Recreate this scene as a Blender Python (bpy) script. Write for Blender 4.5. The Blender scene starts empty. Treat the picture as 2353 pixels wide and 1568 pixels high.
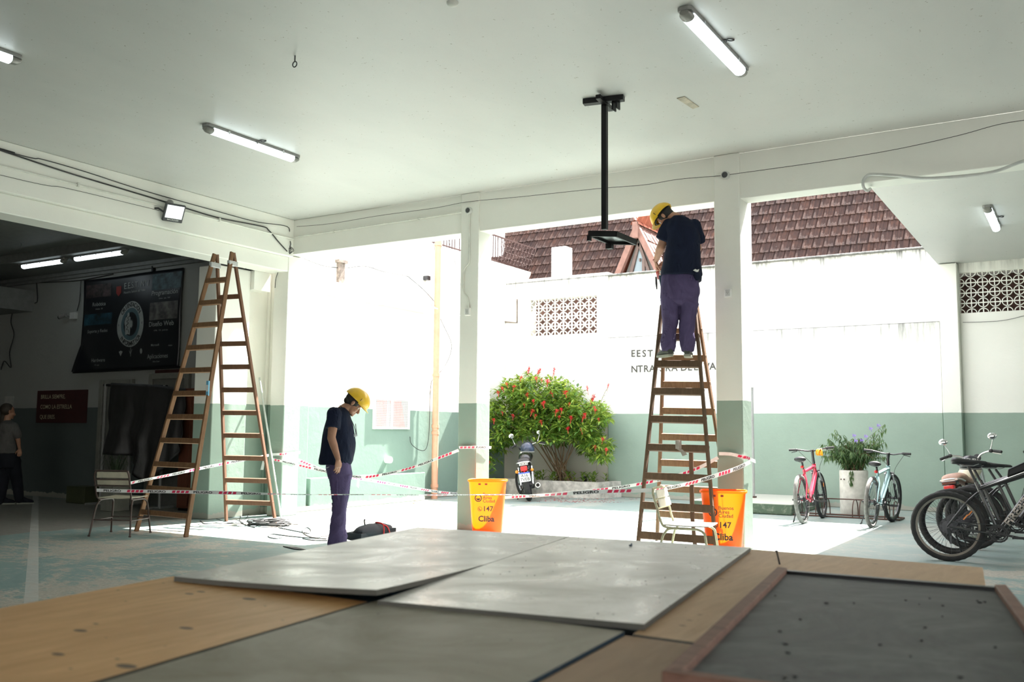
import bpy, math, random
from math import sin, cos, pi, radians, atan2, sqrt
from mathutils import Vector as V, Matrix, noise
random.seed(7)
SC = bpy.context.scene
COL = SC.collection

# ------------------------------------------------------------------ camera
CX, CY, F = 1176.5, 784.0, 2152.28
YAW, PITCH, ROLL = 0.55036, 0.0970495, 0.00869424
CAM = V((0, 0, 1.25))
_f = V((-sin(YAW)*cos(PITCH), cos(YAW)*cos(PITCH), sin(PITCH)))
_r0 = _f.cross(V((0, 0, 1))).normalized(); _u0 = _r0.cross(_f)
_r = cos(ROLL)*_r0 + sin(ROLL)*_u0; _u = -sin(ROLL)*_r0 + cos(ROLL)*_u0
cam_data = bpy.data.cameras.new('camera'); cam = bpy.data.objects.new('camera', cam_data)
COL.objects.link(cam); SC.camera = cam
cam_data.sensor_width = 36; cam_data.lens = F/2353*36; cam_data.clip_end = 200; cam_data.clip_start = 0.05
m = Matrix((_r, _u, -_f)).transposed().to_4x4(); m.translation = CAM
cam.matrix_world = m
cam_data.dof.use_dof = True; cam_data.dof.focus_distance = 10.5; cam_data.dof.aperture_fstop = 3.2

def ray(px, py): return _f*F + _r*(px-CX) - _u*(py-CY)
def onax(px, py, ax, v):
    d = ray(px, py); return CAM + d*((v-CAM[ax])/d[ax])
def onz(px, py, z=0.0): return onax(px, py, 2, z)
def ony(px, py, y): return onax(px, py, 1, y)
def onx(px, py, x): return onax(px, py, 0, x)
def onpl(px, py, p0, n):
    d = ray(px, py); return CAM + d*((p0-CAM).dot(n)/d.dot(n))

# ------------------------------------------------------------------ light
world = bpy.data.worlds.new('world'); SC.world = world; world.use_nodes = True
wn = world.node_tree.nodes; wl = world.node_tree.links
bg = wn['Background']
sky = wn.new('ShaderNodeTexSky'); sky.sky_type = 'NISHITA'; sky.sun_disc = False
sky.sun_elevation = radians(55.4); sky.sun_rotation = radians(9.2); sky.air_density = 1.3; sky.dust_density = 3.0
mixw = wn.new('ShaderNodeMix'); mixw.data_type = 'RGBA'; mixw.inputs[0].default_value = 0.55
mixw.inputs[7].default_value = (8.3, 7.9, 7.6, 1)
wl.new(sky.outputs[0], mixw.inputs[6]); wl.new(mixw.outputs[2], bg.inputs[0])
bg.inputs[1].default_value = 0.16
sun_d = bpy.data.lights.new('sun', 'SUN'); sun_d.energy = 9.5; sun_d.angle = radians(0.6); sun_d.color = (1.0, 0.945, 0.89)
sun = bpy.data.objects.new('sun', sun_d); COL.objects.link(sun)
sun.rotation_euler = V((0.11, 0.68, 1.0)).to_track_quat('Z', 'Y').to_euler(); sun.location = (0, 20, 20)
SC.view_settings.view_transform = 'Standard'; SC.view_settings.look = 'None'
SC.view_settings.gamma = 1; SC.view_settings.use_curve_mapping = False
SC.view_settings.exposure = 2.2
SC.cycles.max_bounces = 12; SC.cycles.diffuse_bounces = 7; SC.cycles.caustics_reflective = False; SC.cycles.caustics_refractive = False
SC.cycles.use_denoising = True

# ------------------------------------------------------------------ materials
def s2l(c):
    c = c/255.0
    return c/12.92 if c <= 0.04045 else ((c+0.055)/1.055)**2.4
def rgb(r, g, b): return (s2l(r), s2l(g), s2l(b), 1)
MATS = {}
class N:
    def __init__(s, name):
        s.m = bpy.data.materials.new(name); s.m.use_nodes = True
        s.t = s.m.node_tree; s.b = s.t.nodes['Principled BSDF']; MATS[name] = s.m
    def n(s, t, **k):
        x = s.t.nodes.new(t)
        for a, b in k.items(): setattr(x, a, b)
        return x
    def l(s, a, b): s.t.links.new(a, b)
    def pos(s, scale=(1, 1, 1), obj=True):
        tc = s.n('ShaderNodeTexCoord'); mp = s.n('ShaderNodeMapping'); mp.inputs['Scale'].default_value = scale
        s.l(tc.outputs['Object'], mp.inputs[0])
        if not obj:
            g = s.n('ShaderNodeNewGeometry'); s.l(g.outputs['Position'], mp.inputs[0])
        return mp.outputs[0]
    def noise(s, vec, sc, det=4, rough=.6, dist=0):
        x = s.n('ShaderNodeTexNoise'); x.inputs['Scale'].default_value = sc; x.inputs['Detail'].default_value = det
        x.inputs['Roughness'].default_value = rough; x.inputs['Distortion'].default_value = dist
        s.l(vec, x.inputs['Vector']); return x.outputs['Fac']
    def ramp(s, fac, stops):
        x = s.n('ShaderNodeValToRGB'); e = x.color_ramp.elements
        while len(e) < len(stops): e.new(0.5)
        for i, (p, c) in enumerate(stops):
            e[i].position = p; e[i].color = c if len(c) == 4 else (*c, 1)
        s.l(fac, x.inputs[0]); return x.outputs[0]
    def mix(s, fac, a, b, bt='MIX'):
        x = s.n('ShaderNodeMix', data_type='RGBA', blend_type=bt)
        for v, i in ((fac, 0), (a, 6), (b, 7)):
            if hasattr(v, 'node'): s.l(v, x.inputs[i])
            elif i == 0: x.inputs[0].default_value = v
            else: x.inputs[i].default_value = v if len(v) == 4 else (*v, 1)
        return x.outputs[2]
    def math(s, op, a, b=0.0, c=0.0):
        x = s.n('ShaderNodeMath', operation=op)
        for v, i in ((a, 0), (b, 1), (c, 2)):
            if hasattr(v, 'node'): s.l(v, x.inputs[i])
            else: x.inputs[i].default_value = v
        return x.outputs[0]
    def bump(s, h, st=.3, d=.01):
        x = s.n('ShaderNodeBump'); x.inputs['Strength'].default_value = st; x.inputs['Distance'].default_value = d
        s.l(h, x.inputs['Height']); s.l(x.outputs[0], s.b.inputs['Normal'])
    def col(s, c):
        if hasattr(c, 'node'): s.l(c, s.b.inputs['Base Color'])
        else: s.b.inputs['Base Color'].default_value = c if len(c) == 4 else (*c, 1)
    def set(s, **k):
        for a, b in k.items(): s.b.inputs[a.replace('_', ' ')].default_value = b
        return s
BW = [(.42, (0, 0, 0)), (.58, (1, 1, 1))]

def plain(name, c, rough=.5, metal=0.0, var=.12, sc=9, bump=0.0, **k):
    a = N(name); v = a.pos((1, 1, 1)); f = a.noise(v, sc, 5)
    lo = tuple(x*(1-var) for x in c[:3]); hi = tuple(min(1, x*(1+var)) for x in c[:3])
    a.col(a.ramp(f, [(.3, lo), (.7, hi)])); a.set(Roughness=rough, Metallic=metal)
    for q, w in k.items(): a.b.inputs[q.replace('_', ' ')].default_value = w
    if bump: a.bump(a.noise(v, sc*4, 4), bump, .004)
    return a.m

def wall_paint(name, dado=1.63, bare_x=None, dirt=0.25, top=None, streak=0.0, white=(.80, .80, .745), green=(.26, .34, .285)):
    a = N(name); v = a.pos(obj=False)
    sep = a.n('ShaderNodeSeparateXYZ'); g = a.n('ShaderNodeNewGeometry'); a.l(g.outputs['Position'], sep.inputs[0])
    z = sep.outputs[2]
    n1 = a.noise(v, 1.3, 6, .65); n2 = a.noise(v, 14, 5, .7)
    w = a.mix(a.ramp(n1, [(.35, (0, 0, 0)), (.75, (1, 1, 1))]), tuple(x*(1-dirt*.18) for x in white), white)
    speck = a.noise(v, 34, 3, .8); w = a.mix(a.ramp(speck, [(.735, (0, 0, 0)), (.755, (.55, .55, .55))]), w, (.30, .28, .22))
    if top is not None:   # weather stains hanging from a coping at height top
        vs = a.pos((7, 7, .5), obj=False); st = a.noise(vs, 1.2, 6, .75)
        d = a.math('SUBTRACT', top, z); fall = a.math('SUBTRACT', 1.0, a.math('DIVIDE', a.math('ABSOLUTE', d), .55))
        fall = a.math('MAXIMUM', fall, 0.0)
        f = a.math('MULTIPLY', a.math('MULTIPLY', a.ramp(st, [(.42, (0, 0, 0)), (.66, (1, 1, 1))]), fall), streak)
        w = a.mix(f, w, (.05, .05, .045))
        w = a.mix(a.math('MULTIPLY', a.math('LESS_THAN', a.math('ABSOLUTE', d), .014), .75), w, (.10, .10, .09))  # thin dark line drawn across at height top
    gr = a.mix(a.ramp(n1, [(.3, (0, 0, 0)), (.8, (1, 1, 1))]), green, tuple(x*1.14 for x in green))
    gr = a.mix(a.ramp(n2, [(.66, (0, 0, 0)), (.8, (.5, .5, .5))]), gr, tuple(x*1.35 for x in green))
    wob = a.math('MULTIPLY', a.math('SUBTRACT', a.noise(v, 5, 2), .5), .012)
    if bare_x is not None: gr = a.mix(a.math('LESS_THAN', sep.outputs[0], bare_x), gr, (.42, .41, .37))
    fac = a.math('GREATER_THAN', a.math('ADD', z, wob), dado)
    c = a.mix(fac, gr, w)
    foot = a.math('LESS_THAN', z, a.math('MULTIPLY', a.noise(v, 6, 4, .7), .16))   # worn plaster at the foot
    c = a.mix(a.math('MULTIPLY', foot, .8), c, (.38, .36, .31))
    a.col(c); a.set(Roughness=.62); a.b.inputs['Specular IOR Level'].default_value = .3
    a.bump(a.math('ADD', a.math('MULTIPLY', n2, .5), a.noise(v, 3.5, 5, .6, .6)), .35, .012)
    return a.m

M_wall = wall_paint('painted_wall')
M_wallb = wall_paint('courtyard_wall', top=4.43, streak=1.0, bare_x=-8.1)
M_walls = wall_paint('courtyard_side_wall', top=4.86, streak=.8, green=(.175, .25, .21))
M_ledge = wall_paint('lower_courtyard_wall', top=3.16, streak=.85)
M_col = wall_paint('column_paint', dado=1.615)
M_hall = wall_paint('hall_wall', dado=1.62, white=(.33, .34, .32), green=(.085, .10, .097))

def floor_mat():
    a = N('painted_concrete'); v = a.pos(obj=False); vs = a.pos((1, 2.2, 1), obj=False)
    n1 = a.noise(v, .7, 8, .72, .8); n2 = a.noise(vs, 5, 8, .8, 1.2); n3 = a.noise(v, 30, 4, .7)
    paint = a.mix(a.ramp(n2, BW), (.12, .21, .205), (.21, .30, .29))
    paint = a.mix(a.ramp(n1, [(.3, (0, 0, 0)), (.75, (1, 1, 1))]), paint, (.30, .385, .365))
    bare = a.mix(a.ramp(n3, BW), (.36, .335, .285), (.47, .44, .38))
    comb = a.math('ADD', a.math('MULTIPLY', n1, .55), a.math('MULTIPLY', n2, .45))
    worn = a.ramp(comb, [(.505, (0, 0, 0)), (.52, (1, 1, 1))])
    sep = a.n('ShaderNodeSeparateXYZ'); g = a.n('ShaderNodeNewGeometry'); a.l(g.outputs['Position'], sep.inputs[0])
    X, Y = sep.outputs[0], sep.outputs[1]
    c = a.mix(worn, paint, bare)
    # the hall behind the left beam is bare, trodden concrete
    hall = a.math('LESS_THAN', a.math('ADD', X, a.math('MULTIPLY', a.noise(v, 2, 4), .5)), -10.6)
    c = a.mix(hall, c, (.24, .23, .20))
    # the yard beyond the beam keeps more of its green paint
    yard = a.math('GREATER_THAN', Y, 10.1)
    c = a.mix(a.math('MULTIPLY', yard, .6), c, a.mix(a.ramp(n2, BW), (.19, .24, .228), (.245, .29, .275)))
    # faded white court line
    ln = a.math('LESS_THAN', a.math('ABSOLUTE', a.math('SUBTRACT', Y, a.math('ADD', a.math('MULTIPLY', X, -.62), .02))), .055)
    c = a.mix(a.math('MULTIPLY', ln, a.ramp(n2, [(.3, (1, 1, 1)), (.7, (.45, .45, .45))])), c, (.50, .50, .47))
    a.col(c); a.l(a.ramp(n2, [(.3, (.42, .42, .42)), (.7, (.62, .62, .62))]), a.b.inputs['Roughness'])
    a.bump(a.math('ADD', n2, a.math('MULTIPLY', n3, .4)), .25, .006)
    return a.m
M_floor = floor_mat()

def ceiling_mat():
    a = N('ceiling_paint'); v = a.pos(obj=False); vs = a.pos((1.2, .5, 1), obj=False)
    n1 = a.noise(vs, 1.1, 7, .6, .5)
    c = a.mix(a.ramp(n1, [(.3, (0, 0, 0)), (.7, (1, 1, 1))]), (.525, .53, .51), (.57, .57, .545))
    for sc, lo in ((19, .70), (41, .735)):
        sp = a.noise(v, sc, 2, .9); c = a.mix(a.ramp(sp, [(lo, (0, 0, 0)), (lo+.02, (.7, .7, .7))]), c, (.2, .18, .13))
    a.col(c); a.set(Roughness=.42); a.bump(a.noise(vs, 2.6, 8, .65, .8), .3, .012)
    return a.m
M_ceil = ceiling_mat()

def wood(name, c1, c2, axis=(1, 1, 9), rough=.6, specks=None, sc=3.0, knots=False):
    a = N(name); v = a.pos(axis); n = a.noise(v, sc, 6, .7, 1.5)
    c = a.ramp(n, [(.3, c1), (.7, c2)])
    v1 = a.pos(); big = a.noise(v1, 1.7, 4)
    c = a.mix(a.math('MULTIPLY', a.ramp(big, [(.4, (0, 0, 0)), (.7, (1, 1, 1))]), .35), c, tuple(x*.7 for x in c1[:3]))
    if specks:
        sp = a.noise(v1, 38, 3, .8); c = a.mix(a.ramp(sp, [(.66, (0, 0, 0)), (.69, (1, 1, 1))]), c, specks)
    if knots:
        vo = a.n('ShaderNodeTexVoronoi', feature='F1', voronoi_dimensions='2D'); vo.inputs['Scale'].default_value = 5.2; vo.inputs['Randomness'].default_value = 1.0
        a.l(a.pos((1, 2.0, .3)), vo.inputs['Vector']); sv = a.n('ShaderNodeSeparateColor'); a.l(vo.outputs['Color'], sv.inputs[0])
        rad = a.math('MULTIPLY', a.math('POWER', sv.outputs[0], 2.5), knots); dd = a.math('SUBTRACT', rad, vo.outputs['Distance'])
        c = a.mix(a.ramp(dd, [(.0, (0, 0, 0)), (.03, (.92, .92, .92))]), c, (.06, .035, .018))
    a.col(c); a.set(Roughness=rough); a.bump(n, .2, .002)
    return a.m
M_lad1 = wood('ladder_wood', (.13, .062, .026), (.23, .125, .06), (9, 9, 1), .8)
M_lad1r = wood('ladder_wood_red', (.10, .043, .02), (.17, .08, .04), (9, 9, 1), .8)
M_lad2 = wood('old_ladder_wood', (.075, .042, .022), (.14, .083, .045), (9, 9, 1), .8, specks=(.05, .07, .045))
M_ply = wood('plywood', (.54, .29, .105), (.78, .47, .21), (6, .7, 1), .5, knots=.17)
M_ply2 = wood('raw_plywood', (.46, .28, .145), (.62, .41, .235), (6, .8, 1), .55, knots=.08)
M_plyd = wood('brown_board', (.27, .155, .075), (.35, .215, .11), (5, .8, 1), .55)
M_frame = wood('frame_wood', (.13, .055, .035), (.27, .14, .095), (1, 6, 6), .6)

def laminate(name, base, dirt, amount, rg=.24):
    a = N(name); v = a.pos((1, 1, 1)); n1 = a.noise(v, 2.0, 7, .65, 1.6); n2 = a.noise(v, 8, 6, .8, 2.0)
    c = a.mix(a.math('MULTIPLY', a.ramp(n1, [(.42, (0, 0, 0)), (.7, (1, 1, 1))]), amount), base, dirt)
    c = a.mix(a.math('MULTIPLY', a.ramp(n2, [(.55, (0, 0, 0)), (.7, (1, 1, 1))]), amount*.6), c, tuple(min(1, x*1.25) for x in base[:3]))
    sp = a.noise(v, 40, 2, .7); c = a.mix(a.ramp(sp, [(.745, (0, 0, 0)), (.765, (1, 1, 1))]), c, (.07, .06, .05))
    a.col(c); a.l(a.ramp(n1, [(.35, (rg, rg, rg)), (.7, (rg+.2, rg+.2, rg+.2))]), a.b.inputs['Roughness'])
    a.bump(n2, .08, .002); return a.m
M_lam = laminate('white_laminate', (.50, .50, .487), (.42, .405, .37), .35)
M_lam2 = laminate('dusty_white_laminate', (.66, .655, .62), (.42, .40, .34), .6)
M_lam3 = laminate('cream_laminate', (.30, .275, .215), (.22, .19, .135), .8, .5)
M_slate = laminate('dusty_blackboard', (.030, .031, .033), (.20, .205, .20), .9, .5)
M_lamedge = plain('board_edge', (.10, .095, .08), .7)
M_blue = plain('blue_edge', (.012, .04, .07), .5)
M_black = plain('black_metal', (.012, .012, .013), .38, .6)
M_blackp = plain('black_plastic', (.016, .016, .018), .45)
M_rubber = plain('tyre_rubber', (.022, .022, .023), .75, var=.3, sc=30, bump=.3)
M_tyred = plain('dusty_tyre_rubber', (.16, .155, .145), .85, var=.35, sc=20, bump=.3)
M_alu = plain('bright_metal', (.62, .62, .63), .28, 1.0)
M_rim = plain('rim_metal', (.30, .27, .24), .35, .9)
M_dmet = plain('dark_metal', (.08, .08, .085), .35, .9)
M_grey = plain('grey_plastic', (.25, .25, .24), .5)
M_lgrey = plain('light_grey_plastic', (.52, .53, .51), .5)
M_white = plain('white_plastic', (.78, .78, .75), .45)
M_cable = plain('black_cable', (.02, .02, .02), .55)
M_cablel = plain('pale_cable', (.16, .16, .15), .55)
M_pipew = plain('painted_conduit', (.66, .665, .61), .5)
M_orange = plain('orange_pipe', (.60, .31, .20), .55, var=.08)
M_post = wood('rusty_post', (.33, .34, .34), (.50, .51, .50), (3, 3, .8), specks=(.25, .13, .07))
M_red = plain('red_paint', (.48, .012, .045), .25, var=.05, Coat_Weight=.5)
M_mint = plain('mint_paint', (.27, .43, .44), .28, var=.05, Coat_Weight=.5)
M_bikeb = plain('black_paint', (.013, .013, .015), .25, Coat_Weight=.6)
M_green = plain('green_paint', (.03, .42, .05), .4)
M_redp = plain('red_plastic', (.60, .02, .02), .3)
M_orp = plain('orange_plastic', (.85, .25, .02), .3)
M_yel = plain('yellow_helmet', (.78, .47, .015), .35, var=.12, sc=14, Coat_Weight=.2)
M_skin = plain('skin', (.42, .215, .135), .5, var=.12, sc=18, bump=.08, Subsurface_Weight=.05)
M_skin2 = plain('darker_skin', (.33, .165, .10), .5, var=.12, sc=18)
M_hair = plain('dark_hair', (.006, .005, .004), .6, bump=.4, sc=40)
M_hairb = plain('brown_hair', (.028, .018, .010), .6, bump=.4, sc=40)
M_eye = plain('eye_white', (.7, .68, .64), .2)
M_beige = plain('cream_board', (.58, .54, .42), .5)
M_brown = plain('brown_tube', (.065, .042, .034), .4, .3)
M_cream = plain('cream_tube', (.50, .46, .30), .45, .1, var=.3, sc=26)
M_rack = plain('rusty_rack', (.10, .055, .042), .6, .5)
M_pot = plain('concrete_planter', (.60, .58, .53), .8, var=.15, sc=12, bump=.4)
M_step = N('green_step'); 
_v = M_step.pos(obj=False); _s = M_step.n('ShaderNodeSeparateXYZ'); _g = M_step.n('ShaderNodeNewGeometry'); M_step.l(_g.outputs['Normal'], _s.inputs[0])
M_step.col(M_step.mix(M_step.math('GREATER_THAN', _s.outputs[2], .5), M_step.mix(M_step.ramp(M_step.noise(_v, 9, 6, .7), [(.5, (0, 0, 0)), (.75, (1, 1, 1))]), (.085, .13, .085), (.3, .33, .26)), (.42, .43, .38)))
M_step.set(Roughness=.7); M_step = M_step.m
M_soil = plain('soil', (.11, .065, .045), .9, bump=.6, sc=20)
M_plaster = plain('peeling_plaster', (.52, .50, .46), .85, var=.45, sc=6, bump=.5)
M_stain = plain('damp_stain', (.20, .165, .14), .9, var=.6, sc=14)
M_brick = plain('bare_brick', (.42, .16, .09), .85, var=.4, sc=14)
M_net = plain('white_mesh', (.80, .80, .78), .5)
M_pink = plain('pink_curtain', (.72, .24, .19), .8, var=.3, sc=4)
M_ink = plain('dark_ink', (.02, .02, .02), .6)
M_inkg = plain('grey_lettering', (.05, .048, .042), .7, var=.4, sc=30)
M_inkw = plain('white_ink', (.72, .72, .70), .6)
M_inkm = plain('maroon_ink', (.22, .02, .015), .6)
M_tapew = plain('tape_white', (.80, .80, .80), .35)
M_taper = plain('tape_red', (.70, .03, .10), .4)
M_bagm = plain('navy_canvas', (.006, .011, .018), .8, bump=.5, sc=30)
M_drape = plain('black_fabric', (.022, .02, .02), .5, bump=.25, sc=20)
M_brownd = wood('brown_cabinet', (.10, .028, .014), (.15, .045, .02), (5, 5, 1))
M_signr = plain('dark_red_board', (.045, .008, .007), .7)
M_stickerb = plain('blue_sticker', (.15, .42, .62), .5)
M_stems = plain('woody_stem', (.14, .09, .05), .8)
M_flower = plain('red_flower', (.72, .035, .05), .6, var=.3, sc=30)
M_purple = plain('purple_flower', (.30, .15, .72), .6)
M_glass = N('window_glass'); M_glass.col((.22, .28, .30)); M_glass.set(Roughness=.08, Metallic=.0); M_glass = M_glass.m
M_grime = plain('grimy_plate', (.22, .24, .24), .35, .7, var=.7, sc=12)

def leaf_mat(name, a1, a2, a3):
    a = N(name); g = a.n('ShaderNodeNewGeometry')
    a.col(a.ramp(g.outputs['Random Per Island'], [(0, a1), (.55, a2), (1, a3)])); a.set(Roughness=.5)
    t = a.n('ShaderNodeBsdfTranslucent'); t.inputs[0].default_value = (*[min(1, x*1.4) for x in a3[:3]], 1)
    mx = a.n('ShaderNodeMixShader'); mx.inputs[0].default_value = .3
    a.l(a.b.outputs[0], mx.inputs[1]); a.l(t.outputs[0], mx.inputs[2]); a.l(mx.outputs[0], a.t.nodes['Material Output'].inputs[0])
    return a.m
M_leaf = leaf_mat('shrub_leaf', (.03, .10, .022), (.10, .23, .035), (.34, .44, .07))
M_leafd = leaf_mat('planter_leaf', (.03, .075, .03), (.06, .13, .045), (.14, .22, .07))

def cloth(name, c, wr=.5, sc=7):
    a = N(name); v = a.pos((1, 1, .45)); n = a.noise(v, sc, 5, .6, 1.2)
    a.col(a.ramp(n, [(.3, tuple(x*.8 for x in c)), (.7, tuple(x*1.2 for x in c))])); a.set(Roughness=.85)
    a.b.inputs['Specular IOR Level'].default_value = .2
    a.bump(n, wr, .03); return a.m
M_tee = cloth('navy_cotton', (.007, .011, .028))
M_trou = cloth('purple_work_cloth', (.075, .058, .128))
M_tgrey = cloth('grey_cotton', (.10, .095, .09))
M_tblk = cloth('black_cloth', (.012, .013, .018))
M_shoe = plain('worn_shoe', (.05, .055, .045), .7)
M_sole = plain('shoe_sole', (.25, .26, .21), .7)
M_pouch = plain('tool_pouch', (.03, .07, .11), .6)

def emis(name, c, st):
    a = N(name); a.col((.8, .85, .88)); a.b.inputs['Emission Color'].default_value = (*c, 1); a.b.inputs['Emission Strength'].default_value = st
    return a.m
M_tube = emis('lit_diffuser', (.82, .95, 1.0), 1.0)
M_lens = emis('flood_lens', (.95, 1, 1), .25)

def bin_mat():
    a = N('orange_bin_plastic'); a.col((.86, .17, .012)); a.set(Roughness=.4)
    t = a.n('ShaderNodeBsdfTranslucent'); t.inputs[0].default_value = (1.0, .55, .015, 1)
    mx = a.n('ShaderNodeMixShader'); mx.inputs[0].default_value = .45
    a.l(a.b.outputs[0], mx.inputs[1]); a.l(t.outputs[0], mx.inputs[2]); a.l(mx.outputs[0], a.t.nodes['Material Output'].inputs[0])
    return a.m
M_bin = bin_mat()

def tile_mat():
    a = N('clay_tiles'); v = a.pos(obj=False); n1 = a.noise(v, 2.2, 6, .7); n2 = a.noise(v, 22, 5, .75)
    vs = a.pos((34, 1.2, 1.2), obj=False); st = a.noise(vs, 1.0, 3, .6)
    c = a.ramp(n1, [(.3, (.042, .029, .027)), (.55, (.065, .038, .031)), (.75, (.115, .055, .037))])
    c = a.mix(a.ramp(st, [(.4, (0, 0, 0)), (.62, (.6, .6, .6))]), c, (.022, .017, .017))
    c = a.mix(a.ramp(n2, [(.63, (0, 0, 0)), (.71, (.7, .7, .7))]), c, (.15, .145, .135))
    a.col(c); a.set(Roughness=.95); a.b.inputs['Specular IOR Level'].default_value = .1
    a.bump(a.math('ADD', a.math('MULTIPLY', st, 1.5), n2), .5, .02); return a.m
M_tile = tile_mat()

# ------------------------------------------------------------------ mesh helpers
WLOC = {}
def frame(d, up=V((0, 0, 1))):
    d = d.normalized()
    s = d.cross(up)
    if s.length < 1e-4: s = d.cross(V((0, 1, 0)))
    s.normalize(); return d, s, s.cross(d)

TXT = {}
def text_data(s, off=0.0):
    k = (s, off)
    if k not in TXT:
        cu = bpy.data.curves.new('t', 'FONT'); cu.body = s; cu.size = 1; cu.offset = off; cu.resolution_u = 3
        o = bpy.data.objects.new('t', cu); me = bpy.data.meshes.new_from_object(o)
        TXT[k] = ([tuple(v.co) for v in me.vertices], [tuple(p.vertices) for p in me.polygons])
        bpy.data.objects.remove(o); bpy.data.curves.remove(cu); bpy.data.meshes.remove(me)
    return TXT[k]

class MB:
    def __init__(s): s.v = []; s.f = []; s.m = []
    def add(s, vs, fs, mi=0):
        b = len(s.v); s.v += [tuple(v) for v in vs]; s.f += [tuple(i+b for i in f) for f in fs]; s.m += [mi]*len(fs); return s
    def box(s, lo, hi, mi=0):
        (a, b, c), (d, e, f) = lo, hi
        vs = [(a, b, c), (d, b, c), (d, e, c), (a, e, c), (a, b, f), (d, b, f), (d, e, f), (a, e, f)]
        return s.add(vs, [(0, 3, 2, 1), (4, 5, 6, 7), (0, 1, 5, 4), (1, 2, 6, 5), (2, 3, 7, 6), (3, 0, 4, 7)], mi)
    def bar(s, p0, p1, w, h, up=V((0, 0, 1)), mi=0):
        p0, p1 = V(p0), V(p1); d, sd, u = frame(p1-p0, V(up)); vs = []
        for p in (p0, p1):
            for a, b in ((-1, -1), (1, -1), (1, 1), (-1, 1)): vs.append(p + sd*(a*w/2) + u*(b*h/2))
        return s.add(vs, [(0, 1, 2, 3), (7, 6, 5, 4), (0, 4, 5, 1), (1, 5, 6, 2), (2, 6, 7, 3), (3, 7, 4, 0)], mi)
    def prism(s, pts, off, mi=0):
        pts = [V(p) for p in pts]; off = V(off); n = len(pts)
        vs = pts + [p+off for p in pts]
        fs = [tuple(range(n))[::-1], tuple(range(n, 2*n))] + [(i, (i+1) % n, n+(i+1) % n, n+i) for i in range(n)]
        return s.add(vs, fs, mi)
    def tube(s, pts, r, n=8, closed=False, mi=0, sq=1.0, up=None):
        pts = [V(p) for p in pts]; k = len(pts)
        rr = r if isinstance(r, (list, tuple)) else [r]*k
        vs = []; prev = None
        for i, p in enumerate(pts):
            if closed: t = pts[(i+1) % k]-pts[i-1]
            else: t = pts[min(i+1, k-1)]-pts[max(i-1, 0)]
            if t.length < 1e-9: t = V((0, 0, 1))
            t.normalize()
            if prev is None:
                a = up or V((0, 0, 1))
                if abs(t.dot(a)) > .95: a = V((1, 0, 0))
                nx = (a - t*a.dot(t)).normalized()
            else:
                nx = prev - t*prev.dot(t)
                nx = nx.normalized() if nx.length > 1e-6 else prev
            prev = nx; ny = t.cross(nx)
            for j in range(n):
                q = 2*pi*j/n; vs.append(p + (nx*cos(q)*sq + ny*sin(q))*rr[i])
        fs = []
        for i in range(k if closed else k-1):
            for j in range(n):
                a = i*n+j; b = i*n+(j+1) % n; i2 = (i+1) % k; fs.append((a, b, i2*n+(j+1) % n, i2*n+j))
        if not closed: fs += [tuple(range(n))[::-1], tuple(range((k-1)*n, k*n))]
        return s.add(vs, fs, mi)
    def loft(s, rings, n=20, mi=0):
        """rings: (centre, half-axis a, half-axis b)"""
        vs = []
        for c, a, b in rings:
            for j in range(n):
                q = 2*pi*j/n; vs.append(V(c)+V(a)*cos(q)+V(b)*sin(q))
        fs = [(i*n+j, i*n+(j+1) % n, (i+1)*n+(j+1) % n, (i+1)*n+j) for i in range(len(rings)-1) for j in range(n)]
        fs += [tuple(range(n))[::-1], tuple(range((len(rings)-1)*n, len(rings)*n))]
        return s.add(vs, fs, mi)
    def ball(s, c, r, ax=None, n=14, k=9, mi=0, lo=-1.0):
        if not isinstance(r, (tuple, list)): r = (r, r, r)
        ax = ax or (V((1, 0, 0)), V((0, 1, 0)), V((0, 0, 1))); c = V(c)
        th0 = math.acos(max(-1, min(1, -lo)))  # lo=-1 full sphere ... 0 upper half
        vs = []; fs = []
        rings = []
        for i in range(k+1):
            t = pi*i/k if lo <= -1 else (pi - th0)*i/k
            z = cos(t); q = sin(t)
            for j in range(n):
                w = 2*pi*j/n; vs.append(c+ax[0]*(r[0]*q*cos(w))+ax[1]*(r[1]*q*sin(w))+ax[2]*(r[2]*z))
        for i in range(k):
            for j in range(n): fs.append((i*n+j, (i+1)*n+j, (i+1)*n+(j+1) % n, i*n+(j+1) % n))
        return s.add(vs, fs, mi)
    def lathe(s, prof, c=(0, 0, 0), ax=None, n=24, mi=0, a0=0, a1=2*pi):
        ax = ax or (V((1, 0, 0)), V((0, 1, 0)), V((0, 0, 1))); c = V(c); vs = []; full = abs(a1-a0-2*pi) < 1e-6
        kk = n if full else n+1
        for r, z in prof:
            for j in range(kk):
                q = a0+(a1-a0)*j/n; vs.append(c+ax[0]*(r*cos(q))+ax[1]*(r*sin(q))+ax[2]*z)
        fs = []
        for i in range(len(prof)-1):
            for j in range(n): fs.append((i*kk+j, i*kk+(j+1) % kk, (i+1)*kk+(j+1) % kk, (i+1)*kk+j))
        return s.add(vs, fs, mi)
    def text(s, t, o, x, y, size, mi=0, off=.012, align='L', lift=.0015, mapf=None):
        vs, fs = text_data(t, off)
        if not vs: return s
        x = V(x).normalized(); y = V(y).normalized(); nn = x.cross(y); o = V(o)
        w = max(v[0] for v in vs)*size
        sh = {'L': 0, 'C': -w/2, 'R': -w}[align]
        if mapf: return s.add([mapf(v[0]*size+sh, v[1]*size) for v in vs], fs, mi)
        return s.add([o+x*(v[0]*size+sh)+y*(v[1]*size)+nn*lift for v in vs], fs, mi)
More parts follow.
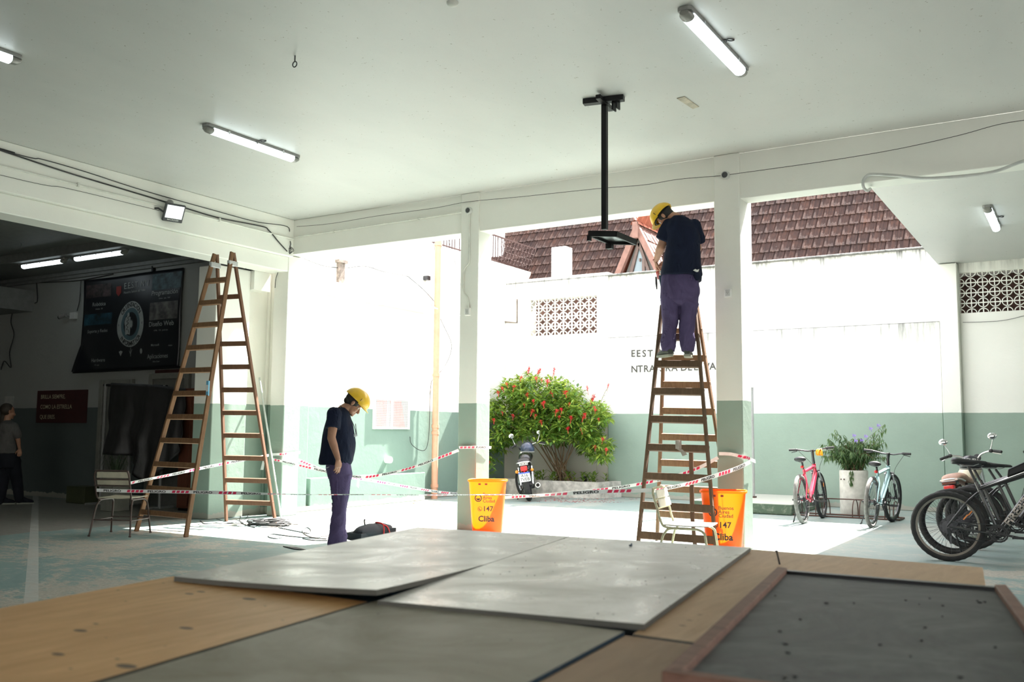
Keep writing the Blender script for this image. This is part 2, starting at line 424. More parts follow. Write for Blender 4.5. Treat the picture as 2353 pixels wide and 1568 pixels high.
    def mesh(s, name, mats, smooth=35):
        me = bpy.data.meshes.new(name); me.from_pydata(s.v, [], s.f)
        for mt in (mats if isinstance(mats, (list, tuple)) else [mats]): me.materials.append(mt)
        if isinstance(mats, (list, tuple)): me.polygons.foreach_set('material_index', s.m)
        me.validate()
        if smooth:
            me.polygons.foreach_set('use_smooth', [True]*len(me.polygons))
            me.set_sharp_from_angle(angle=radians(smooth))
        me.update(); return me
    def build(s, name, mats, parent=None, smooth=35, world=False, bevel=0, keep=False):
        loc = V((0, 0, 0))
        if world and parent is None and not keep:
            n = len(s.v); xs = [v[0] for v in s.v]; ys = [v[1] for v in s.v]; zs = [v[2] for v in s.v]
            loc = V(((min(xs)+max(xs))/2, (min(ys)+max(ys))/2, min(zs)))
        elif world and parent is not None: loc = WLOC.get(parent.name, V((0, 0, 0)))
        if loc.length: s.v = [tuple(V(v)-loc) for v in s.v]
        o = bpy.data.objects.new(name, s.mesh(name, mats, smooth)); COL.objects.link(o)
        if parent is not None:
            o.parent = parent; WLOC[o.name] = WLOC.get(parent.name, V((0, 0, 0)))
        else:
            o.location = loc; WLOC[o.name] = loc
        if bevel:
            b = o.modifiers.new('bevel', 'BEVEL'); b.width = bevel; b.segments = 2; b.limit_method = 'ANGLE'
        return o

def tag(o, label=None, cat=None, group=None, kind=None):
    if label: o['label'] = label
    if cat: o['category'] = cat
    if group: o['group'] = group
    if kind: o['kind'] = kind
    return o
def thing(name, label, cat, loc=(0, 0, 0), rz=0.0, group=None, rot=None):
    o = bpy.data.objects.new(name, None); COL.objects.link(o); o.location = loc
    o.rotation_euler = rot or (0, 0, rz); o.empty_display_size = .1; WLOC[o.name] = V(loc)
    return tag(o, label, cat, group)
def struct(name, mb, mat, bevel=0, parent=None, smooth=35, label=None):
    o = mb.build(name, mat, parent, smooth, bevel=bevel)
    if parent is None: o['kind'] = 'structure'
    if label: o['label'] = label
    return o
def single(name, mb, mat, label, cat, group=None, smooth=35, bevel=0):
    return tag(mb.build(name, mat, None, smooth, world=True, bevel=bevel), label, cat, group)
def dup(root, loc=None, rz=None, label=None, group=None):
    def cp(o, par):
        c = o.copy(); COL.objects.link(c); c.parent = par
        for ch in [x for x in bpy.data.objects if x.parent == o]: cp(ch, c)
        return c
    r = cp(root, None)
    if loc is not None: r.location = loc
    if rz is not None: r.rotation_euler = (0, 0, rz)
    if label: r['label'] = label
    if group: r['group'] = group
    return r
def arc(c, r, a0, a1, ax, ay, n=8):
    return [V(c)+V(ax)*(r*cos(a0+(a1-a0)*i/n))+V(ay)*(r*sin(a0+(a1-a0)*i/n)) for i in range(n+1)]
def smoothpts(pts, k=6):
    """Catmull-Rom through pts"""
    P = [V(p) for p in pts]; P = [P[0]*2-P[1]]+P+[P[-1]*2-P[-2]]; out = []
    for i in range(1, len(P)-2):
        for j in range(k):
            t = j/k; a, b, c, d = P[i-1:i+3]
            out.append(.5*((2*b)+(c-a)*t+(2*a-5*b+4*c-d)*t*t+(3*b-a-3*c+d)*t**3))
    out.append(P[-2]); return out
EX, EY, EZ = V((1, 0, 0)), V((0, 1, 0)), V((0, 0, 1))
# ================================================================== THE SETTING
YB, YB2 = 10.03, 10.30       # beam along the yard
ZC = 4.38
struct('floor', MB().box((-20.2, -7.2, -.12), (6.2, 17.0, 0)), M_floor)
struct('ceiling', MB().box((-10.05, -7, ZC), (6, YB2, ZC+.22)), M_ceil)
struct('beam', MB().box((-10.33, YB, 3.86), (6, YB2, ZC)), M_wall, bevel=.008)
struct('column', MB().box((-6.94, YB-.035, 0), (-6.66, YB2+.015, ZC)), M_col, bevel=.012)
struct('column', MB().box((-3.485, YB-.035, 0), (-3.19, YB2+.015, ZC)), M_col, bevel=.012)
struct('column', MB().box((.25, YB-.035, 0), (.54, YB2+.015, ZC)), M_col, bevel=.012)
struct('column', MB().box((-10.335, YB-.035, 0), (-10.05, YB2+.03, 3.85)), M_col, bevel=.012)
b = MB().box((-10.45, -7, 3.82), (-9.99, YB, ZC)); b.box((-10.42, -7, 3.60), (-10.06, YB-.01, 3.82))
struct('beam', b, M_wall, bevel=.01)
struct('column', MB().box((-10.88, 9.05, 0), (-10.49, 9.68, 3.60)), M_col, bevel=.012)
b = MB().box((-10.95, 9.68, 0), (-10.64, 10.16, 3.6)); b.box((-10.64, 9.68, 3.32), (-10.42, YB-.03, 3.60))
struct('wall_corner', b, M_wall)
# yard walls
b = MB().box((-10.98, 10.16, 0), (-10.60, 17.0, 4.86)); b.box((-10.98, 17.0, 0), (-10.60, 19.3, 4.86))
b.box((-10.60, 10.95, 3.47), (-10.50, 14.1, 3.70)); b.box((-10.60, 11.0, 0), (-10.44, 14.0, .50)); b.box((-10.60, 10.4, 0), (-10.36, 13.9, .07))
b.box((-10.60, 10.20, 0), (-10.42, 10.9, 3.84))
struct('wall_side', b, M_walls, bevel=.012)
# back wall of the yard with two real openings for the breeze blocks
b = MB()
gx0, gx1, gz0, gz1 = -10.0, -8.42, 3.27, 4.05
b.box((-10.60, 17.0, 0), (gx0, 17.28, 4.50)); b.box((gx0, 17.0, 0), (gx1, 17.28, gz0)); b.box((gx0, 17.0, gz1), (gx1, 17.28, 4.50))
b.box((gx1, 17.0, 0), (-8.16, 17.28, 4.50)); b.box((-8.16, 17.06, 0), (-2.0, 17.28, 4.42)); b.box((-8.22, 16.98, 4.42), (-2.0, 17.34, 4.45))
hx0, hx1, hz0, hz1 = -1.73, .9, 3.27, 3.95
b.box((-2.0, 17.0, 0), (hx0, 17.28, 4.42)); b.box((hx0, 17.0, 0), (hx1, 17.28, hz0)); b.box((hx0, 17.0, hz1), (hx1, 17.28, 4.42)); b.box((hx1, 17.0, 0), (2.6, 17.28, 4.42))
struct('wall_back', b, M_wallb, bevel=.008)
struct('wall_lower', MB().box((-8.16, 16.98, 0), (-2.04, 17.06, 3.16)), M_ledge, bevel=.01)
struct('column', MB().box((-2.02, 16.84, 0), (-1.74, 17.0, 4.10)), M_wall, bevel=.012)
struct('wall_right', MB().box((2.6, 10.3, 0), (2.8, 17.3, 4.4)), M_wall)
struct('slab_with_light_block', MB().box((-2.03, YB2, 4.11), (6, 17.40, 4.36)).box((-1.95, 17.41, 4.05), (3, 18.04, 4.3)).box((-1.95, 17.29, 2.8), (-1.85, 18.04, 4.04)), M_ceil)  # canopy slab; two unseen boxes added behind it to keep sky light out
struct('trim_1', MB().box((-5.6, 14.78, 0), (-3.96, 16.98, .175)), M_step, bevel=.02)
# unseen room walls behind the camera, openings sized for fill light; and hall
b = MB().box((-10.0, -7.2, 0), (6, -7, .9)); b.box((-10.0, -7.2, 3.5), (6, -7, ZC)); b.box((-10.0, -7.2, .9), (-8, -7, 3.5)); b.box((3.5, -7.2, .9), (6, -7, 3.5))
struct('wall_front', b, M_wall)
b = MB().box((6, -7.2, 0), (6.2, YB2, 1.0)); b.box((6, -7.2, 3.4), (6.2, YB2, ZC)); b.box((6, -7.2, 1.0), (6.2, 2.5, 3.4)); b.box((6, 9.3, 1.0), (6.2, YB2, 3.4))
struct('wall_far_right', b, M_wall)
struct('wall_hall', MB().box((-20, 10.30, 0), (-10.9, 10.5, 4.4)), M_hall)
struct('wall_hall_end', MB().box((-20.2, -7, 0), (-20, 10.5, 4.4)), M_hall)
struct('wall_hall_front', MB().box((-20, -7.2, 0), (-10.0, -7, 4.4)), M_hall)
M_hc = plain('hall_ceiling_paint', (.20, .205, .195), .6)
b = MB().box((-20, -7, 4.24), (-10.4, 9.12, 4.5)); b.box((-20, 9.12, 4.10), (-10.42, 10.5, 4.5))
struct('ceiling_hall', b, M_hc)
struct('beam', MB().box((-20, 9.55, 3.45), (-17.0, 10.30, 3.85)), M_hc)
b = MB(); b.box((-20, 10.24, 3.99), (-11, 10.30, 4.10)); b.box((-20, 10.18, 4.04), (-11, 10.24, 4.10))
struct('trim_2', b, M_hc)
# door frames in the hall wall
def door(n, x0, x1, z1, mat):
    t = thing('door_%d' % n, None, None, (x0, 10.26, 0)); t['kind'] = 'structure'
    b = MB(); b.box((0, -.03, 0), (.10, .04, z1)); b.box((x1-x0-.10, -.03, 0), (x1-x0, .04, z1)); b.box((.101, -.03, z1-.10), (x1-x0-.101, .04, z1))
    b.build('door_frame', mat, t, bevel=.008)
    b = MB(); b.box((.10, .0, 0), (x1-x0-.10, .03, z1-.10)); b.build('door_leaf', M_dleaf, t)
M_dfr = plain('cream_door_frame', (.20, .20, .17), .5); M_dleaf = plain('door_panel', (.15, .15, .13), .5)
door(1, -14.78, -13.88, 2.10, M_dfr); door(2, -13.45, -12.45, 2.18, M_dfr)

# breeze block panels: real openwork, a cross of arcs in each block
def breeze(name, x0, x1, z0, z1, cols, rows, y, label, cell_skip=0):
    b = MB(); w = (x1-x0)/cols; h = (z1-z0)/rows; t = .016; d = .04
    for i in range(cols+1): b.box((x0+w*i-t/2, y, z0), (x0+w*i+t/2, y+d, z1))
    for j in range(rows+1): b.box((x0, y+.001, z0+h*j-t/2), (x1, y+d-.001, z0+h*j+t/2))
    for i in range(cols):
        for j in range(rows):
            cx, cz = x0+w*(i+.5), z0+h*(j+.5)
            for sx, sz, a0 in ((-1, -1, 0), (1, -1, pi/2), (1, 1, pi), (-1, 1, 1.5*pi)):
                c = V((cx+sx*w/2, y, cz+sz*h/2)); r1, r0 = w*.47, w*.47-.013
                n = 6
                for k in range(n):
                    q0 = a0+pi/2*k/n; q1 = a0+pi/2*(k+1)/n
                    P = [c+V((cos(q)*r, 0, sin(q)*r*h/w)) for r, q in ((r0, q0), (r1, q0), (r1, q1), (r0, q1))]
                    b.prism(P, (0, d, 0))
    o = b.build(name, M_netw, None, 0, world=True); o['kind'] = 'structure'; return o
M_netw = plain('white_breeze_block', (.80, .80, .75), .8, bump=.3)
breeze('window_1', gx0, gx1, gz0, gz1, 8, 4, 17.03, '')
breeze('window_2', hx0, hx1, hz0, hz1, 15, 4, 17.03, '')

# ------------------------------------------------ roof of the next house: real stepped, ribbed tiles
PIT = radians(54); ry, rz0 = 17.75, 4.33
sl = V((0, cos(PIT), sin(PIT))); nr = V((0, -sin(PIT), cos(PIT)))
def tile_field(b, org, xd, sd, nd, width, rows, tw=.205, tl=.285, wave=.013, stag=True, lim=None):
    prof = [(0, -1.0), (.05, .9), (.2, 1.0), (.28, .15), (.43, .1), (.5, .8), (.58, .8), (.66, .1), (.92, .1), (.97, -1.0)]
    cols = int(width/tw)
    for r in range(rows):
        sh = (tw/2 if (stag and r % 2) else 0)
        xs = []
        for c in range(cols+1):
            jit = random.uniform(-.003, .003)
            for u, hgt in prof: xs.append((c*tw+u*tw-sh, hgt*wave+jit))
        top = []; bot = []; ed = []
        for x, hgt in xs:
            base = org + xd*x
            bot.append(base + sd*(r*tl) + nd*(hgt+.032)); top.append(base + sd*((r+1.12)*tl) + nd*(hgt+.006))
            ed.append(base + sd*(r*tl+.004) + nd*(hgt*.2-.0))
        n = len(xs); vs = ed+bot+top
        fs = [(i, i+1, n+i+1, n+i) for i in range(n-1)] + [(n+i, n+i+1, 2*n+i+1, 2*n+i) for i in range(n-1)]
        b.add(vs, fs)
b = MB(); tile_field(b, V((-14.2, ry, rz0)), EX, sl, nr, 20.0, 14)
b.prism([V((-14.2, ry, rz0))-nr*.04, V((6, ry, rz0))-nr*.04, V((6, ry, rz0))+sl*4.6-nr*.04, V((-14.2, ry, rz0))+sl*4.6-nr*.04], nr*-.1)
struct('roof', b, M_tile, smooth=50)
struct('wall_house', MB().box((-14.2, ry+.3, 0), (6, ry+.5, rz0+.2)), plain('dark_red_render', (.10, .055, .045), .9, var=.4))
# white neighbouring house beyond the fence
bx = onax(1159, 560, 1, 18.6)[0]
struct('wall_neighbour', MB().box((-19, 18.5, 0), (bx, 18.62, 7.5)), plain('white_render', (.82, .82, .80), .9))

# dormer in that roof
t = thing('dormer', 'small tiled gable dormer on the brown tiled roof, above the yard wall', 'dormer', (-8.25, 17.6, 4.4))
DY = 17.62; ap = ony(1466, 519, DY); lf = ony(1421, 632, DY); rt = ony(1516, 632, DY); zb = 4.40
ax_, az = ap.x, ap.z; lx = lf.x+(lf.x-ap.x)*.1; rx = rt.x+.06
back = 1.6
b = MB(); b.prism([(lx+.1, DY+0.10, zb), (rx-.1, DY+0.10, zb), (ax_, DY+0.10, az-.16)], (0, .06, 0)); b.build('gable_wall', plain('grey_gable', (.17, .17, .155), .8), t, world=True)
b = MB(); b.prism([(lx+.34, DY+0.07, zb+.1), (rx-.34, DY+0.07, zb+.1), (ax_, DY+0.07, az-.45)], (0, .03, 0)); b.build('window_pane', M_glass, t, world=True)
b = MB()
for p, q in (((lx+.28, DY+0.05, zb+.06), (ax_, DY+0.05, az-.36)), ((rx-.28, DY+0.05, zb+.06), (ax_, DY+0.05, az-.36)), ((lx+.5, DY+0.05, zb+.42), (rx-.5, DY+0.05, zb+.42)), ((lx+.6, DY+0.04, zb), (lx+.6, DY+0.04, zb+.44))):
    b.bar(p, q, .06, .05, up=EY)
b.build('window_frame', plain('brown_window_frame', (.14, .10, .085), .7), t, world=True)
M_terr = plain('terracotta', (.30, .09, .05), .8, var=.2)
b = MB()
for q, w in (((lx, DY+-0.05, zb), .11), ((rx, DY+-0.05, zb), .11)): b.bar(q, (ax_, DY+-0.05, az-.05), .12, w, up=EY)
b.bar((ax_, DY+-0.11, az-.28), (ax_, DY+-0.11, az+.06), .12, .1, up=EY)
b.build('barge_board', plain('pale_terracotta', (.22, .12, .095), .8, var=.2), t, world=True)
for sx, ex in ((-1, lx), (1, rx)):
    dn = V((ex-ax_, 0, zb-az)); L = dn.length; dn.normalize(); nd = V((-dn.z*sx, 0, dn.x*sx)).normalized()
    if nd.z < 0: nd = -nd
    b = MB(); tile_field(b, V((ax_, DY+-0.10, az))+dn*L, EY if sx > 0 else EY, -dn, nd, back, int(L/.3)+1, tw=.2, tl=.3, stag=False)
    b.prism([V((ax_, DY+-0.10, az)), V((ax_, DY+-0.10, az))+dn*L, V((ax_, DY+-0.10+back, az))+dn*L, V((ax_, DY+-0.10+back, az))], nd*.02)
    b.build('tiled_slope', plain('pale_clay_tiles', (.20, .11, .09), .9, var=.5, sc=12) if sx > 0 else M_terr, t, world=True, smooth=50)
b = MB()
for i in range(6): b.lathe([(.085, 0), (.075, .30)], (ax_, DY+-0.17+i*.27, az+.0+.0), (EX, EZ, EY), 12, a0=0, a1=pi)
b.build('ridge_tiles', M_terr, t, world=True)

# chimney block
c0 = ony(1274, 632, 17.6); c1 = ony(1318, 570, 17.6)
b = MB().box((c0.x, 17.45, 4.45), (c0.x+.36, 17.75, c1.z)); b.prism([(c0.x, 17.45, c1.z), (c0.x+.36, 17.45, c1.z), (c0.x+.36, 17.75, c1.z), (c0.x, 17.75, c1.z)], (0, 0, .03))
single('masonry_post', b, plain('white_masonry', (.80, .80, .76), .8), 'stout white masonry post on top of the yard wall at the fence end', 'post', bevel=.02)

# terrace fence on top of the side wall
t = thing('terrace_fence', 'thin iron railing with wire lattice along the top of the side wall', 'fence', (-10.8, 16, 4.86))
M_iron = plain('rusted_iron', (.07, .035, .03), .7, .3)
fx = -10.75; y0, y1 = 14.2, 19.2
b = MB(); b.bar((fx, y0, 5.48), (fx, y1, 5.48), .025, .03); b.bar((fx, y0, 4.93), (fx, y1, 4.93), .02, .025); b.build('rail', M_iron, t, world=True)
b = MB(); k = 0; y = y0
while y < y1:
    b.tube([(fx, y, 4.86), (fx, y, 5.48)], .010, 5); y += .095 if k % 5 else .16; k += 1
b.build('bars', M_iron, t, world=True)
b = MB(); y = 16.85
while y < 18.2:
    b.tube([(fx+.03, y, 4.95), (fx+.03, y+.35, 5.46)], .006, 4); b.tube([(fx+.03, y+.35, 4.95), (fx+.03, y, 5.46)], .006, 4); y += .13
for zz in (5.05, 5.18, 5.32): b.tube([(fx+.03, 16.85, zz), (fx+.03, 18.5, zz)], .004, 4)
b.build('wire_lattice', M_iron, t, world=True)

# ================================================================== LAMPS
def tube_light(name, label, p, L, ang, z, group=None, double=False, hook=True):
    t = thing(name, label, 'lamp', (p[0], p[1], z), ang, group)
    L2 = L/2
    b = MB(); b.prism([(-L2, -.055, 0), (L2, -.055, 0), (L2+.02, -.03, 0), (L2+.02, .03, 0), (L2, .055, 0), (-L2, .055, 0), (-L2-.02, .03, 0), (-L2-.02, -.03, 0)], (0, 0, -.03))
    b.build('housing', M_grey, t, bevel=.004)
    b = MB(); xs = [-L2+.075, L2-.075]
    prof = [(-.048, -.03), (-.05, -.05), (-.04, -.075), (-.015, -.088), (.015, -.088), (.04, -.075), (.05, -.05), (.048, -.03)]
    b.prism([(xs[0], y_, z_) for y_, z_ in prof], (xs[1]-xs[0], 0, 0)); b.build('diffuser', M_tube, t, smooth=60)
    for s in (-1, 1):
        b = MB(); x0 = s*(L2-.072)
        b.loft([((x0, 0, -.055), (0, .051, 0), (0, 0, .035)), ((s*(L2-.02), 0, -.053), (0, .05, 0), (0, 0, .033)), ((s*(L2+.012), 0, -.045), (0, .035, 0), (0, 0, .02))], 14)
        b.build('end_cap', M_endc, t)
    for x in (-L*.3, 0, L*.3):
        for s in (-1, 1): b = MB().box((x-.012, s*.055-.006, -.045), (x+.012, s*.055+.006, -.012)); b.build('clip', M_alu, t)
    if hook:
        b = MB(); b.tube(smoothpts([(.02, -.06, 0), (.03, -.11, -.02), (.06, -.13, -.005), (.0, -.10, -.01), (.05, -.07, -.015)]), .005, 5); b.build('wire_tail', M_cable, t)
    return t
M_endc = plain('smoky_end_cap', (.22, .22, .20), .3)
G = 'fluorescent lamps on the room ceiling'
tube_light('fluorescent_lamp', 'lit tube lamp on the ceiling, between the black ceiling bracket and the right beam', (-2.4, 6.98), 1.36, pi/2, ZC, G)
tube_light('fluorescent_lamp', 'lit tube lamp on the ceiling above the left A-frame ladder', (-7.6, 6.98), 1.30, pi/2, ZC, G)
tube_light('fluorescent_lamp', 'lit tube lamp cut off by the left edge, near the dark end of the ceiling', (-7.58, 3.68), 1.30, pi/2, ZC, G)
tube_light('fluorescent_lamp', 'short-looking tube lamp under the white canopy over the parked bikes', (-.95, 13.5), 1.40, pi/2, 4.11)
tube_light('hall_lamp', 'farther lit tube on the dark hall ceiling, above the small red sign', (-15.15, 9.3), 1.27, 0, 4.10, 'tube lamps in the dark hall', hook=False)
tube_light('hall_lamp', 'lit tube on the dark hall ceiling nearest the white beam, above the black banner', (-13.6, 9.3), 1.36, 0, 4.10, 'tube lamps in the dark hall', hook=False)

# flood light on the left beam
p = onx(398, 488, -9.9)
t = thing('floodlight', 'square dark grey floodlight with white lens fixed to the left beam', 'floodlight', p)
n_ = V((.82, -.25, -.5)).normalized(); dd, sd, up_ = frame(n_)
b = MB(); w, h = .13, .10
def pl4(c, a, bb, w, h): return [c-a*w-bb*h, c+a*w-bb*h, c+a*w+bb*h, c-a*w+bb*h]
b.prism(pl4(V((0, 0, 0)), sd, up_, w, h+.02), n_*.045); b.build('body', plain('graphite_paint', (.06, .062, .065), .5), t, bevel=.01)
b = MB(); b.prism(pl4(n_*.045+up_*.018, sd, up_, w-.022, h-.015), n_*.006); b.build('lens', M_lens, t)
b = MB(); b.text('MACROLED', n_*.047-up_*(h-.002)-sd*.0, sd*-1, up_, .028, align='C'); b.build('logo', M_inkw, t, smooth=0)
b = MB(); b.bar(V((0, 0, .10)), V((-.1, .0, .12)), .05, .02); b.ball((-.07, 0, .13), .045); b.build('bracket', M_grey, t)
b = MB(); b.tube([(-.02, -.13, -.02), (-.05, -.19, .02), (-.09, -.21, .02)], .012, 6); b.build('cable_gland', M_cable, t)

# TV ceiling bracket with its tray
t = thing('ceiling_bracket', 'black ceiling pole bracket with square tray hanging beside the worker on the ladder', 'bracket', (-3.74, 7.72, 3.10))
b = MB(); b.bar((-3.93, 7.66, 4.355), (-3.55, 7.74, 4.355), .075, .05); b.bar((-3.71, 7.52, 4.33), (-3.76, 7.90, 4.33), .05, .04); b.box((-3.66, 7.70, 4.25), (-3.645, 7.78, 4.36)); b.box((-3.62, 7.70, 4.26), (-3.605, 7.78, 4.36))
b.build('ceiling_plate', M_black, t, world=True, bevel=.004)
zb = ony(1383, 530, 7.72).z
b = MB(); b.bar((-3.74, 7.72, zb+.005), (-3.74, 7.72, 4.33), .05, .05, up=EY); b.build('pole', M_black, t, world=True, bevel=.004)
q = [onz(1353, 537, zb), onz(1415, 538, zb), onz(1461, 557, zb-.02), onz(1400, 562, zb-.03)]
q[3] = q[0]+q[2]-q[1]
b = MB(); b.prism([x+V((0, 0, .0)) for x in q], (0, 0, .012)); b.build('tray', M_grime, t, world=True)
b = MB()
for i in range(4): b.bar(q[i], q[(i+1) % 4], .02, .055)
b.build('tray_rim', M_black, t, world=True)
b = MB(); cc = q[3]; b.box((cc.x-.03, cc.y-.03, cc.z-.07), (cc.x+.03, cc.y+.03, cc.z-.02)); cc = q[0]; b.box((cc.x-.01, cc.y-.02, cc.z-.07), (cc.x+.02, cc.y+.02, cc.z-.02)); b.build('clamp', M_black, t, world=True)

# things fixed to ceiling and columns
e = onz(678, 128, ZC)
b = MB(); b.tube([(e.x, e.y, ZC), (e.x, e.y, ZC-.05)], .006, 6); b.tube(arc((e.x, e.y, ZC-.075), .024, 0, 2*pi, EX, EZ, 12)[:-1], .005, 6, closed=True)
single('ceiling_hook', b, M_dmet, 'small metal eye hook screwed into the white ceiling', 'hook')
e = onz(1581, 235, ZC); b = MB(); b.prism([e+V((-.05, -.16, -.008)), e+V((.03, -.17, -.008)), e+V((.05, .16, -.008)), e+V((-.02, .18, -.008))], (0, 0, .008))
single('ceiling_scar', b, M_soilc if 'M_soilc' in globals() else plain('bare_plaster', (.45, .41, .33), .9, var=.3), 'narrow strip of chipped plaster on the ceiling right of the black bracket', 'patch')
e = onz(1040, 6, ZC); b = MB(); b.ball((e.x, e.y, ZC), (.045, .045, .03)); single('ceiling_rose', b, M_pipew, 'small round cream cap on the ceiling at the top edge of the picture', 'cap')

def jbox(px, py, label):
    c = ony(px, py, YB-.035)
    t = thing('junction_box', label, 'junction box', c, group='round junction boxes on the columns')
    b = MB(); b.lathe([(.0, -.045), (.044, -.045), (.048, -.035), (.048, 0)], (0, 0, 0), (EX, EZ, EY), 20); b.build('box_body', M_lgrey, t)
    b = MB(); b.lathe([(.0, -.047), (.033, -.047), (.035, -.044)], (0, 0, 0), (EX, EZ, EY), 16); b.build('dark_opening', M_dmet, t); return c
jbox(1079, 485, 'round grey junction box on the column behind the standing worker, above its conduit')
jbox(1668, 404, 'round grey junction box high on the column right of the ladder worker')
def socket(px, py, label):
    c = ony(px, py, YB-.035); t = thing('wall_socket', label, 'socket', c, group='white sockets on the columns')
    b = MB().box((-.042, -.03, -.05), (.042, 0, .05)); b.build('plate', M_white, t, bevel=.004)
    b = MB().box((-.025, -.034, -.035), (.025, -.03, .035)); b.build('socket_face', M_lgrey, t)
    b = MB()
    for x_, z_ in ((-.008, .006), (.008, .006), (0, -.01)): b.box((x_-.002, -.0355, z_-.004), (x_+.002, -.034, z_+.004))
    b.build('slots', M_ink, t)
socket(1076, 717, 'white wall socket on the column behind the standing worker')
socket(1674, 674, 'white wall socket on the column right of the ladder worker')

def cable(name, label, pts, r, mat, cat='cable', group=None, sm=True, n=6):
    b = MB(); b.tube(smoothpts(pts) if sm else pts, r, n); return single(name, b, mat, label, cat, group, smooth=60)
yc = YB-.035
cable('conduit', 'painted conduit down the column behind the standing worker to its socket', [ony(1079, 492, yc-.015), ony(1078, 540, yc-.015), ony(1078, 592, yc-.015), ony(1077, 605, yc-.015), ony(1066, 622, yc-.015), ony(1065, 668, yc-.015), ony(1074, 684, yc-.015), ony(1077, 708, yc-.015)], .011, M_pipew, 'pipe')
b = MB(); b.tube([V((-9.98, 2.0, 4.10)), V((-9.975, 10.0, 4.085)), V((-9.96, 10.0, 4.085))], .011, 6)
for y in (3.5, 5.0, 6.5, 8.6): b.box((-9.99, y-.012, 4.07), (-9.955, y+.012, 4.12))
single('conduit', b, M_pipew, 'painted conduit running along the left beam behind the floodlight', 'pipe')
a0 = ony(678, 545, YB-.012); a1 = ony(1068, 487, YB-.012)
b = MB(); b.tube([a0, a1], .012, 6)
for k in (.25, .75): p = a0.lerp(a1, k); b.box((p.x-.012, YB-.03, p.z-.02), (p.x+.012, YB, p.z+.02))
single('conduit', b, M_pipew, 'painted conduit on the beam between the corner and the first column', 'pipe')
W = [(0, 345), (150, 395), (300, 440), (400, 470), (500, 500), (600, 520), (618, 530)]
P1 = [onx(x, y, -9.975) for x, y in W]+[onx(640, 556, -9.97), onx(660, 578, -9.97)]
cable('electric_cable', 'thick black cable sagging along the left beam over the floodlight', [V((-9.975, -6.9, 4.33)), V((-9.975, 0, 4.34)), onx(-60, 325, -9.975)]+P1, .009, M_cable)
cable('electric_cable', 'thinner black cable just above the thick one on the left beam', [V((-9.97, -6.9, 4.36)), V((-9.97, 0, 4.355)), onx(-60, 328, -9.97)]+[onx(x, y-6, -9.972) for x, y in ((100, 373), (200, 402), (330, 444), (500, 492), (590, 516))]+[onx(660, 521, -9.96), ony(663, 545, 9.95), ony(668, 562, 9.95), ony(657, 580, 9.95)], .006, M_cable)
cable('electric_cable', 'thin black wire below the floodlight on the left beam', [V((-9.975, -6.9, 4.05)), V((-9.975, 0, 4.03))]+[onx(x, y, -9.975) for x, y in ((-30, 395), (150, 432), (300, 468), (366, 484))], .003, M_cable)
cable('electric_cable', 'black wire tail hanging down the corner column', [ony(655, 580, 9.97), ony(643, 615, 9.97), ony(634, 640, 9.97), ony(632, 662, 9.97)], .005, M_cable)
c = ony(657, 577, 9.95); b = MB()
for i in range(5): b.tube([c+V((cos(q)*(.06+.012*i)+.01*i, .008*i-.02, sin(q)*(.075-.006*i)+.01*sin(3*q+i))) for q in [2*pi*k/16 for k in range(16)]], .005, 5, closed=True)
single('cable_coil', b, M_cable, 'small coil of black wire hung at the corner of the two beams', 'cable coil')
cable('electric_cable', 'thin black wire wandering along the yard beam from the corner to the right edge', [ony(x, y, YB-.045) for x, y in ((682, 521), (760, 514), (870, 496), (1000, 478), (1075, 464), (1200, 452), (1370, 434), (1480, 425), (1560, 412), (1655, 404), (1700, 398), (1900, 370), (2060, 343), (2200, 312), (2300, 285), (2400, 270))], .003, M_cable)
cable('flexible_conduit', 'grey flexible conduit looping off the right beam towards the canopy', [ony(2420, 355, 9.97), ony(2353, 370, 9.97), ony(2290, 393, 9.97), ony(2230, 403, 9.97), ony(2130, 410, 9.97), ony(2060, 404, 9.97), ony(2005, 401, 9.97), ony(1990, 406, 9.97), ony(1983, 418, 9.97), ony(1985, 432, 10.0), ony(1993, 438, 10.1), ony(2000, 434, 10.2)], .016, M_lgrey)
cable('electric_cable', 'pale wire dangling below the small lintel behind the ladder top', [onx(577, 572, -10.41), onx(576, 590, -10.4), onx(570, 605, -10.38), onx(565, 617, -10.38)], .006, M_cablel)

# things on the yard side wall
XS = -10.60
pA = ony(665, 583, 10.33)
cable('electric_cable', 'black cable sagging across the yard from the corner towards the orange pipe', [ony(662, 580, 10.34), ony(690, 591, 10.6)]+[onx(x, y, XS+.03) for x, y in ((740, 610), (790, 616), (838, 612), (880, 624), (932, 634), (945, 642), (975, 668), (1006, 702))], .006, M_cable)
cable('electric_cable', 'thin pale wire along the upper side wall of the yard', [onx(x, y, XS+.02) for x, y in ((725, 587), (790, 600), (840, 612), (930, 630), (972, 640))], .004, M_cablel)
cable('electric_cable', 'thin wire curving under the white moulding on the side wall', [onx(x, y, XS+.13) for x, y in ((696, 660), (780, 686), (860, 701), (950, 702), (1000, 702), (1052, 707))], .004, M_cablel)
cable('electric_cable', 'long drooping wire beside the orange drainpipe', [onx(x, y, XS+.05) for x, y in ((1002, 700), (1004, 715), (1020, 750), (1036, 785), (1036, 810), (1022, 842), (1000, 868), (990, 885), (987, 960), (985, 1005), (978, 1033), (962, 1034), (945, 1020), (942, 1004))], .006, M_cable)
cable('electric_cable', 'thin straight wire on the side wall left of the orange drainpipe', [onx(x, y, XS+.02) for x, y in ((999, 555), (996, 640), (994, 700))], .004, M_cablel)
cable('electric_cable', 'thin wire slanting down from the fence to the first column', [onx(x, y, -10.5) for x, y in ((1031, 552), (1045, 600), (1060, 665))], .004, M_cable)
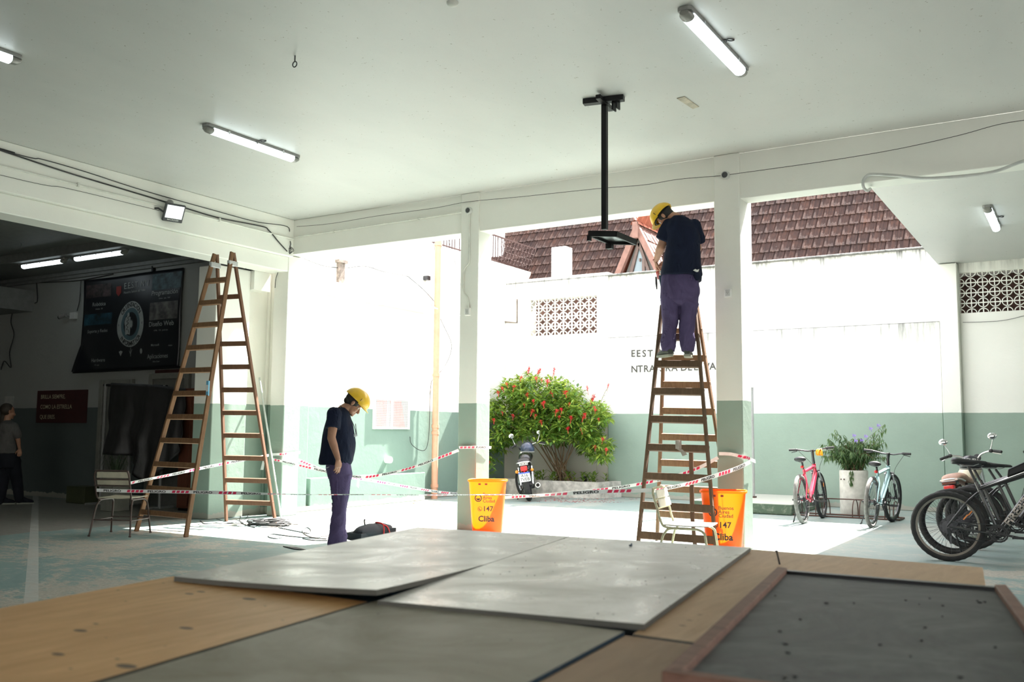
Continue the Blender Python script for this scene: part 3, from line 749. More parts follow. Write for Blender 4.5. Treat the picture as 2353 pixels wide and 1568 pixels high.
cable('white_pipe', 'short bent white pipe crossing in front of the orange drainpipe', [onx(952, 706, XS+.005)]+[onx(x, y, XS+.17) for x, y in ((962, 701), (980, 702), (1010, 712), (1035, 722), (1058, 727))], .016, M_white, 'pipe')
c = onx(976, 640, XS); b = MB().box((XS, c.y-.05, c.z-.04), (XS+.10, c.y+.05, c.z+.04)); single('camera_box', b, M_dmet, 'tiny dark security camera box high on the yard side wall', 'camera')
a0, a1 = onx(783, 600, XS+.06), onx(795, 652, XS+.06)
b = MB().box((XS, a0.y-.03, a1.z-.02), (XS+.07, a0.y+.10, a0.z)); b.box((XS, a0.y-.07, a0.z-.03), (XS+.1, a0.y+.14, a0.z+.02)); single('wall_corbel', b, M_stain, 'short damp-stained post above the moulding on the yard side wall', 'post')
c = onx(887, 1057, XS); b = MB(); b.lathe([(0, .11), (.055, .11), (.06, .09), (.06, 0)], (XS, c.y, c.z), (EY, EZ, EX), 18)
single('vent_pipe', b, M_white, 'round white vent pipe stub low on the side wall behind the worker', 'vent')
# orange drainpipe
a1 = onx(1015, 545, -10.46); a0 = onx(990, 1155, -10.46); xp = -10.46; yp = (a0.y+a1.y)/2
t = thing('drainpipe', 'tall orange drainpipe on the yard side wall, left of the first column', 'pipe', (xp, yp, 0))
b = MB(); b.tube([(xp, yp, 0), (xp, yp, 5.2)], .062, 14); b.build('pipe_shaft', M_orange, t, world=True)
for py in (980, 995, 1117, 862, 560): z_ = onx(1000, py, xp).z; b = MB(); b.tube([(xp, yp, z_-.03), (xp, yp, z_+.03)], .073, 14); b.build('collar', M_orange, t, world=True)
# grille window
c0, c1 = onx(857, 984, XS), onx(938, 921, XS)
t = thing('window_grille', 'white mesh-covered window with pink curtains, beside the standing worker', 'window', (XS, (c0.y+c1.y)/2, c0.z))
b = MB()
for p, q in (((c0.y, c0.z), (c1.y, c0.z)), ((c0.y, c1.z), (c1.y, c1.z)), ((c0.y, c0.z), (c0.y, c1.z)), ((c1.y, c0.z), (c1.y, c1.z)), (((c0.y+c1.y)/2, c0.z), ((c0.y+c1.y)/2, c1.z))):
    vt = abs(p[1]-q[1]) > abs(p[0]-q[0]); b.bar((XS+.015, p[0], p[1]-(.018 if vt else 0)), (XS+.015, q[0], q[1]+(.018 if vt else 0)), .036 if vt else .03, .036 if vt else .03)
b.build('window_frame', M_white, t, world=True)
b = MB(); n = 26
for i in range(1, n): y = c0.y+(c1.y-c0.y)*i/n; b.box((XS+.02, y-.0035, c0.z), (XS+.025, y+.0035, c1.z))
for i in range(1, 17): z_ = c0.z+(c1.z-c0.z)*i/17; b.box((XS+.02, c0.y, z_-.0035), (XS+.025, c1.y, z_+.0035))
b.build('mesh_grid', M_net, t, 0, world=True)
b = MB(); b.box((XS+.002, c0.y, c0.z), (XS+.006, c1.y, c1.z)); b.build('dark_interior', plain('greyish_pane', (.40, .38, .36), .7), t, world=True)
b = MB(); w = c1.y-c0.y
for u0, u1 in ((.08, .35), (.45, .78)):
    pts = []; k = 12
    for i in range(k+1): pts.append((XS+.010+.004*sin(i*2.1), c0.y+w*(u0+(u1-u0)*i/k)))
    b.add([(x, y+(.12 if zz == 0 else 0)*w*(1 if u0 > .3 else 0), c0.z+(c1.z-c0.z)*(.02+.95*zz)) for x, y in pts for zz in (0, 1)], [(2*i, 2*i+2, 2*i+3, 2*i+1) for i in range(k)])
b.build('curtain', M_pink, t, world=True)
# steel post in the yard
t = thing('steel_post', 'slim white and rusty grey post standing on the green step', 'post', (-4.93, 15.9, .175))
b = MB(); b.tube([(-4.93, 15.9, .175), (-4.93, 15.9, 5.3)], .05, 12); b.build('shaft', M_post, t, world=True)
b = MB(); b.tube([(-4.93, 15.9, 2.05), (-4.93, 15.9, 5.31)], .058, 12); b.build('white_sleeve', M_white, t, world=True)
b = MB(); b.box((-4.99, 15.84, .175), (-4.87, 15.96, .20)); b.build('foot', M_rack, t, world=True)
# conduit on the back wall, left
cable('conduit', 'grey-stained conduit with an elbow at the far left corner of the yard back wall', [ony(1188, 688, 16.98), ony(1188, 742, 16.98), ony(1160, 740, 16.98), ony(1125, 741, 16.98)], .018, M_stain, 'pipe', sm=False)
cable('electric_cable', 'pair of thin wires sagging under the right breeze-block window', [ony(x, y, 16.96) for x, y in ((2212, 741), (2260, 740), (2310, 736), (2370, 722))], .005, M_cablel)
# lettering on the back wall
b = MB()
for ch, px, py in [(c, x, 820) for c, x in zip('EEST', (1454.5, 1467, 1480, 1494))]+[('N', 1521, 818), ('\u00ba', 1532, 818), ('1', 1545, 817)]:
    b.text(ch, ony(px, py, 16.965), EX, EZ, .19, off=.016, align='C', lift=0)
for ch, px in zip('NTRASRADELVALLE', (1457, 1471, 1485, 1499, 1520, 1535, 1550, 1571, 1585, 1599, 1624, 1638, 1652, 1666, 1680)):
    b.text(ch, ony(px, 856-(px-1457)*.035, 16.965), EX, EZ, .19, off=.016, align='C', lift=0)
o = b.build('painted_lettering', M_inkg, None, 0, world=True)
tag(o, 'dark spaced capital letters in two lines on the white yard wall', 'lettering')
# sticks and scraps near the corner
cable('white_rod', 'thin pale rod leaning on the recessed wall behind the left ladder', [onx(596, 868, -10.5), z0 := onz(646, 1192, 0.012)], .014, plain('pale_rod', (.46, .50, .45), .5), 'rod', sm=False)
cable('plastic_pipe', 'white plastic pipe lying on the floor beside the left ladder', [onz(458, 1208, .012), onz(545, 1207, .012)], .012, M_white, 'pipe', sm=False)

# cables on the floor
def floor_cable(label, pts, r=.006, mat=None):
    P = smoothpts([onz(x, y, r) for x, y in pts], 5)
    b = MB(); b.tube(P, r, 5); return single('floor_cable', b, mat or M_cable, label, 'cable', 'loose cables on the floor', smooth=60)
floor_cable('cable end looping on the floor left of the coil, under the ladder', [(460, 1197), (475, 1205), (520, 1203), (548, 1200), (565, 1192), (571, 1182), (562, 1180), (552, 1190), (556, 1203), (585, 1213)])
floor_cable('cable running from the coil to the standing worker with a small loop', [(640, 1213), (690, 1223), (710, 1226), (714, 1219), (706, 1213), (695, 1219), (700, 1228), (722, 1236), (755, 1231)])
floor_cable('cable with a flat loop on the floor in front of the coil', [(648, 1236), (632, 1238), (617, 1234), (625, 1228), (660, 1232), (700, 1236), (750, 1239)])
floor_cable('short straight cable end beside the worker\'s feet', [(695, 1238), (720, 1242), (752, 1243)])
floor_cable('thin wire stretching behind the coil to the right', [(640, 1197), (665, 1204), (686, 1206), (668, 1211), (640, 1213)], .005, M_cablel)
floor_cable('thin stray wire on the floor by the foot of the left ladder', [(497, 1193), (520, 1199), (545, 1196), (560, 1203)], .004)
cc = onz(617, 1209, 0); b = MB(); random.seed(5)
for i in range(15):
    rx_, ry_ = random.uniform(.10, .30), random.uniform(.05, .13); ox, oy = random.uniform(-.07, .07), random.uniform(-.04, .04); ph = random.uniform(0, 6)
    b.tube([cc+V(((cos(q)*rx_+ox)*.9+.1*sin(2*q+ph)*.1, (sin(q)*ry_+oy)*1.6+(cos(q)*rx_+ox)*.25, .008+.007*i*.7+.006*sin(2*q+ph))) for q in [2*pi*k/18 for k in range(18)]], .0065, 5, closed=True)
single('cable_coil', b, plain('dusty_cable', (.035, .035, .035), .6, var=.6, sc=8), 'tangled heap of dark cable on the sunny floor by the left ladder', 'cable coil')
e = onz(680, 1262, 0); b = MB(); b.prism([onz(650, 1257, .002), onz(680, 1259, .002), onz(703, 1265, .002), onz(675, 1263, .002)], (0, 0, .008)); single('wood_splinter', b, M_ink, 'thin dark splinter on the shaded floor left of the worker', 'splinter')
b = MB(); random.seed(11); lp = []
for i in range(60):
    c = onz(random.uniform(945, 1015), random.uniform(1152, 1160), .004)
    a = random.uniform(0, 6.28); d = V((cos(a), sin(a), 0)); s_ = V((-sin(a), cos(a), 0)); L = random.uniform(.02, .05)
    b.add([c-d*L, c+s_*L*.4+V((0, 0, .006)), c+d*L, c-s_*L*.4+V((0, 0, .006))], [(0, 1, 2, 3)])
o = b.build('leaf_litter', plain('dry_leaves', (.34, .23, .10), .9, var=.5), None, 0, world=True); tag(o, 'dry leaves gathered at the foot of the orange drainpipe', 'leaves', kind='stuff')
b = MB(); random.seed(12)
for i in range(260):
    c = onz(random.gauss(1330, 60), 1146+random.uniform(-6, 9), .004)
    a = random.uniform(0, 6.28); d = V((cos(a), sin(a), 0)); s_ = V((-sin(a), cos(a), 0)); L = random.uniform(.015, .035)
    b.add([c-d*L, c+s_*L*.5+V((0, 0, .004)), c+d*L, c-s_*L*.5+V((0, 0, .004))], [(0, 1, 2, 3)])
o = b.build('fallen_petals', plain('red_petals', (.42, .06, .07), .8, var=.5), None, 0, world=True); tag(o, 'small red petals scattered on the ground before the flower bed', 'petals', kind='stuff')
# ================================================================== LADDERS
def ladder(label, fa, ta, fb, tb, nr, mA, mB, rw=.055, rt=.028, rungh=.062, first=.55, step=None, over=0.0, tapes=True, rmat=None):
    """fa/ta: two feet and two tops of the near section, fb/tb of the far one"""
    base = (V(fa[0])+V(fa[1])+V(fb[0])+V(fb[1]))/4
    t = thing('stepladder', label, 'ladder', base)
    for k, (f, tp, mt) in enumerate(((fa, ta, mA), (fb, tb, mB))):
        f = [V(x) for x in f]; tp = [V(x) for x in tp]
        side = (f[1]-f[0]).normalized(); nrm = side.cross(tp[0]-f[0]).normalized()
        for i in range(2):
            b = MB(); b.bar(f[i], tp[i]+(tp[i]-f[i]).normalized()*.05, rt, rw, up=nrm); b.build('rail', mt, t, world=True, bevel=.004)
        L = (tp[0]-f[0]).length
        for r in range(nr[k]):
            u = (first[k]+step[k]*r)
            u = u/(tp[0].z-f[0].z)
            a, c = f[0].lerp(tp[0], u), f[1].lerp(tp[1], u)
            dr = (tp[0]-f[0]).normalized()
            d = (c-a).normalized()
            off = nrm*(rw/2+.008)*(-1 if nrm.y > 0 else 1)*(1 if k == 0 else -1)
            ext = d*(rt*.5)
            b = MB(); b.bar(a-ext+off*0, c+ext+off*0, .055 if k == 0 else .045, rungh, up=dr)
            b.build('rung', rmat or mt, t, world=True, bevel=.006)
    return t, None

def laddertape(t, p, mt):
    p = V(p); b = MB(); b.box((p.x-.022, p.y-.05, p.z-.03), (p.x+.022, p.y+.05, p.z+.035)); b.build('tape_wrap', mt, t, world=True, bevel=.005)
M_ducttape = plain('silver_tape', (.55, .56, .56), .35, .4)
ya = 8.2
T1a, T1b = ony(491, 592, ya), ony(532, 588, ya); T2a, T2b = ony(499, 594, ya+.12), ony(538, 590, ya+.12)
F1a, F1b = onz(313, 1222), onz(427, 1235); F2a, F2b = onz(520, 1199), onz(633, 1203)
Hh = T1a.z
lad1, _ = ladder('tall brown wooden A-frame ladder standing empty beside the dark hall', (F1a, F1b), (T1a, T1b), (F2a, F2b), (T2a, T2b), (11, 10), M_lad1, M_lad1r, first=(.235, .27), step=(.292, .302))
for p in (T1a, T1b, T2a, T2b): laddertape(lad1, p+V((0, 0, -.10)), M_ducttape)
s0 = F1b.lerp(T1b, .505); b = MB(); b.box((s0.x-.018, s0.y-.045, s0.z-.09), (s0.x+.024, s0.y-.028, s0.z+.09)); b.build('blue_sticker', M_stickerb, lad1, world=True); b = MB(); b.box((s0.x-.014, s0.y-.0465, s0.z-.04), (s0.x+.020, s0.y-.045, s0.z+.04)); b.build('sticker_label', M_white, lad1, world=True)
# worker's ladder
g1, g2 = V((-4.16, 9.20, 0)), V((-3.20, 9.20, 0))
def meet(px0, py0, px1, py1, y0, y1): pass
yt = 9.80
G1a, G1b = ony(1464, 1262, 9.2), ony(1647, 1275, 9.2); G1a.z = 0; G1b.z = 0
U1a, U1b = ony(1520, 712, yt), ony(1598, 712, yt)
G2a, G2b = ony(1510, 1245, 10.42), ony(1668, 1250, 10.42); G2a.z = 0; G2b.z = 0
G2b.x = G2a.x+.93
U2a, U2b = ony(1528, 714, yt+.10), ony(1603, 714, yt+.10)
lad2, _ = ladder('old paint-spattered wooden A-frame ladder with a worker standing on it', (G1a, G1b), (U1a, U1b), (G2a, G2b), (U2a, U2b), (9, 8), M_lad2, M_lad1, first=(.185, .32), step=(.305, .298), rungh=.076)
hinge = (U1a+U2a)/2
for q1, q2 in ((U1a, U2a), (U1b, U2b)): b = MB(); b.bar(q1, q2, .01, .06); b.build('hinge_plate', M_dmet, lad2, world=True)
c = ony(1559, 1022, 9.33); b = MB(); b.box((c.x-.02, c.y-.035, c.z-.045), (c.x+.02, c.y+.035, c.z+.045)); b.prism([(c.x-.02, c.y-.03, c.z-.04), (c.x+.05, c.y-.03, c.z-.05), (c.x+.11, c.y-.04, c.z-.10), (c.x+.06, c.y-.04, c.z-.12), (c.x+.03, c.y-.03, c.z-.07)], (0, .01, 0)); b.build('rag_knot', plain('dirty_rag', (.30, .27, .24), .9, var=.4), lad2, world=True)
b = MB(); b.tube([ony(1587, 1036, 9.9), ony(1585, 1060, 9.9), ony(1592, 1085, 9.9)], .006, 6); b.bar(ony(1588, 1040, 9.9), ony(1591, 1190, 9.9), .045, .02, up=EY); e = ony(1597, 1215, 9.9); b.bar(ony(1591, 1190, 9.9), V((e.x, 9.9, .02)), .04, .02, up=EY); b.build('prop_stick', M_lad2, lad2, world=True)

# ================================================================== CHAIRS
def chair(label, loc, rz, tube_m, board_m, edge_m):
    """school chair; +y is the front"""
    t = thing('school_chair', label, 'chair', loc, rz); w, d, h, H = .20, .19, .43, .76; r = .011
    for s in (-1, 1):
        pts = [V((s*(w+.05), d+.04, 0)), V((s*(w+.02), d+.0, h-.10)), V((s*(w+.01), d-.02, h-.04)), V((s*w, d-.07, h-.015)), V((s*w, d-.12, h-.012))]
        b = MB(); b.tube(smoothpts(pts, 5), r, 8); b.ball(pts[0]+V((0, 0, .008)), .016, n=8, k=6); b.build('leg', tube_m, t, 60)
        pts = [V((s*(w+.05), -d-.07, 0)), V((s*(w+.02), -d-.01, h-.12)), V((s*(w+.01), -d+.02, h-.05)), V((s*w, -d+.07, h-.015)), V((s*w, d-.12, h-.012))]
        b = MB(); b.tube(smoothpts(pts, 5), r, 8); b.ball(pts[0]+V((0, 0, .008)), .016, n=8, k=6); b.build('leg', tube_m, t, 60)
        b = MB(); b.tube([(s*(w+.033), d+.012, h*.42), (s*(w+.033), -d-.035, h*.42)], .008, 6); b.build('stretcher', tube_m, t)
    b = MB(); b.tube([(-w-.033, d+.012, h*.44), (w+.033, d+.012, h*.44)], .008, 6); b.tube([(-w-.033, -d-.035, h*.44), (w+.033, -d-.035, h*.44)], .008, 6); b.build('crossbar', tube_m, t)
    wb = w+.012
    pts = [V((-w, .05, h-.01)), V((-w, -d+.03, h-.005)), V((-wb, -d-.02, h+.05)), V((-wb, -d-.05, h+.16)), V((-wb, -d-.085, H-.06)), V((-wb+.015, -d-.09, H-.015)), V((-wb+.05, -d-.09, H))]
    pts = pts + [V((-p.x, p.y, p.z)) for p in reversed(pts)]
    b = MB(); b.tube(smoothpts(pts, 4), r, 8); b.build('back_frame', tube_m, t, 60)
    b = MB()
    for zz, yy in ((h+.155, -d-.05), (h+.23, -d-.07)): b.tube([(-wb, yy-.004, zz), (wb, yy-.004, zz)], .008, 6)
    b.build('back_rails', tube_m, t)
    b = MB(); nx, ny = 12, 8; vs = []
    for k, tz in ((0, .008), (1, 0)):
        for i in range(nx+1):
            for j in range(ny+1):
                x = -w-.005+(2*w+.01)*i/nx; y = -d+.0+(2*d+.02)*j/ny; vs.append((x*(1-.03*(j/ny < .05)), y, h+.004+.010*sin((y+d)/(2*d)*pi)*-.4+.012*(abs(x)/w)**2*.5+tz))
    q = (nx+1)*(ny+1); idx = lambda i, j: i*(ny+1)+j
    fs = [(idx(i, j), idx(i+1, j), idx(i+1, j+1), idx(i, j+1)) for i in range(nx) for j in range(ny)]
    fs += [(q+idx(i, j), q+idx(i, j+1), q+idx(i+1, j+1), q+idx(i+1, j)) for i in range(nx) for j in range(ny)]
    rim = [idx(i, 0) for i in range(nx+1)]+[idx(nx, j) for j in range(1, ny+1)]+[idx(i, ny) for i in range(nx-1, -1, -1)]+[idx(0, j) for j in range(ny-1, 0, -1)]
    fs += [(rim[i], q+rim[i], q+rim[(i+1) % len(rim)], rim[(i+1) % len(rim)]) for i in range(len(rim))]
    b.add(vs, fs); b.build('seat', board_m, t)
    b = MB()
    b.prism([(-wb+.01, -d-.032, h+.165), (wb-.01, -d-.032, h+.165), (wb-.01, -d-.052, h+.235), (-wb+.01, -d-.052, h+.235)], (0, .010, 0)); b.prism([(-wb+.01, -d-.056, h+.245), (wb-.01, -d-.056, h+.245), (wb-.02, -d-.074, H-.014), (-wb+.02, -d-.074, H-.014)], (0, .010, 0)); b.build('backrest', board_m, t, bevel=.01)
    return t
M_cb = plain('aged_cream_laminate', (.45, .42, .32), .45, var=.2, sc=7)
c1, c2, c3, c4 = onz(211, 1232), onz(296, 1236), onz(262, 1222), onz(341, 1226)
cc = (c1+c2+c3+c4)/4; fr = ((c3+c4)-(c1+c2)).normalized(); ang = atan2(fr.y, fr.x)-pi/2
chair('brown-framed school chair with cream seat, tied with barrier tape, left of the tall ladder', cc, ang, M_brown, M_cb, M_cb)
pc = (ony(1545, 1207, 8.1)+ony(1625, 1207, 8.1))/2; pc.z = 0
chair('paint-spattered cream tube chair beneath the worker\'s ladder', pc, radians(-82), M_cream, plain('pale_seat_board', (.62, .60, .52), .5), M_cream)

# ================================================================== BINS
def bin_(label, loc, rz, group=None):
    t = thing('litter_bin', label, 'bin', loc, rz); H = .66
    def sec(z, w, d, p=5.0, n=40):
        o = []
        for i in range(n):
            q = 2*pi*i/n; c_, s_ = cos(q), sin(q); k = (abs(c_)**p+abs(s_)**p)**(-1/p); o.append((w*k*c_, d*k*s_, z))
        return o
    def shell(b, zs, th):
        rings = [sec(z, w, w*.82) for z, w in zs]+[sec(z, w-th, w*.82-th) for z, w in reversed(zs)]
        n = 40; vs = [v for r in rings for v in r]; fs = [(i*n+j, i*n+(j+1) % n, (i+1)*n+(j+1) % n, (i+1)*n+j) for i in range(len(rings)-1) for j in range(n)]
        fs += [tuple(range(n))[::-1], tuple(range((len(rings)-1)*n, len(rings)*n))[::-1]]; b.add(vs, fs)
    zs = [(0, .165), (.03, .18), (.3, .20), (.60, .222), (H, .228)]
    b = MB(); shell(b, zs, .004); b.build('bin_body', M_bin, t, 50)
    b = MB(); rings = [sec(z, w, w*.82+.0) for z, w in ((H-.02, .228), (H-.018, .24), (H, .243), (H+.006, .236), (H, .226))]; n = 40
    b.add([v for r in rings for v in r], [(i*n+j, i*n+(j+1) % n, (i+1)*n+(j+1) % n, (i+1)*n+j) for i in range(4) for j in range(n)]); b.build('rim', M_bin, t, 60)
    def on(z): # front face wall distance at height z
        for (z0_, w0), (z1_, w1) in zip(zs, zs[1:]):
            if z0_ <= z <= z1_: return (w0+(w1-w0)*(z-z0_)/(z1_-z0_))*.82
    def put(b, s, x, z, size, al='L', off=.012):
        b.text(s, (0, 0, 0), EX, EZ, size, align=al, off=off, mapf=lambda u, v: V((x+u, -on(z+v)-.0025, z+v)))
    b = MB(); x0 = .0 if not group else 0
    X0 = -.045
    put(b, 'Buenos', X0, .475, .052); put(b, 'Aires', X0, .435, .052); put(b, 'Ciudad', X0, .395, .052); ink = M_inkm if group == 0 else M_ink; b.build('city_lettering', ink, t, 0); b = MB(); put(b, '147', X0+.0, .29, .085, off=.02); b.build('phone_number', ink, t, 0); b = MB(); put(b, 'Cliba', X0-.055, .165, .095, off=.03); b.build('company_lettering', ink, t, 0); b = MB()
    def ringt(cx, cz, r, w, a0=0, a1=2*pi, n=20):
        vs = []; fs = []
        for i in range(n+1):
            q = a0+(a1-a0)*i/n
            for rr in (r, r-w): vs.append((cx+rr*cos(q), -on(cz+rr*sin(q))-.0025, cz+rr*sin(q)))
        b.add(vs, [(2*i, 2*i+2, 2*i+3, 2*i+1) for i in range(n)])
    ringt(X0-.055, .445, .045, .012); ringt(X0-.055, .445, .026, .012, pi, 2*pi, 10); ringt(X0-.055, .432, .012, .012, 0, 2*pi, 8)
    b.build('city_logo', ink, t, 0); b = MB(); ringt(X0-.035, .315, .028, .005); ringt(X0-.03, .318, .02, .009, pi*.8, pi*1.7, 8)
    b.build('phone_symbol', ink, t, 0)
    b = MB()
    for x_ in (-.10, -.02): b.box((x_, -.190, H-.055), (x_+.03, -.1875, H-.035))
    b.build('slots', M_inkm, t, 0)
    return t
q = ony(1121, 1160, 9.83); bin_('orange bin glowing yellow at the foot of the column behind the standing worker', (q.x-.01, 9.84, 0), radians(28))
q = ony(1666, 1190, 9.66); bin_('deeper orange bin at the foot of the column right of the ladder worker', (q.x, 9.62, 0), radians(16))

# ================================================================== BARRIER TAPE
def tape(label, pts, h=.037, ph=0.0, n=40, twist=None, k=6):
    P = smoothpts(pts, k) if len(pts) > 2 else [V(pts[0]).lerp(V(pts[-1]), i/n) for i in range(n+1)]
    S = [0.0]
    for a, c in zip(P, P[1:]): S.append(S[-1]+(c-a).length)
    L = S[-1]
    def at(s):
        s = max(0, min(L, s))
        for i in range(len(S)-1):
            if s <= S[i+1] or i == len(S)-2:
                f = (s-S[i])/max(1e-9, S[i+1]-S[i]); p = P[i].lerp(P[i+1], f); d = (P[i+1]-P[i]).normalized(); break
        tw = twist(s/L) if twist else 0.35*sin(s*1.7+ph*5)+.15*sin(s*4.3)
        nn = d.cross(EZ).normalized(); u = nn.cross(d).normalized(); u = u*cos(tw)+nn*sin(tw); return p, d, u, u.cross(d)
    b = MB(); m_ = max(8, int(L/.06)); vs = []
    for side in (1, -1):
        for i in range(m_+1):
            p, d, u, nn = at(L*i/m_)
            for e in (-h/2, h/2): vs.append(p+u*e+nn*side*.0006)
    q = 2*(m_+1)
    fs = [(2*i, 2*i+1, 2*i+3, 2*i+2) for i in range(m_)]+[(q+2*i, q+2*i+2, q+2*i+3, q+2*i+1) for i in range(m_)]
    fs += [(2*i+1, q+2*i+1, q+2*i+3, 2*i+3) for i in range(m_)]+[(2*i, 2*i+2, q+2*i+2, q+2*i) for i in range(m_)]
    b.add(vs, fs)
    for side in (1, -1):
        def mp(u0, v0, s0):
            p, d, u, nn = at(s0+(u0 if side > 0 else -u0)); return p+u*v0+nn*(-side)*.0022
        s = ph % .62 - .62
        while s < L:
            if s > 0 and s+.25 < L:
                st = s if side > 0 else s+.25
                tv, tf = text_data('PELIGRO', .03); w = max(x[0] for x in tv)
                b.add([mp(x[0]/w*.25, (x[1]-.35)*h*.9, st) for x in tv], tf, 2)
            r0 = s+.33
            for j in range(4):
                a = r0+j*.06
                if a > 0 and a+.06 < L:
                    vs = [mp(0, 0, 0)]*0
                    for uu, vv in ((0, -h*.36), (.042, -h*.36), (.055, h*.36), (.013, h*.36)):
                        p, d, u, nn = at(a+uu); vs.append(p+u*vv+nn*(-side)*.0018)
                    b.add(vs, [(0, 1, 2, 3) if side > 0 else (3, 2, 1, 0)], 1)
            s += .62
    o = b.build('barrier_tape', [M_tapew, M_taper, M_ink], None, 0, world=True)
    return tag(o, label, 'barrier tape', 'red and white barrier tapes')
def yl(px, py, x0y0, x1y1):   # point on a sight line above the straight run between two ground points
    (xa, ya_), (xb, yb_) = x0y0, x1y1; d = V((xb-xa, yb_-ya_, 0)).normalized(); n_ = V((-d.y, d.x, 0)); return onpl(px, py, V((xa, ya_, 0)), n_)
A, B_ = (-10.05, 6.72), (-3.55, 8.1)
tape('barrier tape from the brown chair across the standing worker\'s knees to the column', [yl(x, y, A, B_) for x, y in ((222, 1127), (300, 1129), (430, 1131), (560, 1134), (700, 1137), (850, 1137), (1000, 1138), (1160, 1137), (1250, 1138), (1360, 1131), (1500, 1127))], ph=.1, twist=lambda s: .1+1.15*max(0, min(1, (s-.28)/.1))*max(0, min(1, (.90-s)/.08)))
B1, B2 = (-6.6, 10.36), (-3.5, 9.97)
tape('barrier tape rising behind the worker\'s ladder from the left bin', [yl(x, y, B1, B2) for x, y in ((1160, 1144), (1250, 1138), (1350, 1129), (1440, 1118), (1530, 1100), (1600, 1078), (1650, 1052))], ph=.4)
C1, C2 = (-3.55, 8.1), (-3.08, 10.25)
tape('barrier tape rising from the cream chair to the right-hand column', [yl(x, y, C1, C2) for x, y in ((1502, 1128), (1540, 1121), (1590, 1110), (1640, 1095), (1690, 1078), (1724, 1062))], ph=.2, h=.042)
tape('barrier tape wrapped round the right-hand column', [ony(1652, 1043, 9.96), ony(1680, 1044, 9.96), ony(1708, 1051, 9.96), V((-3.16, 10.05, ony(1710, 1052, 9.96).z-.005)), V((-3.16, 10.33, ony(1726, 1061, 10.3).z))], ph=.5, k=5)
tape('barrier tape wrapped round the middle column behind the standing worker', [ony(1055, 1029, 9.96), ony(1096, 1028, 9.96), V((-6.645, 10.0, ony(1096, 1028, 9.96).z)), V((-6.64, 10.33, ony(1118, 1029, 10.3).z))], ph=.3, k=4)
D1, D2 = (-10.35, 9.95), (-6.96, 9.97)
tape('barrier tape drooping from the corner column behind the worker to the middle column', [yl(x, y, D1, D2) for x, y in ((627, 1056), (680, 1068), (740, 1082), (790, 1092), (835, 1097), (880, 1091), (940, 1077), (1000, 1056), (1054, 1035))], ph=.2)
tape('barrier tape round the corner column near the leaning rod', [ony(624, 1045, 9.96), ony(652, 1044, 9.96), V((-10.03, 10.0, ony(655, 1044, 9.96).z)), V((-10.03, 10.34, ony(681, 1040, 10.3).z))], ph=.45, k=4)
E1, E2 = (-9.72, 6.9), (-10.40, 9.95)
tape('barrier tape from the brown chair back through the tall ladder to the corner', [yl(x, y, E1, E2) for x, y in ((297, 1111), (350, 1100), (400, 1090), (460, 1077), (540, 1061), (622, 1046))], ph=.15)
tape('faint far barrier tape low along the side wall of the yard', [onx(x, y, -10.2) for x, y in ((684, 1057), (740, 1080), (800, 1096), (860, 1106), (940, 1120), (1000, 1130), (1056, 1136))], ph=.35, h=.045)
b = MB(); c = yl(822, 1100, D1, D2); b.prism([c, c+V((.03, 0, 0)), c+V((.02, 0, -.13)), c+V((-.02, 0, -.10))], (0, .004, 0)); single('tape_end', b, M_tapew, 'loose knotted end of barrier tape hanging behind the standing worker', 'barrier tape')
b = MB(); c = yl(606, 1049, E1, E2); b.prism([c, c+V((.03, 0, 0)), c+V((.0, 0, -.2)), c+V((-.06, 0, -.2))], (0, .004, 0)); single('tape_end', b, M_tapew, 'crumpled barrier tape end hanging behind the tall ladder', 'barrier tape')

# ================================================================== FOREGROUND BOARDS
def tabl(x0, y0, x1, y1, z, label, g=None):
    t = thing('work_table', label, 'table', ((x0+x1)/2, (y0+y1)/2, 0), group=g)
    b = MB(); b.box((x0, y0, z-.04), (x1, y1, z)); b.build('table_top', M_blue, t, world=True, bevel=.005)
    for x in (x0+.06, x1-.06):
        for y in (y0+.06, y1-.06): b = MB(); b.box((x-.025, y-.025, 0), (x+.025, y+.025, z-.04)); b.build('leg', M_black, t, world=True)
ZT = .728
tabl(-2.55, .35, -.99, 2.40, ZT, 'dark table under the plywood and cream boards nearest the camera')
tabl(-2.75, 2.44, -1.30, 3.9, ZT, 'dark table under the two glossy white boards')
tabl(-.965, .45, -.40, 3.95, ZT, 'dark table under the grey framed board')
def board(name, label, pts, z, th, mats, edge=None, tilt=None):
    n = len(pts); P = [V((p[0], p[1], z+(tilt[i] if tilt else 0))) for i, p in enumerate(pts)]
    b = MB(); vs = [p-V((0, 0, th)) for p in P]+P
    b.add(vs, [tuple(range(n))[::-1]]+[(i, (i+1) % n, n+(i+1) % n, n+i) for i in range(n)], 1); b.add(P, [tuple(range(n))], 0)
    return single(name, b, mats, label, 'board', bevel=0, smooth=0)
zP = ZT+.018
board('plywood_sheet', 'knotty yellow plywood sheet in the lower left foreground', [(-2.71, 2.20), (-1.845, 2.20), (-1.60, .3), (-2.46, .3)][::-1], zP, .018, [M_ply, M_lamedge])
board('cream_board', 'smudged cream board in front, between the yellow plywood and the brown board', [(-1.815, 2.215), (-1.02, 2.215), (-.87, .3), (-1.56, .3)][::-1], zP+.006, .018, [M_lam3, M_blue])
board('raw_plywood_sheet', 'bare plywood sheet beyond and beside the grey framed board', [(-1.30, 4.13), (-.37, 4.09), (-.33, 3.70), (-.16, 2.21), (-1.0, 2.225)][::-1], zP, .018, [M_ply2, M_lamedge])
board('brown_board', 'brown board under the near left corner of the grey framed board', [(-1.01, 2.20), (-.16, 2.19), (-.05, .3), (-.86, .3)][::-1], zP, .018, [M_plyd, M_lamedge])
zW = zP+.018
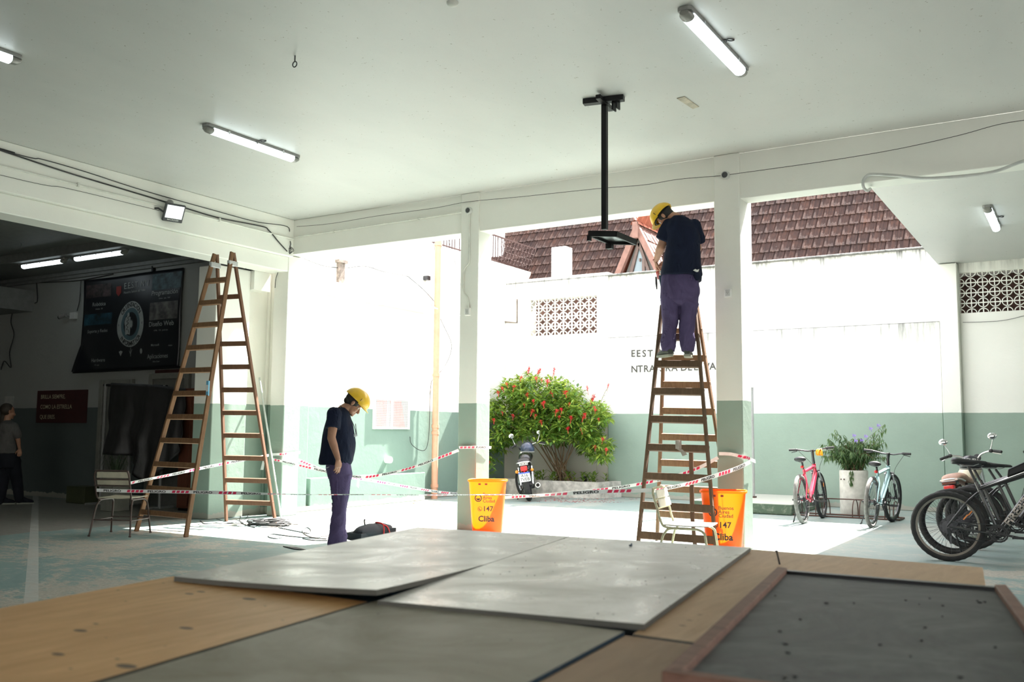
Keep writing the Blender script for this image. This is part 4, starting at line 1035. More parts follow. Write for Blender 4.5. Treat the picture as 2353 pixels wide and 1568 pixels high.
def wboard(label, pts, z, mats, lift=None):
    P = [V((p[0], p[1], z)) for p in pts]; n = 14; b = MB(); q = (n+1)*(n+1); vs = []
    for k in (0, 1):
        for i in range(n+1):
            for j in range(n+1):
                u, v_ = i/n, j/n; p = P[0].lerp(P[1], u).lerp(P[3].lerp(P[2], u), v_); vs.append(p+V((0, 0, (lift(u, v_) if lift else 0)-.016*(1-k))))
    ix = lambda i, j: i*(n+1)+j
    b.add(vs, [(q+ix(i, j), q+ix(i+1, j), q+ix(i+1, j+1), q+ix(i, j+1)) for i in range(n) for j in range(n)]+[(ix(i, j), ix(i, j+1), ix(i+1, j+1), ix(i+1, j)) for i in range(n) for j in range(n)], 0)
    rim = [ix(i, 0) for i in range(n+1)]+[ix(n, j) for j in range(1, n+1)]+[ix(i, n) for i in range(n-1, -1, -1)]+[ix(0, j) for j in range(n-1, 0, -1)]
    b.add(vs, [(rim[i], rim[(i+1) % len(rim)], q+rim[(i+1) % len(rim)], q+rim[i]) for i in range(len(rim))], 1)
    return single('white_board', b, mats, label, 'board', smooth=30)
wb = [onz(868, 1381, zW), onz(1480, 1435, zW), onz(1725, 1259, zW), onz(1300, 1232, zW)]
fl = onz(960, 1212, zW); fr_w = onz(1725, 1259, zW); mid = fl.lerp(fr_w, .50); wb[3] = mid
wboard('dusty glossy white board, the right one of the pair', [p[:2] for p in wb], zW, [M_lam2, M_lamedge])
gap = V((-.004, 0, 0))
wa = [onz(400, 1325, zW), wb[0]+gap, mid+gap, fl]
wboard('clean glossy white board, the left one of the pair', [p[:2] for p in wa], zW, [M_lam, M_lamedge], lambda u, v_: .030*max(0, u)**1.5*max(0, 1-v_*2.2)**1.3)
# grey framed board
t = thing('framed_board', 'grey dusty board in a brown wooden frame in the lower right foreground', 'board', (-.6, 2.7, zP+.001))
zf = zP+.001; fc = [onz(1520, 1545, zf+.03), V((.02, 1.86, zf)), onz(2312, 1345, zf+.03), onz(1787, 1304, zf+.03)]
fc = [V((p.x, p.y, zf)) for p in fc]; fc[1] = fc[0]+(fc[2]-fc[3])*1.08; 
ctr = sum(fc, V((0, 0, 0)))/4
b = MB(); b.prism([p.lerp(ctr, .02) for p in fc], (0, 0, .014)); b.build('panel', M_slate, t, world=True)
for i in range(4):
    a_, c_ = fc[i], fc[(i+1) % 4]; w = .036
    din = ((ctr-a_).cross(EZ)).normalized()
    d = (c_-a_).normalized(); nin = V((-d.y, d.x, 0)); nin = nin if nin.dot(ctr-a_) > 0 else -nin
    b = MB(); b.prism([a_, c_, c_+nin*w-d*w*.6, a_+nin*w+d*w*.6], (0, 0, .032 if i != 2 else .024)); b.build('frame_rail', M_frame if i != 2 else M_black, t, world=True, bevel=.003)
c = onz(1789, 1300, zP); b = MB(); b.tube([c+V((-.004, .03, 0)), c+V((-.012, .02, .05))], .0035, 6); b.tube([c+V((-.012, .02, .05)), c+V((-.013, .019, .054))], .006, 6)
single('bent_nail', b, M_black, 'rusty nail standing at the far left corner of the grey framed board', 'nail')
c = onz(1449, 1256, zW); b = MB(); b.ball(c+V((0, 0, .004)), (.009, .004, .004)); b.ball(c+V((.004, .0, .008)), (.003, .003, .006)); single('blue_chip', b, M_blue, 'tiny blue crumb on the dusty white board', 'crumb')
b = MB(); random.seed(3)
for i in range(34):
    u, v_ = random.random(), random.random(); c = fc[0].lerp(fc[1], u).lerp(fc[3].lerp(fc[2], u), v_*.8+.04); L = random.uniform(.002, .008); a = random.uniform(0, 6)
    b.ball(c+V((0, 0, .0155)), (L, L*.5, .0018), n=6, k=4, ax=(V((cos(a), sin(a), 0)), V((-sin(a), cos(a), 0)), EZ))
o = b.build('sawdust_crumbs', M_black, None, 0, world=True); tag(o, 'dark crumbs of debris scattered over the grey framed board', 'crumbs', kind='stuff')
b = MB()
for i in range(46):
    u, v_ = random.random(), random.random(); c = wb[0].lerp(wb[1], u).lerp(wb[3].lerp(wb[2], u), v_); L = random.uniform(.001, .003)
    b.ball(V((c.x, c.y, zW+.0008)), (L, L*.7, .001), n=6, k=4)
o = b.build('sawdust_crumbs', M_black, None, 0, world=True); tag(o, 'sparse dark grit on the dusty white board', 'crumbs', kind='stuff')
# bag
a0, a1 = onz(812, 1248), onz(893, 1232)
t = thing('tool_bag', 'navy canvas tool bag with red cord on the floor behind the white boards', 'bag', (a0+a1)/2)
d = (a1-a0); d.z = 0; L = d.length; d.normalize(); n_ = V((-d.y, d.x, 0)); ct = (a0+a1)/2
def blobmesh(b, c, ax, r, seed, amp=.2, n=22, k=14, zmin=None):
    s0_ = len(b.v); b.ball(c, r, ax, n, k)
    for i in range(s0_, len(b.v)):
        p = V(b.v[i]); q = p-V(c); e = noise.noise(p*6+V((seed, 0, 0)))*amp; p = V(c)+q*(1+e)
        if zmin is not None and p.z < zmin: p.z = zmin
        b.v[i] = tuple(p)
b = MB(); hh = .17
b.prism([ct-d*L*.5-n_*.10, ct+d*L*.5-n_*.10, ct+d*L*.42+n_*.14, ct-d*L*.42+n_*.14], (0, 0, hh*.6)); blobmesh(b, ct+V((0, 0, hh*.55)), (d, n_, EZ), (L*.48, .14, hh*.5), 2, .25)
b.build('bag_body', M_bagm, t, world=True)
b = MB(); b.tube(smoothpts([ct+d*.02-n_*.15+V((0, 0, .03)), ct+d*.05-n_*.12+V((0, 0, .17)), ct+d*.08-n_*.0+V((0, 0, .185)), ct+d*.14-n_*.12+V((0, 0, .14)), ct+d*.18-n_*.15+V((0, 0, .02))]), .007, 6); b.build('red_cord', M_redp, t, world=True)
b = MB(); b.tube(smoothpts([ct-d*.15+V((0, 0, .16)), ct-d*.17+V((0, 0, .22)), ct-d*.16+V((0, 0, .24))]), .008, 6); b.build('handle', M_black, t, world=True)

# ================================================================== HALL THINGS
YH = 10.30
# banner
t = thing('wall_banner', 'large black school banner with a round brain-and-chip emblem on the hall wall', 'banner', (-14.1, YH, 2.3))
P = [ony(196, 650, YH-.06), ony(421, 616, YH-.06), ony(411, 846, YH-.06), ony(192, 857, YH-.06)]
x0, x1 = P[0].x, P[1].x-.02; z0_, z1_ = 2.27, 3.93
def bz(u, v):  # banner surface: u 0..1 left-right, v 0..1 bottom-top
    x = x0+(x1-x0)*u; z = z0_+(z1_-z0_)*v-.02*(1-u)
    y = YH-.06-.018*sin(u*9+v*2)-.012*sin(v*7-u*3)
    k = max(0, .30-v-u*1.9)
    if k > 0: y -= k*.45; x += -k*.22
    return V((x, y, z))
n, m_ = 40, 30
b = MB(); b.add([bz(i/n, j/m_) for i in range(n+1) for j in range(m_+1)], [(i*(m_+1)+j, (i+1)*(m_+1)+j, (i+1)*(m_+1)+j+1, i*(m_+1)+j+1) for i in range(n) for j in range(m_)])
M_bann = plain('banner_vinyl', (.008, .009, .012), .3)
o = b.build('banner_sheet', M_bann, t, 60, world=True); so = o.modifiers.new('th', 'SOLIDIFY'); so.thickness = .003; so.offset = 1
M_bw = plain('banner_white', (.30, .32, .31), .5); M_bt = plain('banner_teal', (.07, .12, .14), .5); M_bb = plain('banner_blue', (.008, .04, .06), .5, var=.9, sc=6); M_bg = plain('banner_photo_grey', (.09, .085, .08), .5, var=.8, sc=7); M_bgr = plain('banner_photo_green', (.03, .06, .07), .5, var=.95, sc=9)
Wb, Hb = x1-x0, z1_-z0_
def bp(u, v, lift=.006): p = bz(u, v); return p+V((0, -lift-.003, 0))
def btext(b, s, u, v, size, al='L', off=.01):
    tv, tf = text_data(s, off); w = max(x[0] for x in tv)*size; sh = {'L': 0, 'C': -w/2}[al]
    b.add([bp(u+(x[0]*size+sh)/Wb, v+x[1]*size/Hb) for x in tv], tf)
b = MB()
for tx, u, v, sz, al in (('E.E.S.T. N\u00ba1', .415, .855, .150, 'L'), ('Nuestra Se\u00f1ora del Valle', .415, .805, .062, 'L'), ('Rob\u00f3tica', .165, .705, .098, 'C'), ('Programaci\u00f3n', .845, .745, .115, 'C'), ('Soporte y Redes', .175, .415, .082, 'C'), ('Dise\u00f1o Web', .83, .425, .118, 'C'), ('Hardware', .20, .10, .09, 'C'), ('Aplicaciones', .80, .10, .108, 'C'), ('Microsoft', .735, .225, .055, 'L'), ('HTML   CSS   JavaScript', .83, .375, .035, 'C'), ('Python   Java   PHP', .85, .70, .035, 'C'), ('Arduino   3D', .17, .665, .035, 'C'), ('Adobe', .92, .215, .035, 'C'), ('Office Cloud', .79, .06, .035, 'C'), ('PC  redes', .19, .06, .03, 'C')):
    b = MB(); btext(b, tx, u, v, sz, al); b.build('lettering', M_bw, t, 0, world=True)
cu, cv, R1 = .515, .475, .375
def ringb(b, r0, r1, n=48, cu=cu, cv=cv, lift=.005, sx=1.0):
    vs = []
    for i in range(n+1):
        q = 2*pi*i/n
        for r in (r0, r1): vs.append(bp(cu+r*cos(q)*sx/Wb, cv+r*sin(q)*1.06/Hb, lift))
    b.add(vs, [(2*i, 2*i+2, 2*i+3, 2*i+1) for i in range(n)])
b = MB(); ringb(b, R1, R1-.11); b.build('emblem_ring', M_bw, t, 0, world=True)
b = MB(); ringb(b, R1-.11, R1-.18, lift=.0055); b.build('emblem_inner_ring', M_bt, t, 0, world=True)
b = MB()
def arctext(s, r, a0, a1, size, inward=False):
    for i, ch in enumerate(s):
        q = a0+(a1-a0)*(i/(len(s)-1)); tv, tf = text_data(ch, .02)
        if not tv: continue
        w = max(x[0] for x in tv); er = V((cos(q), sin(q))); et = V((sin(q), -cos(q)))
        if inward: er, et = -er, -et
        vs = []
        for x in tv:
            o2 = er*((x[1]-.35)*size)+et*((x[0]-w/2)*size); vs.append(bp(cu+(r*cos(q)+o2.x)/Wb, cv+(r*sin(q)+o2.y)*1.06/Hb, .0085))
        b.add(vs, tf)
arctext('ORIENTACION', R1-.055, radians(140), radians(40), .10); arctext('INFORMATICA', R1-.055, radians(222), radians(318), .10, True)
for s in (-1, 1):
    for k in range(2): 
        for i in range(6):
            q = -.6+1.2*i/6; q1 = q+.2; r = .018+.016*k
            b.add([bp(cu+s*(R1-.075+rr*cos(qq))/Wb, cv+rr*sin(qq)/Hb, .008) for rr, qq in ((r, q), (r+.007, q), (r+.007, q1), (r, q1))], [(0, 1, 2, 3) if s < 0 else (3, 2, 1, 0)])
b.build('emblem_lettering', M_ink, t, 0, world=True)
b = MB(); random.seed(4)
pts = []
for i in range(40):
    q = 2*pi*i/40; r = .15*(1+.12*sin(5*q)+.05*sin(11*q)); x = r*.6*cos(q)-.075; z = r*1.15*sin(q)*1.1
    pts.append(bp(cu+min(x, -.005)/Wb, cv+z/Hb, .006))
b.add(pts, [tuple(range(40))])
b.add([bp(cu+x/Wb, cv+z/Hb, .0095) for x, z in ((-.035, -.055), (.055, -.055), (.055, .055), (-.035, .055))], [(0, 1, 2, 3)])
for i in range(5):
    for s in (-1, 1): b.add([bp(cu+(.01+x)/Wb, cv+z/Hb, .009) for x, z in ((-.032+i*.016-.003, s*.055), (-.032+i*.016+.003, s*.055), (-.032+i*.016+.003, s*.075), (-.032+i*.016-.003, s*.075))], [(0, 1, 2, 3)])
    b.add([bp(cu+x/Wb, cv+(z-.032+i*.016)/Hb, .009) for x, z in ((.055, -.003), (.075, -.003), (.075, .003), (.055, .003))], [(0, 1, 2, 3)])
b.build('brain_and_chip', M_bw, t, 0, world=True)
b = MB(); b.tube(smoothpts([bp(cu+x/Wb, cv+z/Hb, .008) for x, z in ((-.03, .14), (-.09, .11), (-.05, .08), (-.11, .05), (-.06, .02), (-.12, -.02), (-.07, -.05), (-.11, -.09), (-.05, -.10), (-.04, -.15))]), .004, 4); b.build('brain_folds', M_ink, t, world=True)
b = MB(); b.add([bp(.36+x/Wb, .845+z/Hb, .006) for x, z in ((-.07, .08), (.07, .08), (.07, -.04), (0, -.10), (-.07, -.04))], [(0, 1, 2, 3, 4)][::1]); b.build('crest', M_inkm, t, 0, world=True)
b = MB()
def bquad(b, u0, v0, u1, v1, lift=.004): 
    n_ = 6
    for i in range(n_):
        a, c = u0+(u1-u0)*i/n_, u0+(u1-u0)*(i+1)/n_; b.add([bp(a, v0, lift), bp(c, v0, lift), bp(c, v1, lift), bp(a, v1, lift)], [(0, 1, 2, 3)])
bquad(b, .72, .80, .99, .965); b.build('code_photo', M_bgr, t, 0, world=True)
b = MB(); bquad(b, .02, .50, .31, .62); b.build('network_photo', M_bb, t, 0, world=True)
b = MB(); bquad(b, .715, .49, .975, .67); b.build('laptop_photo', M_bg, t, 0, world=True)
b = MB(); bquad(b, .03, .80, .28, .94); b.build('robot_photo', plain('banner_dim', (.045, .03, .03), .5, var=.9, sc=9), t, 0, world=True)
b = MB()
for k, (u, v) in enumerate(((.42, .175), (.52, .18), (.63, .185))):
    c = (u, v)
    if k == 0: b.add([bp(u+x/Wb, v+z/Hb, .006) for x, z in ((-.05, .03), (0, .05), (.05, .03), (0, -.05))], [(0, 3, 2, 1)])
    elif k == 1:
        for x_, z_ in ((0, -.05), (0, .0)): b.add([bp(u+x/Wb, v+z/Hb, .006) for x, z in ((-.006, -.07), (.006, -.07), (.006, .08), (-.006, .08))], [(0, 1, 2, 3)])
        b.add([bp(u+x/Wb, v+z/Hb, .006) for x, z in ((-.045, .03), (-.035, .03), (0, -.03), (0, -.045))], [(0, 1, 2, 3)]); b.add([bp(u+x/Wb, v+z/Hb, .006) for x, z in ((.045, .05), (.035, .05), (0, -.01), (0, -.025))], [(3, 2, 1, 0)])
    else: ringb(b, .045, .004, 20, u, v, .006, .75)
b.build('icons', M_bw, t, 0, world=True)
b = MB(); b.bar((x0-.2, YH-.07, z0_-.02), (x1+.12, YH-.07, z0_-.005), .03, .03); b.build('bottom_rail', M_black, t, world=True)
b = MB(); e = ony(351, 614, YH-.05); b.box((e.x-.02, YH-.06, 3.93), (e.x+.02, YH, 4.02)); b.build('hook', M_black, t, world=True)
# red sign
a_, c_ = ony(82, 972, YH-.03), ony(200, 893, YH-.03)
t = thing('painted_sign', 'small dark red board with pale capital letters on the hall wall', 'sign', (a_.x, YH-.03, a_.z))
b = MB().box((a_.x, YH-.03, a_.z), (c_.x, YH, c_.z-.02)); b.build('board', M_signr, t, world=True, bevel=.004)
b = MB()
for i, s in enumerate(('BRILLA SIEMPRE,', 'COMO LA ESTRELLA', 'QUE ERES.')): b.text(s, (a_.x+.12, YH-.031, c_.z-.17-.185*i), EX, EZ, .105, off=.01)
b.build('lettering', plain('cream_ink', (.42, .38, .26), .7), t, 0, world=True)
c = ony(20, 928, YH); b = MB().box((c.x-.13, YH-.008, c.z-.10), (c.x+.16, YH-.001, c.z+.14)); single('paper_notice', b, plain('aged_paper', (.42, .43, .40), .8), 'pale paper notice on the hall wall above the walking woman', 'notice')
a_, c_ = ony(357, 863, YH-.02), ony(412, 846, YH-.02); b = MB().box((a_.x, YH-.03, a_.z), (c_.x+.05, YH, c_.z-.02)); single('dark_plaque', b, M_signr, 'dark plaque above the second door, under the banner', 'plaque')
c = ony(60, 690, 10.0); 
c = ony(168, 727, YH); t = thing('security_camera', 'small grey security camera on a box on the hall wall, left of the banner', 'camera', (c.x, YH, c.z))
b = MB().box((c.x-.02, YH-.06, c.z-.06), (c.x+.14, YH, c.z+.06)); b.build('mount_box', M_lgrey, t, world=True, bevel=.006)
b = MB(); b.tube([(c.x-.22, YH-.12, c.z-.02), (c.x-.08, YH-.09, c.z+.02)], .035, 12); b.tube([(c.x-.10, YH-.08, c.z+.02), (c.x, YH-.04, c.z)], .012, 6); b.build('camera_body', M_grey, t, world=True)
b = MB(); b.tube([(c.x-.235, YH-.123, c.z-.023), (c.x-.22, YH-.12, c.z-.02)], .036, 12); b.build('lens', M_black, t, world=True)
for lb, pts in (('cable drooping from the hall cornice to the security camera', ((186, 645), (183, 690), (177, 715))), ('black cable along the top of the hall wall', ((-20, 640), (60, 649), (130, 648), (187, 644), (260, 630))), ('cable dropping beside the dark hall box beam', ((84, 650), (86, 690), (80, 697))), ('tangled cable low on the far left hall wall', ((30, 712), (25, 740), (32, 770), (22, 810), (25, 845), (10, 830), (2, 850)))):
    cable('electric_cable', lb, [ony(x, y, YH-.03) for x, y in pts], .008, M_cable)
cable('electric_cable', 'pale wire hanging from the near hall ceiling', [ony(x, y, 8.6) for x, y in ((41, 507), (42, 545), (49, 560), (45, 572), (32, 574))], .004, M_cablel)
# brown cabinet leaf by the pillar
a_, c_ = ony(404, 1180, 9.85), ony(443, 893, 9.85)
t = thing('brown_cabinet', 'tall reddish brown cabinet beside the white pillar in the hall', 'cabinet', (-11.9, 9.95, 0))
b = MB().box((-12.08, 9.8, .04), (-11.55, 10.2, c_.z)); b.build('cabinet_body', M_brownd, t, world=True, bevel=.006)
b = MB().box((-12.06, 9.785, .07), (-11.82, 9.8, c_.z-.03)); b.build('door', M_brownd, t, world=True, bevel=.004)
b = MB().box((-11.80, 9.785, .07), (-11.57, 9.8, c_.z-.03)); b.build('door', M_brownd, t, world=True, bevel=.004)
b = MB().box((-12.06, 9.82, 0), (-11.57, 10.18, .04)); b.build('plinth', M_black, t, world=True)
# draped stand
t = thing('draped_stand', 'tall stand covered with black sheeting against the hall wall, behind the tall ladder', 'stand', (-13.4, 9.8, 0))
dl = [(255, 880), (300, 882), (345, 884), (400, 890), (425, 893)]; top = [ony(x, y, 9.75) for x, y in dl]
bot = [ony(x, y, 9.6) for x, y in ((230, 1044), (292, 1048), (325, 1106), (370, 1085), (425, 1010))]
b = MB(); n, m_ = 44, 26; vs = []
def lerpl(L, u):
    k = u*(len(L)-1); i = min(int(k), len(L)-2); return L[i].lerp(L[i+1], k-i)
for i in range(n+1):
    for j in range(m_+1):
        u, v_ = i/n, j/m_; p = lerpl(top, u).lerp(lerpl(bot, u), v_)
        p.y += .05*sin(u*21+v_*2.2)*(.25+v_)+.035*sin(u*47+3*v_)*v_+.05*noise.noise(V((u*5, v_*4, 1))); vs.append(p)
b.add(vs, [(i*(m_+1)+j, i*(m_+1)+j+1, (i+1)*(m_+1)+j+1, (i+1)*(m_+1)+j) for i in range(n) for j in range(m_)])
o = b.build('sheeting', M_drape, t, 80, world=True); so = o.modifiers.new('th', 'SOLIDIFY'); so.thickness = .004
b = MB()
for x, z in ((-14.05, 2.0), (-13.35, 2.0), (-12.55, 1.95)): b.tube([(x, 9.86, 0), (x, 9.86, z)], .028, 10); b.tube([(x-.02, 9.6, .015), (x+.02, 10.1, .015)], .02, 8)
b.build('uprights', M_grey, t, world=True)
b = MB(); b.tube([(-14.1, 9.86, 1.98), (-12.5, 9.86, 1.93)], .022, 8); b.tube([(-14.05, 9.86, .25), (-12.55, 9.86, .25)], .018, 8); b.build('crossbars', M_dmet, t, world=True)
# potted plant behind the chair
c = ony(268, 1090, 9.2)
t = thing('potted_plant', 'grassy plant in a pale square pot in the dark, behind the brown chair', 'plant', (c.x, 9.2, 0))
b = MB().box((c.x-.15, 9.05, 0), (c.x+.15, 9.35, .58)); b.build('pot', plain('pale_pot', (.2, .2, .17), .7), t, world=True, bevel=.012)
b = MB(); random.seed(9)
for i in range(60):
    a = random.uniform(0, 6.28); L = random.uniform(.18, .38); s = V((cos(a), sin(a), 0)); p0 = V((c.x, 9.2, .56))+s*random.uniform(0, .1); w = V((-s.y, s.x, 0))*.006
    P_ = [p0, p0+s*L*.3+EZ*L*.75, p0+s*L*.75+EZ*L*.8, p0+s*L*1.0+EZ*L*.4]
    b.add([q for k, p in enumerate(P_) for q in (p-w*(1-k*.3), p+w*(1-k*.3))], [(2*k, 2*k+1, 2*k+3, 2*k+2) for k in range(3)])
b.build('foliage', plain('dim_grass_leaf', (.03, .05, .02), .7), t, 0, world=True)
b = MB().box((-14.75, 9.7, 0), (-14.25, 10.0, .28)); single('green_crate', b, plain('olive_crate', (.045, .05, .02), .7), 'low olive green crate on the hall floor behind the brown chair', 'crate', bevel=.01)

# ================================================================== BIKES
def build_wheel(par, c, ax_d, R=.345, tw=.055, tyre_m=M_rubber, rim_m=M_bikeb, spoke_m=M_dmet, ns=32, disc=True, rot=0.0, name='wheel', low=False):
    """wheel in the plane of EZ and ax_d; one part with sub-parts"""
    ax_d = V(ax_d).normalized(); sd = ax_d.cross(EZ).normalized(); c = V(c); up = EZ
    w = thing(name, None, None, c); w.parent = par; WLOC[w.name] = V((0, 0, 0)); w.location = c
    ring = lambda r, n, o=0: [ax_d*(r*cos(2*pi*i/n))+up*(r*sin(2*pi*i/n))+sd*o for i in range(n)]
    b = MB(); N_ = 72; vs = []; K = 12
    for i in range(N_):
        q = 2*pi*i/N_; er = ax_d*cos(q)+up*sin(q)
        for j in range(K):
            a = 2*pi*j/K; rr = cos(a); kn = (.004 if (i+j) % 2 and rr > .1 else 0)
            vs.append(er*(R-tw/2+rr*(tw/2+kn)*(1.0 if rr > 0 else .85))+sd*(sin(a)*(tw/2)))
    b.add(vs, [(i*K+j, i*K+(j+1) % K, ((i+1) % N_)*K+(j+1) % K, ((i+1) % N_)*K+j) for i in range(N_) for j in range(K)]); b.build('tyre', tyre_m, w, 25)
    rr = R-tw+.004
    b = MB(); N_ = 56; vs = []
    for i in range(N_):
        q = 2*pi*i/N_; er = ax_d*cos(q)+up*sin(q)
        for r_, o_ in ((rr+.004, -.016), (rr+.004, .016), (rr-.016, .010), (rr-.016, -.010)): vs.append(er*r_+sd*o_)
    b.add(vs, [(i*4+j, i*4+(j+1) % 4, ((i+1) % N_)*4+(j+1) % 4, ((i+1) % N_)*4+j) for i in range(N_) for j in range(4)]); b.build('rim', rim_m, w, 30)
    b = MB()
    for i in range(ns):
        q = 2*pi*(i+.5)/ns; hq = q+(.5 if i % 4 < 2 else -.5); o_ = .028 if i % 2 else -.028
        p0 = ax_d*(cos(hq)*.024)+up*(sin(hq)*.024)+sd*o_; p1 = ax_d*(cos(q)*(rr-.012))+up*(sin(q)*(rr-.012)); b.tube([p0, p1], .0013, 4)
    b.build('spokes', spoke_m, w, 60)
    b = MB(); b.tube([sd*-.05, sd*-.034, sd*-.03, sd*-.02, sd*.02, sd*.03, sd*.034, sd*.05], [.012, .012, .026, .016, .016, .026, .012, .012], 14); b.tube([sd*-.065, sd*.065], .006, 8); b.build('hub', M_dmet, w)
    if disc:
        b = MB(); n = 24; vs = [er for o_ in (-.044, -.046) for r_ in (.08, .052) for er in ring(r_, n, o_)]
        b.add(vs, [(j, (j+1) % n, n+(j+1) % n, n+j) for j in range(n)]+[(2*n+j, 3*n+j, 3*n+(j+1) % n, 2*n+(j+1) % n) for j in range(n)])
        for i in range(5): q = 2*pi*i/5; b.tube([sd*-.045, (ax_d*cos(q)+up*sin(q))*.055+sd*-.045], .003, 5)
        b.build('brake_disc', M_dmet, w)
    return w
def bike(label, loc, rz, lean, fm, accent, seat=0.0, big=False, tyre_m=M_rubber, rim_m=M_bikeb, steer=0.0, stand=True, lock=False, group=None, text=None, bar_rise=0.0, light=True, fork_m=M_bikeb, stripe=None, grey_saddle=False, bag=False, texcol=None):
    """local +x is forward; rear wheel contact at the origin"""
    t = thing('bicycle', label, 'bicycle', loc, group=group, rot=(lean, 0, rz)); t.rotation_mode = 'XYZ'
    R = .345; rear, fx_ = V((0, 0, R)), 1.10
    bb = V((.43, 0, .30)); st = V((.27, 0, .72)); sp = V((.215, 0, .92+seat)); ht = V((.86, 0, .80)); hb = V((.90, 0, .66)); fr_ = V((fx_, 0, R))
    if big: bb = V((.46, 0, .30)); st = V((.295, 0, .73)); ht = V((.80, 0, .95)); hb = V((.835, 0, .82))
    build_wheel(t, rear, EX, tyre_m=tyre_m, rim_m=rim_m)
    b = MB()
    b.tube([bb, bb.lerp(hb, .5)+V((0, 0, .01)), hb+V((-.01, 0, .02))], [.034, .037, .034], 12); b.tube([st, ht+V((.005, 0, -.02))], [.022, .027], 12); b.tube([bb, st, st.lerp(sp, .3)], .018, 12); b.tube([hb+V((.004, 0, -.02)), ht+V((-.004, 0, .02))], .026, 12)
    b.tube([bb+EY*-.04, bb+EY*.04], .026, 14)
    for s in (-1, 1):
        b.tube([bb+V((-.03, s*.03, 0)), V((.25, s*.045, .31)), V((.02, s*.066, R))], [.014, .011, .009], 8)
        b.tube([st+V((-.01, s*.012, -.04)), V((.19, s*.045, .60)), V((.0, s*.066, R))], [.011, .010, .008], 8)
    b.build('frame', fm, t, 50)
    if stripe:
        b = MB()
        for s in (-1, 1): b.tube([st.lerp(ht, .08)+V((0, s*.016, .0)), st.lerp(ht, .9)+V((0, s*.019, 0))], .006, 6)
        b.build('stripe', stripe, t)
    if text:
        d = (hb-bb).normalized(); u_ = EY.cross(d).normalized()
        if u_.z < 0: u_ = -u_
        b = MB(); o = bb.lerp(hb, .18); tv, tf = text_data(text, .03); sz = .092
        for s in (-1, 1):
            vs = []
            for x in tv:
                h_ = (x[1]-.35)*sz; vs.append((o+d*(x[0]*sz*1.1)+u_*h_ + EY*s*(.0385-abs(h_)*.12)) if s < 0 else (o+d*(.50-x[0]*sz*1.1)+u_*h_+EY*(.0385-abs(h_)*.12)))
            b.add(vs, tf)
        b.build('frame_lettering', texcol or M_rim, t, 0)
    # steering group turned about the head axis
    axh = (ht-hb).normalized(); RM = Matrix.Rotation(steer, 4, axh); Rr = lambda p: hb+(RM @ (V(p)-hb))
    wd = (RM @ EX); fc_ = Rr(fr_)
    build_wheel(t, fc_, V((wd.x, wd.y, 0)), tyre_m=M_rubber if tyre_m is M_tyred else tyre_m, rim_m=rim_m)
    b = MB()
    for s in (-1, 1):
        H0 = V((hb.x, s*.052, hb.z+.04)); H1 = V((fx_, s*.06, R)); b.tube([Rr(H0), Rr(H0.lerp(H1, .45))], .014, 10, mi=1); b.tube([Rr(H0.lerp(H1, .40)), Rr(H0.lerp(H1, .93)), Rr(H1)], [.019, .019, .010], 10)
        b.tube([Rr(V((fx_, s*.045, R))), Rr(V((fx_, s*.075, R)))], .014, 8)
    b.tube([Rr(hb+V((.025, -.062, .05))), Rr(hb+V((.01, 0, .055))), Rr(hb+V((.025, .062, .05)))], .018, 8)
    HA = hb.lerp(fr_, .33); b.tube([Rr(HA+V((0, -.056, 0)))]+[Rr(HA+V((.01+.02*sin(q), -.056*cos(q), .075*sin(q)))) for q in (.5, 1.0, 1.57, 2.1, 2.6)]+[Rr(HA+V((0, .056, 0)))], .011, 8)
    b.build('fork', [fork_m, M_alu], t, 50)
    hz = ht+V((-.03, 0, .13+bar_rise))
    b = MB(); b.tube([ht, ht+V((-.015, 0, .09)), hz+V((-.01, 0, 0))], [.022, .02, .017], 10); b.tube([Rr(ht+V((-.015, 0, .085))), Rr(hz+V((.04, 0, .0)))], .017, 8); b.build('stem', M_bikeb, t)
    hb_pts = [Rr(hz+V((-.05, -.33, .015))), Rr(hz+V((-.03, -.20, .01))), Rr(hz+V((.02, -.08, -.015))), Rr(hz+V((.04, 0, -.015))), Rr(hz+V((.02, .08, -.015))), Rr(hz+V((-.03, .20, .01))), Rr(hz+V((-.05, .33, .015)))]
    b = MB(); b.tube(smoothpts(hb_pts, 4), .011, 8); b.build('handlebar', M_bikeb, t, 60)
    for i, j in ((0, 1), (6, 5)):
        g0, g1 = hb_pts[i], hb_pts[i].lerp(hb_pts[j], .85)
        b = MB(); b.tube([g0, g1], .017, 10); b.build('grip', M_rubber, t)
        d = (g1-g0).normalized(); lv = [g1+V((0, 0, -.01)), g1+Rr(V((.05, 0, 0))+hb)-hb*1-Rr(hb)+hb*1 if False else g1+wd*.035+V((0, 0, -.02)), g1.lerp(g0, .8)+wd*.055+V((0, 0, -.04))]
        b = MB(); b.tube(lv, [.008, .006, .005], 6); b.ball(g1, (.02, .02, .018), n=8, k=6); b.build('brake_lever', M_blackp, t)
    b = MB()
    b.tube(smoothpts([hb_pts[1], hb_pts[1]+wd*.10+V((0, 0, -.02)), Rr(V((.98, -.06, .78))), Rr(V((.95, -.06, .62)))]), .0028, 5); b.tube(smoothpts([hb_pts[5], hb_pts[5]+wd*.12+V((0, 0, -.04)), Rr(V((1.0, .05, .80))), ht+V((-.05, .03, -.10)), bb.lerp(hb, .5)+V((0, 0, .04))]), .0028, 5)
    b.tube(smoothpts([V((.0, .06, R)), V((.1, .055, .50)), V((.2, .03, .62)), st+V((.05, .02, -.02))]), .0028, 5); b.build('brake_cables', M_cable, t, 60)
    # saddle
    b = MB(); b.tube([st, sp+V((-.01, 0, .0))], .0135, 10); b.build('seat_post', M_blackp, t)
    b = MB(); rg = []
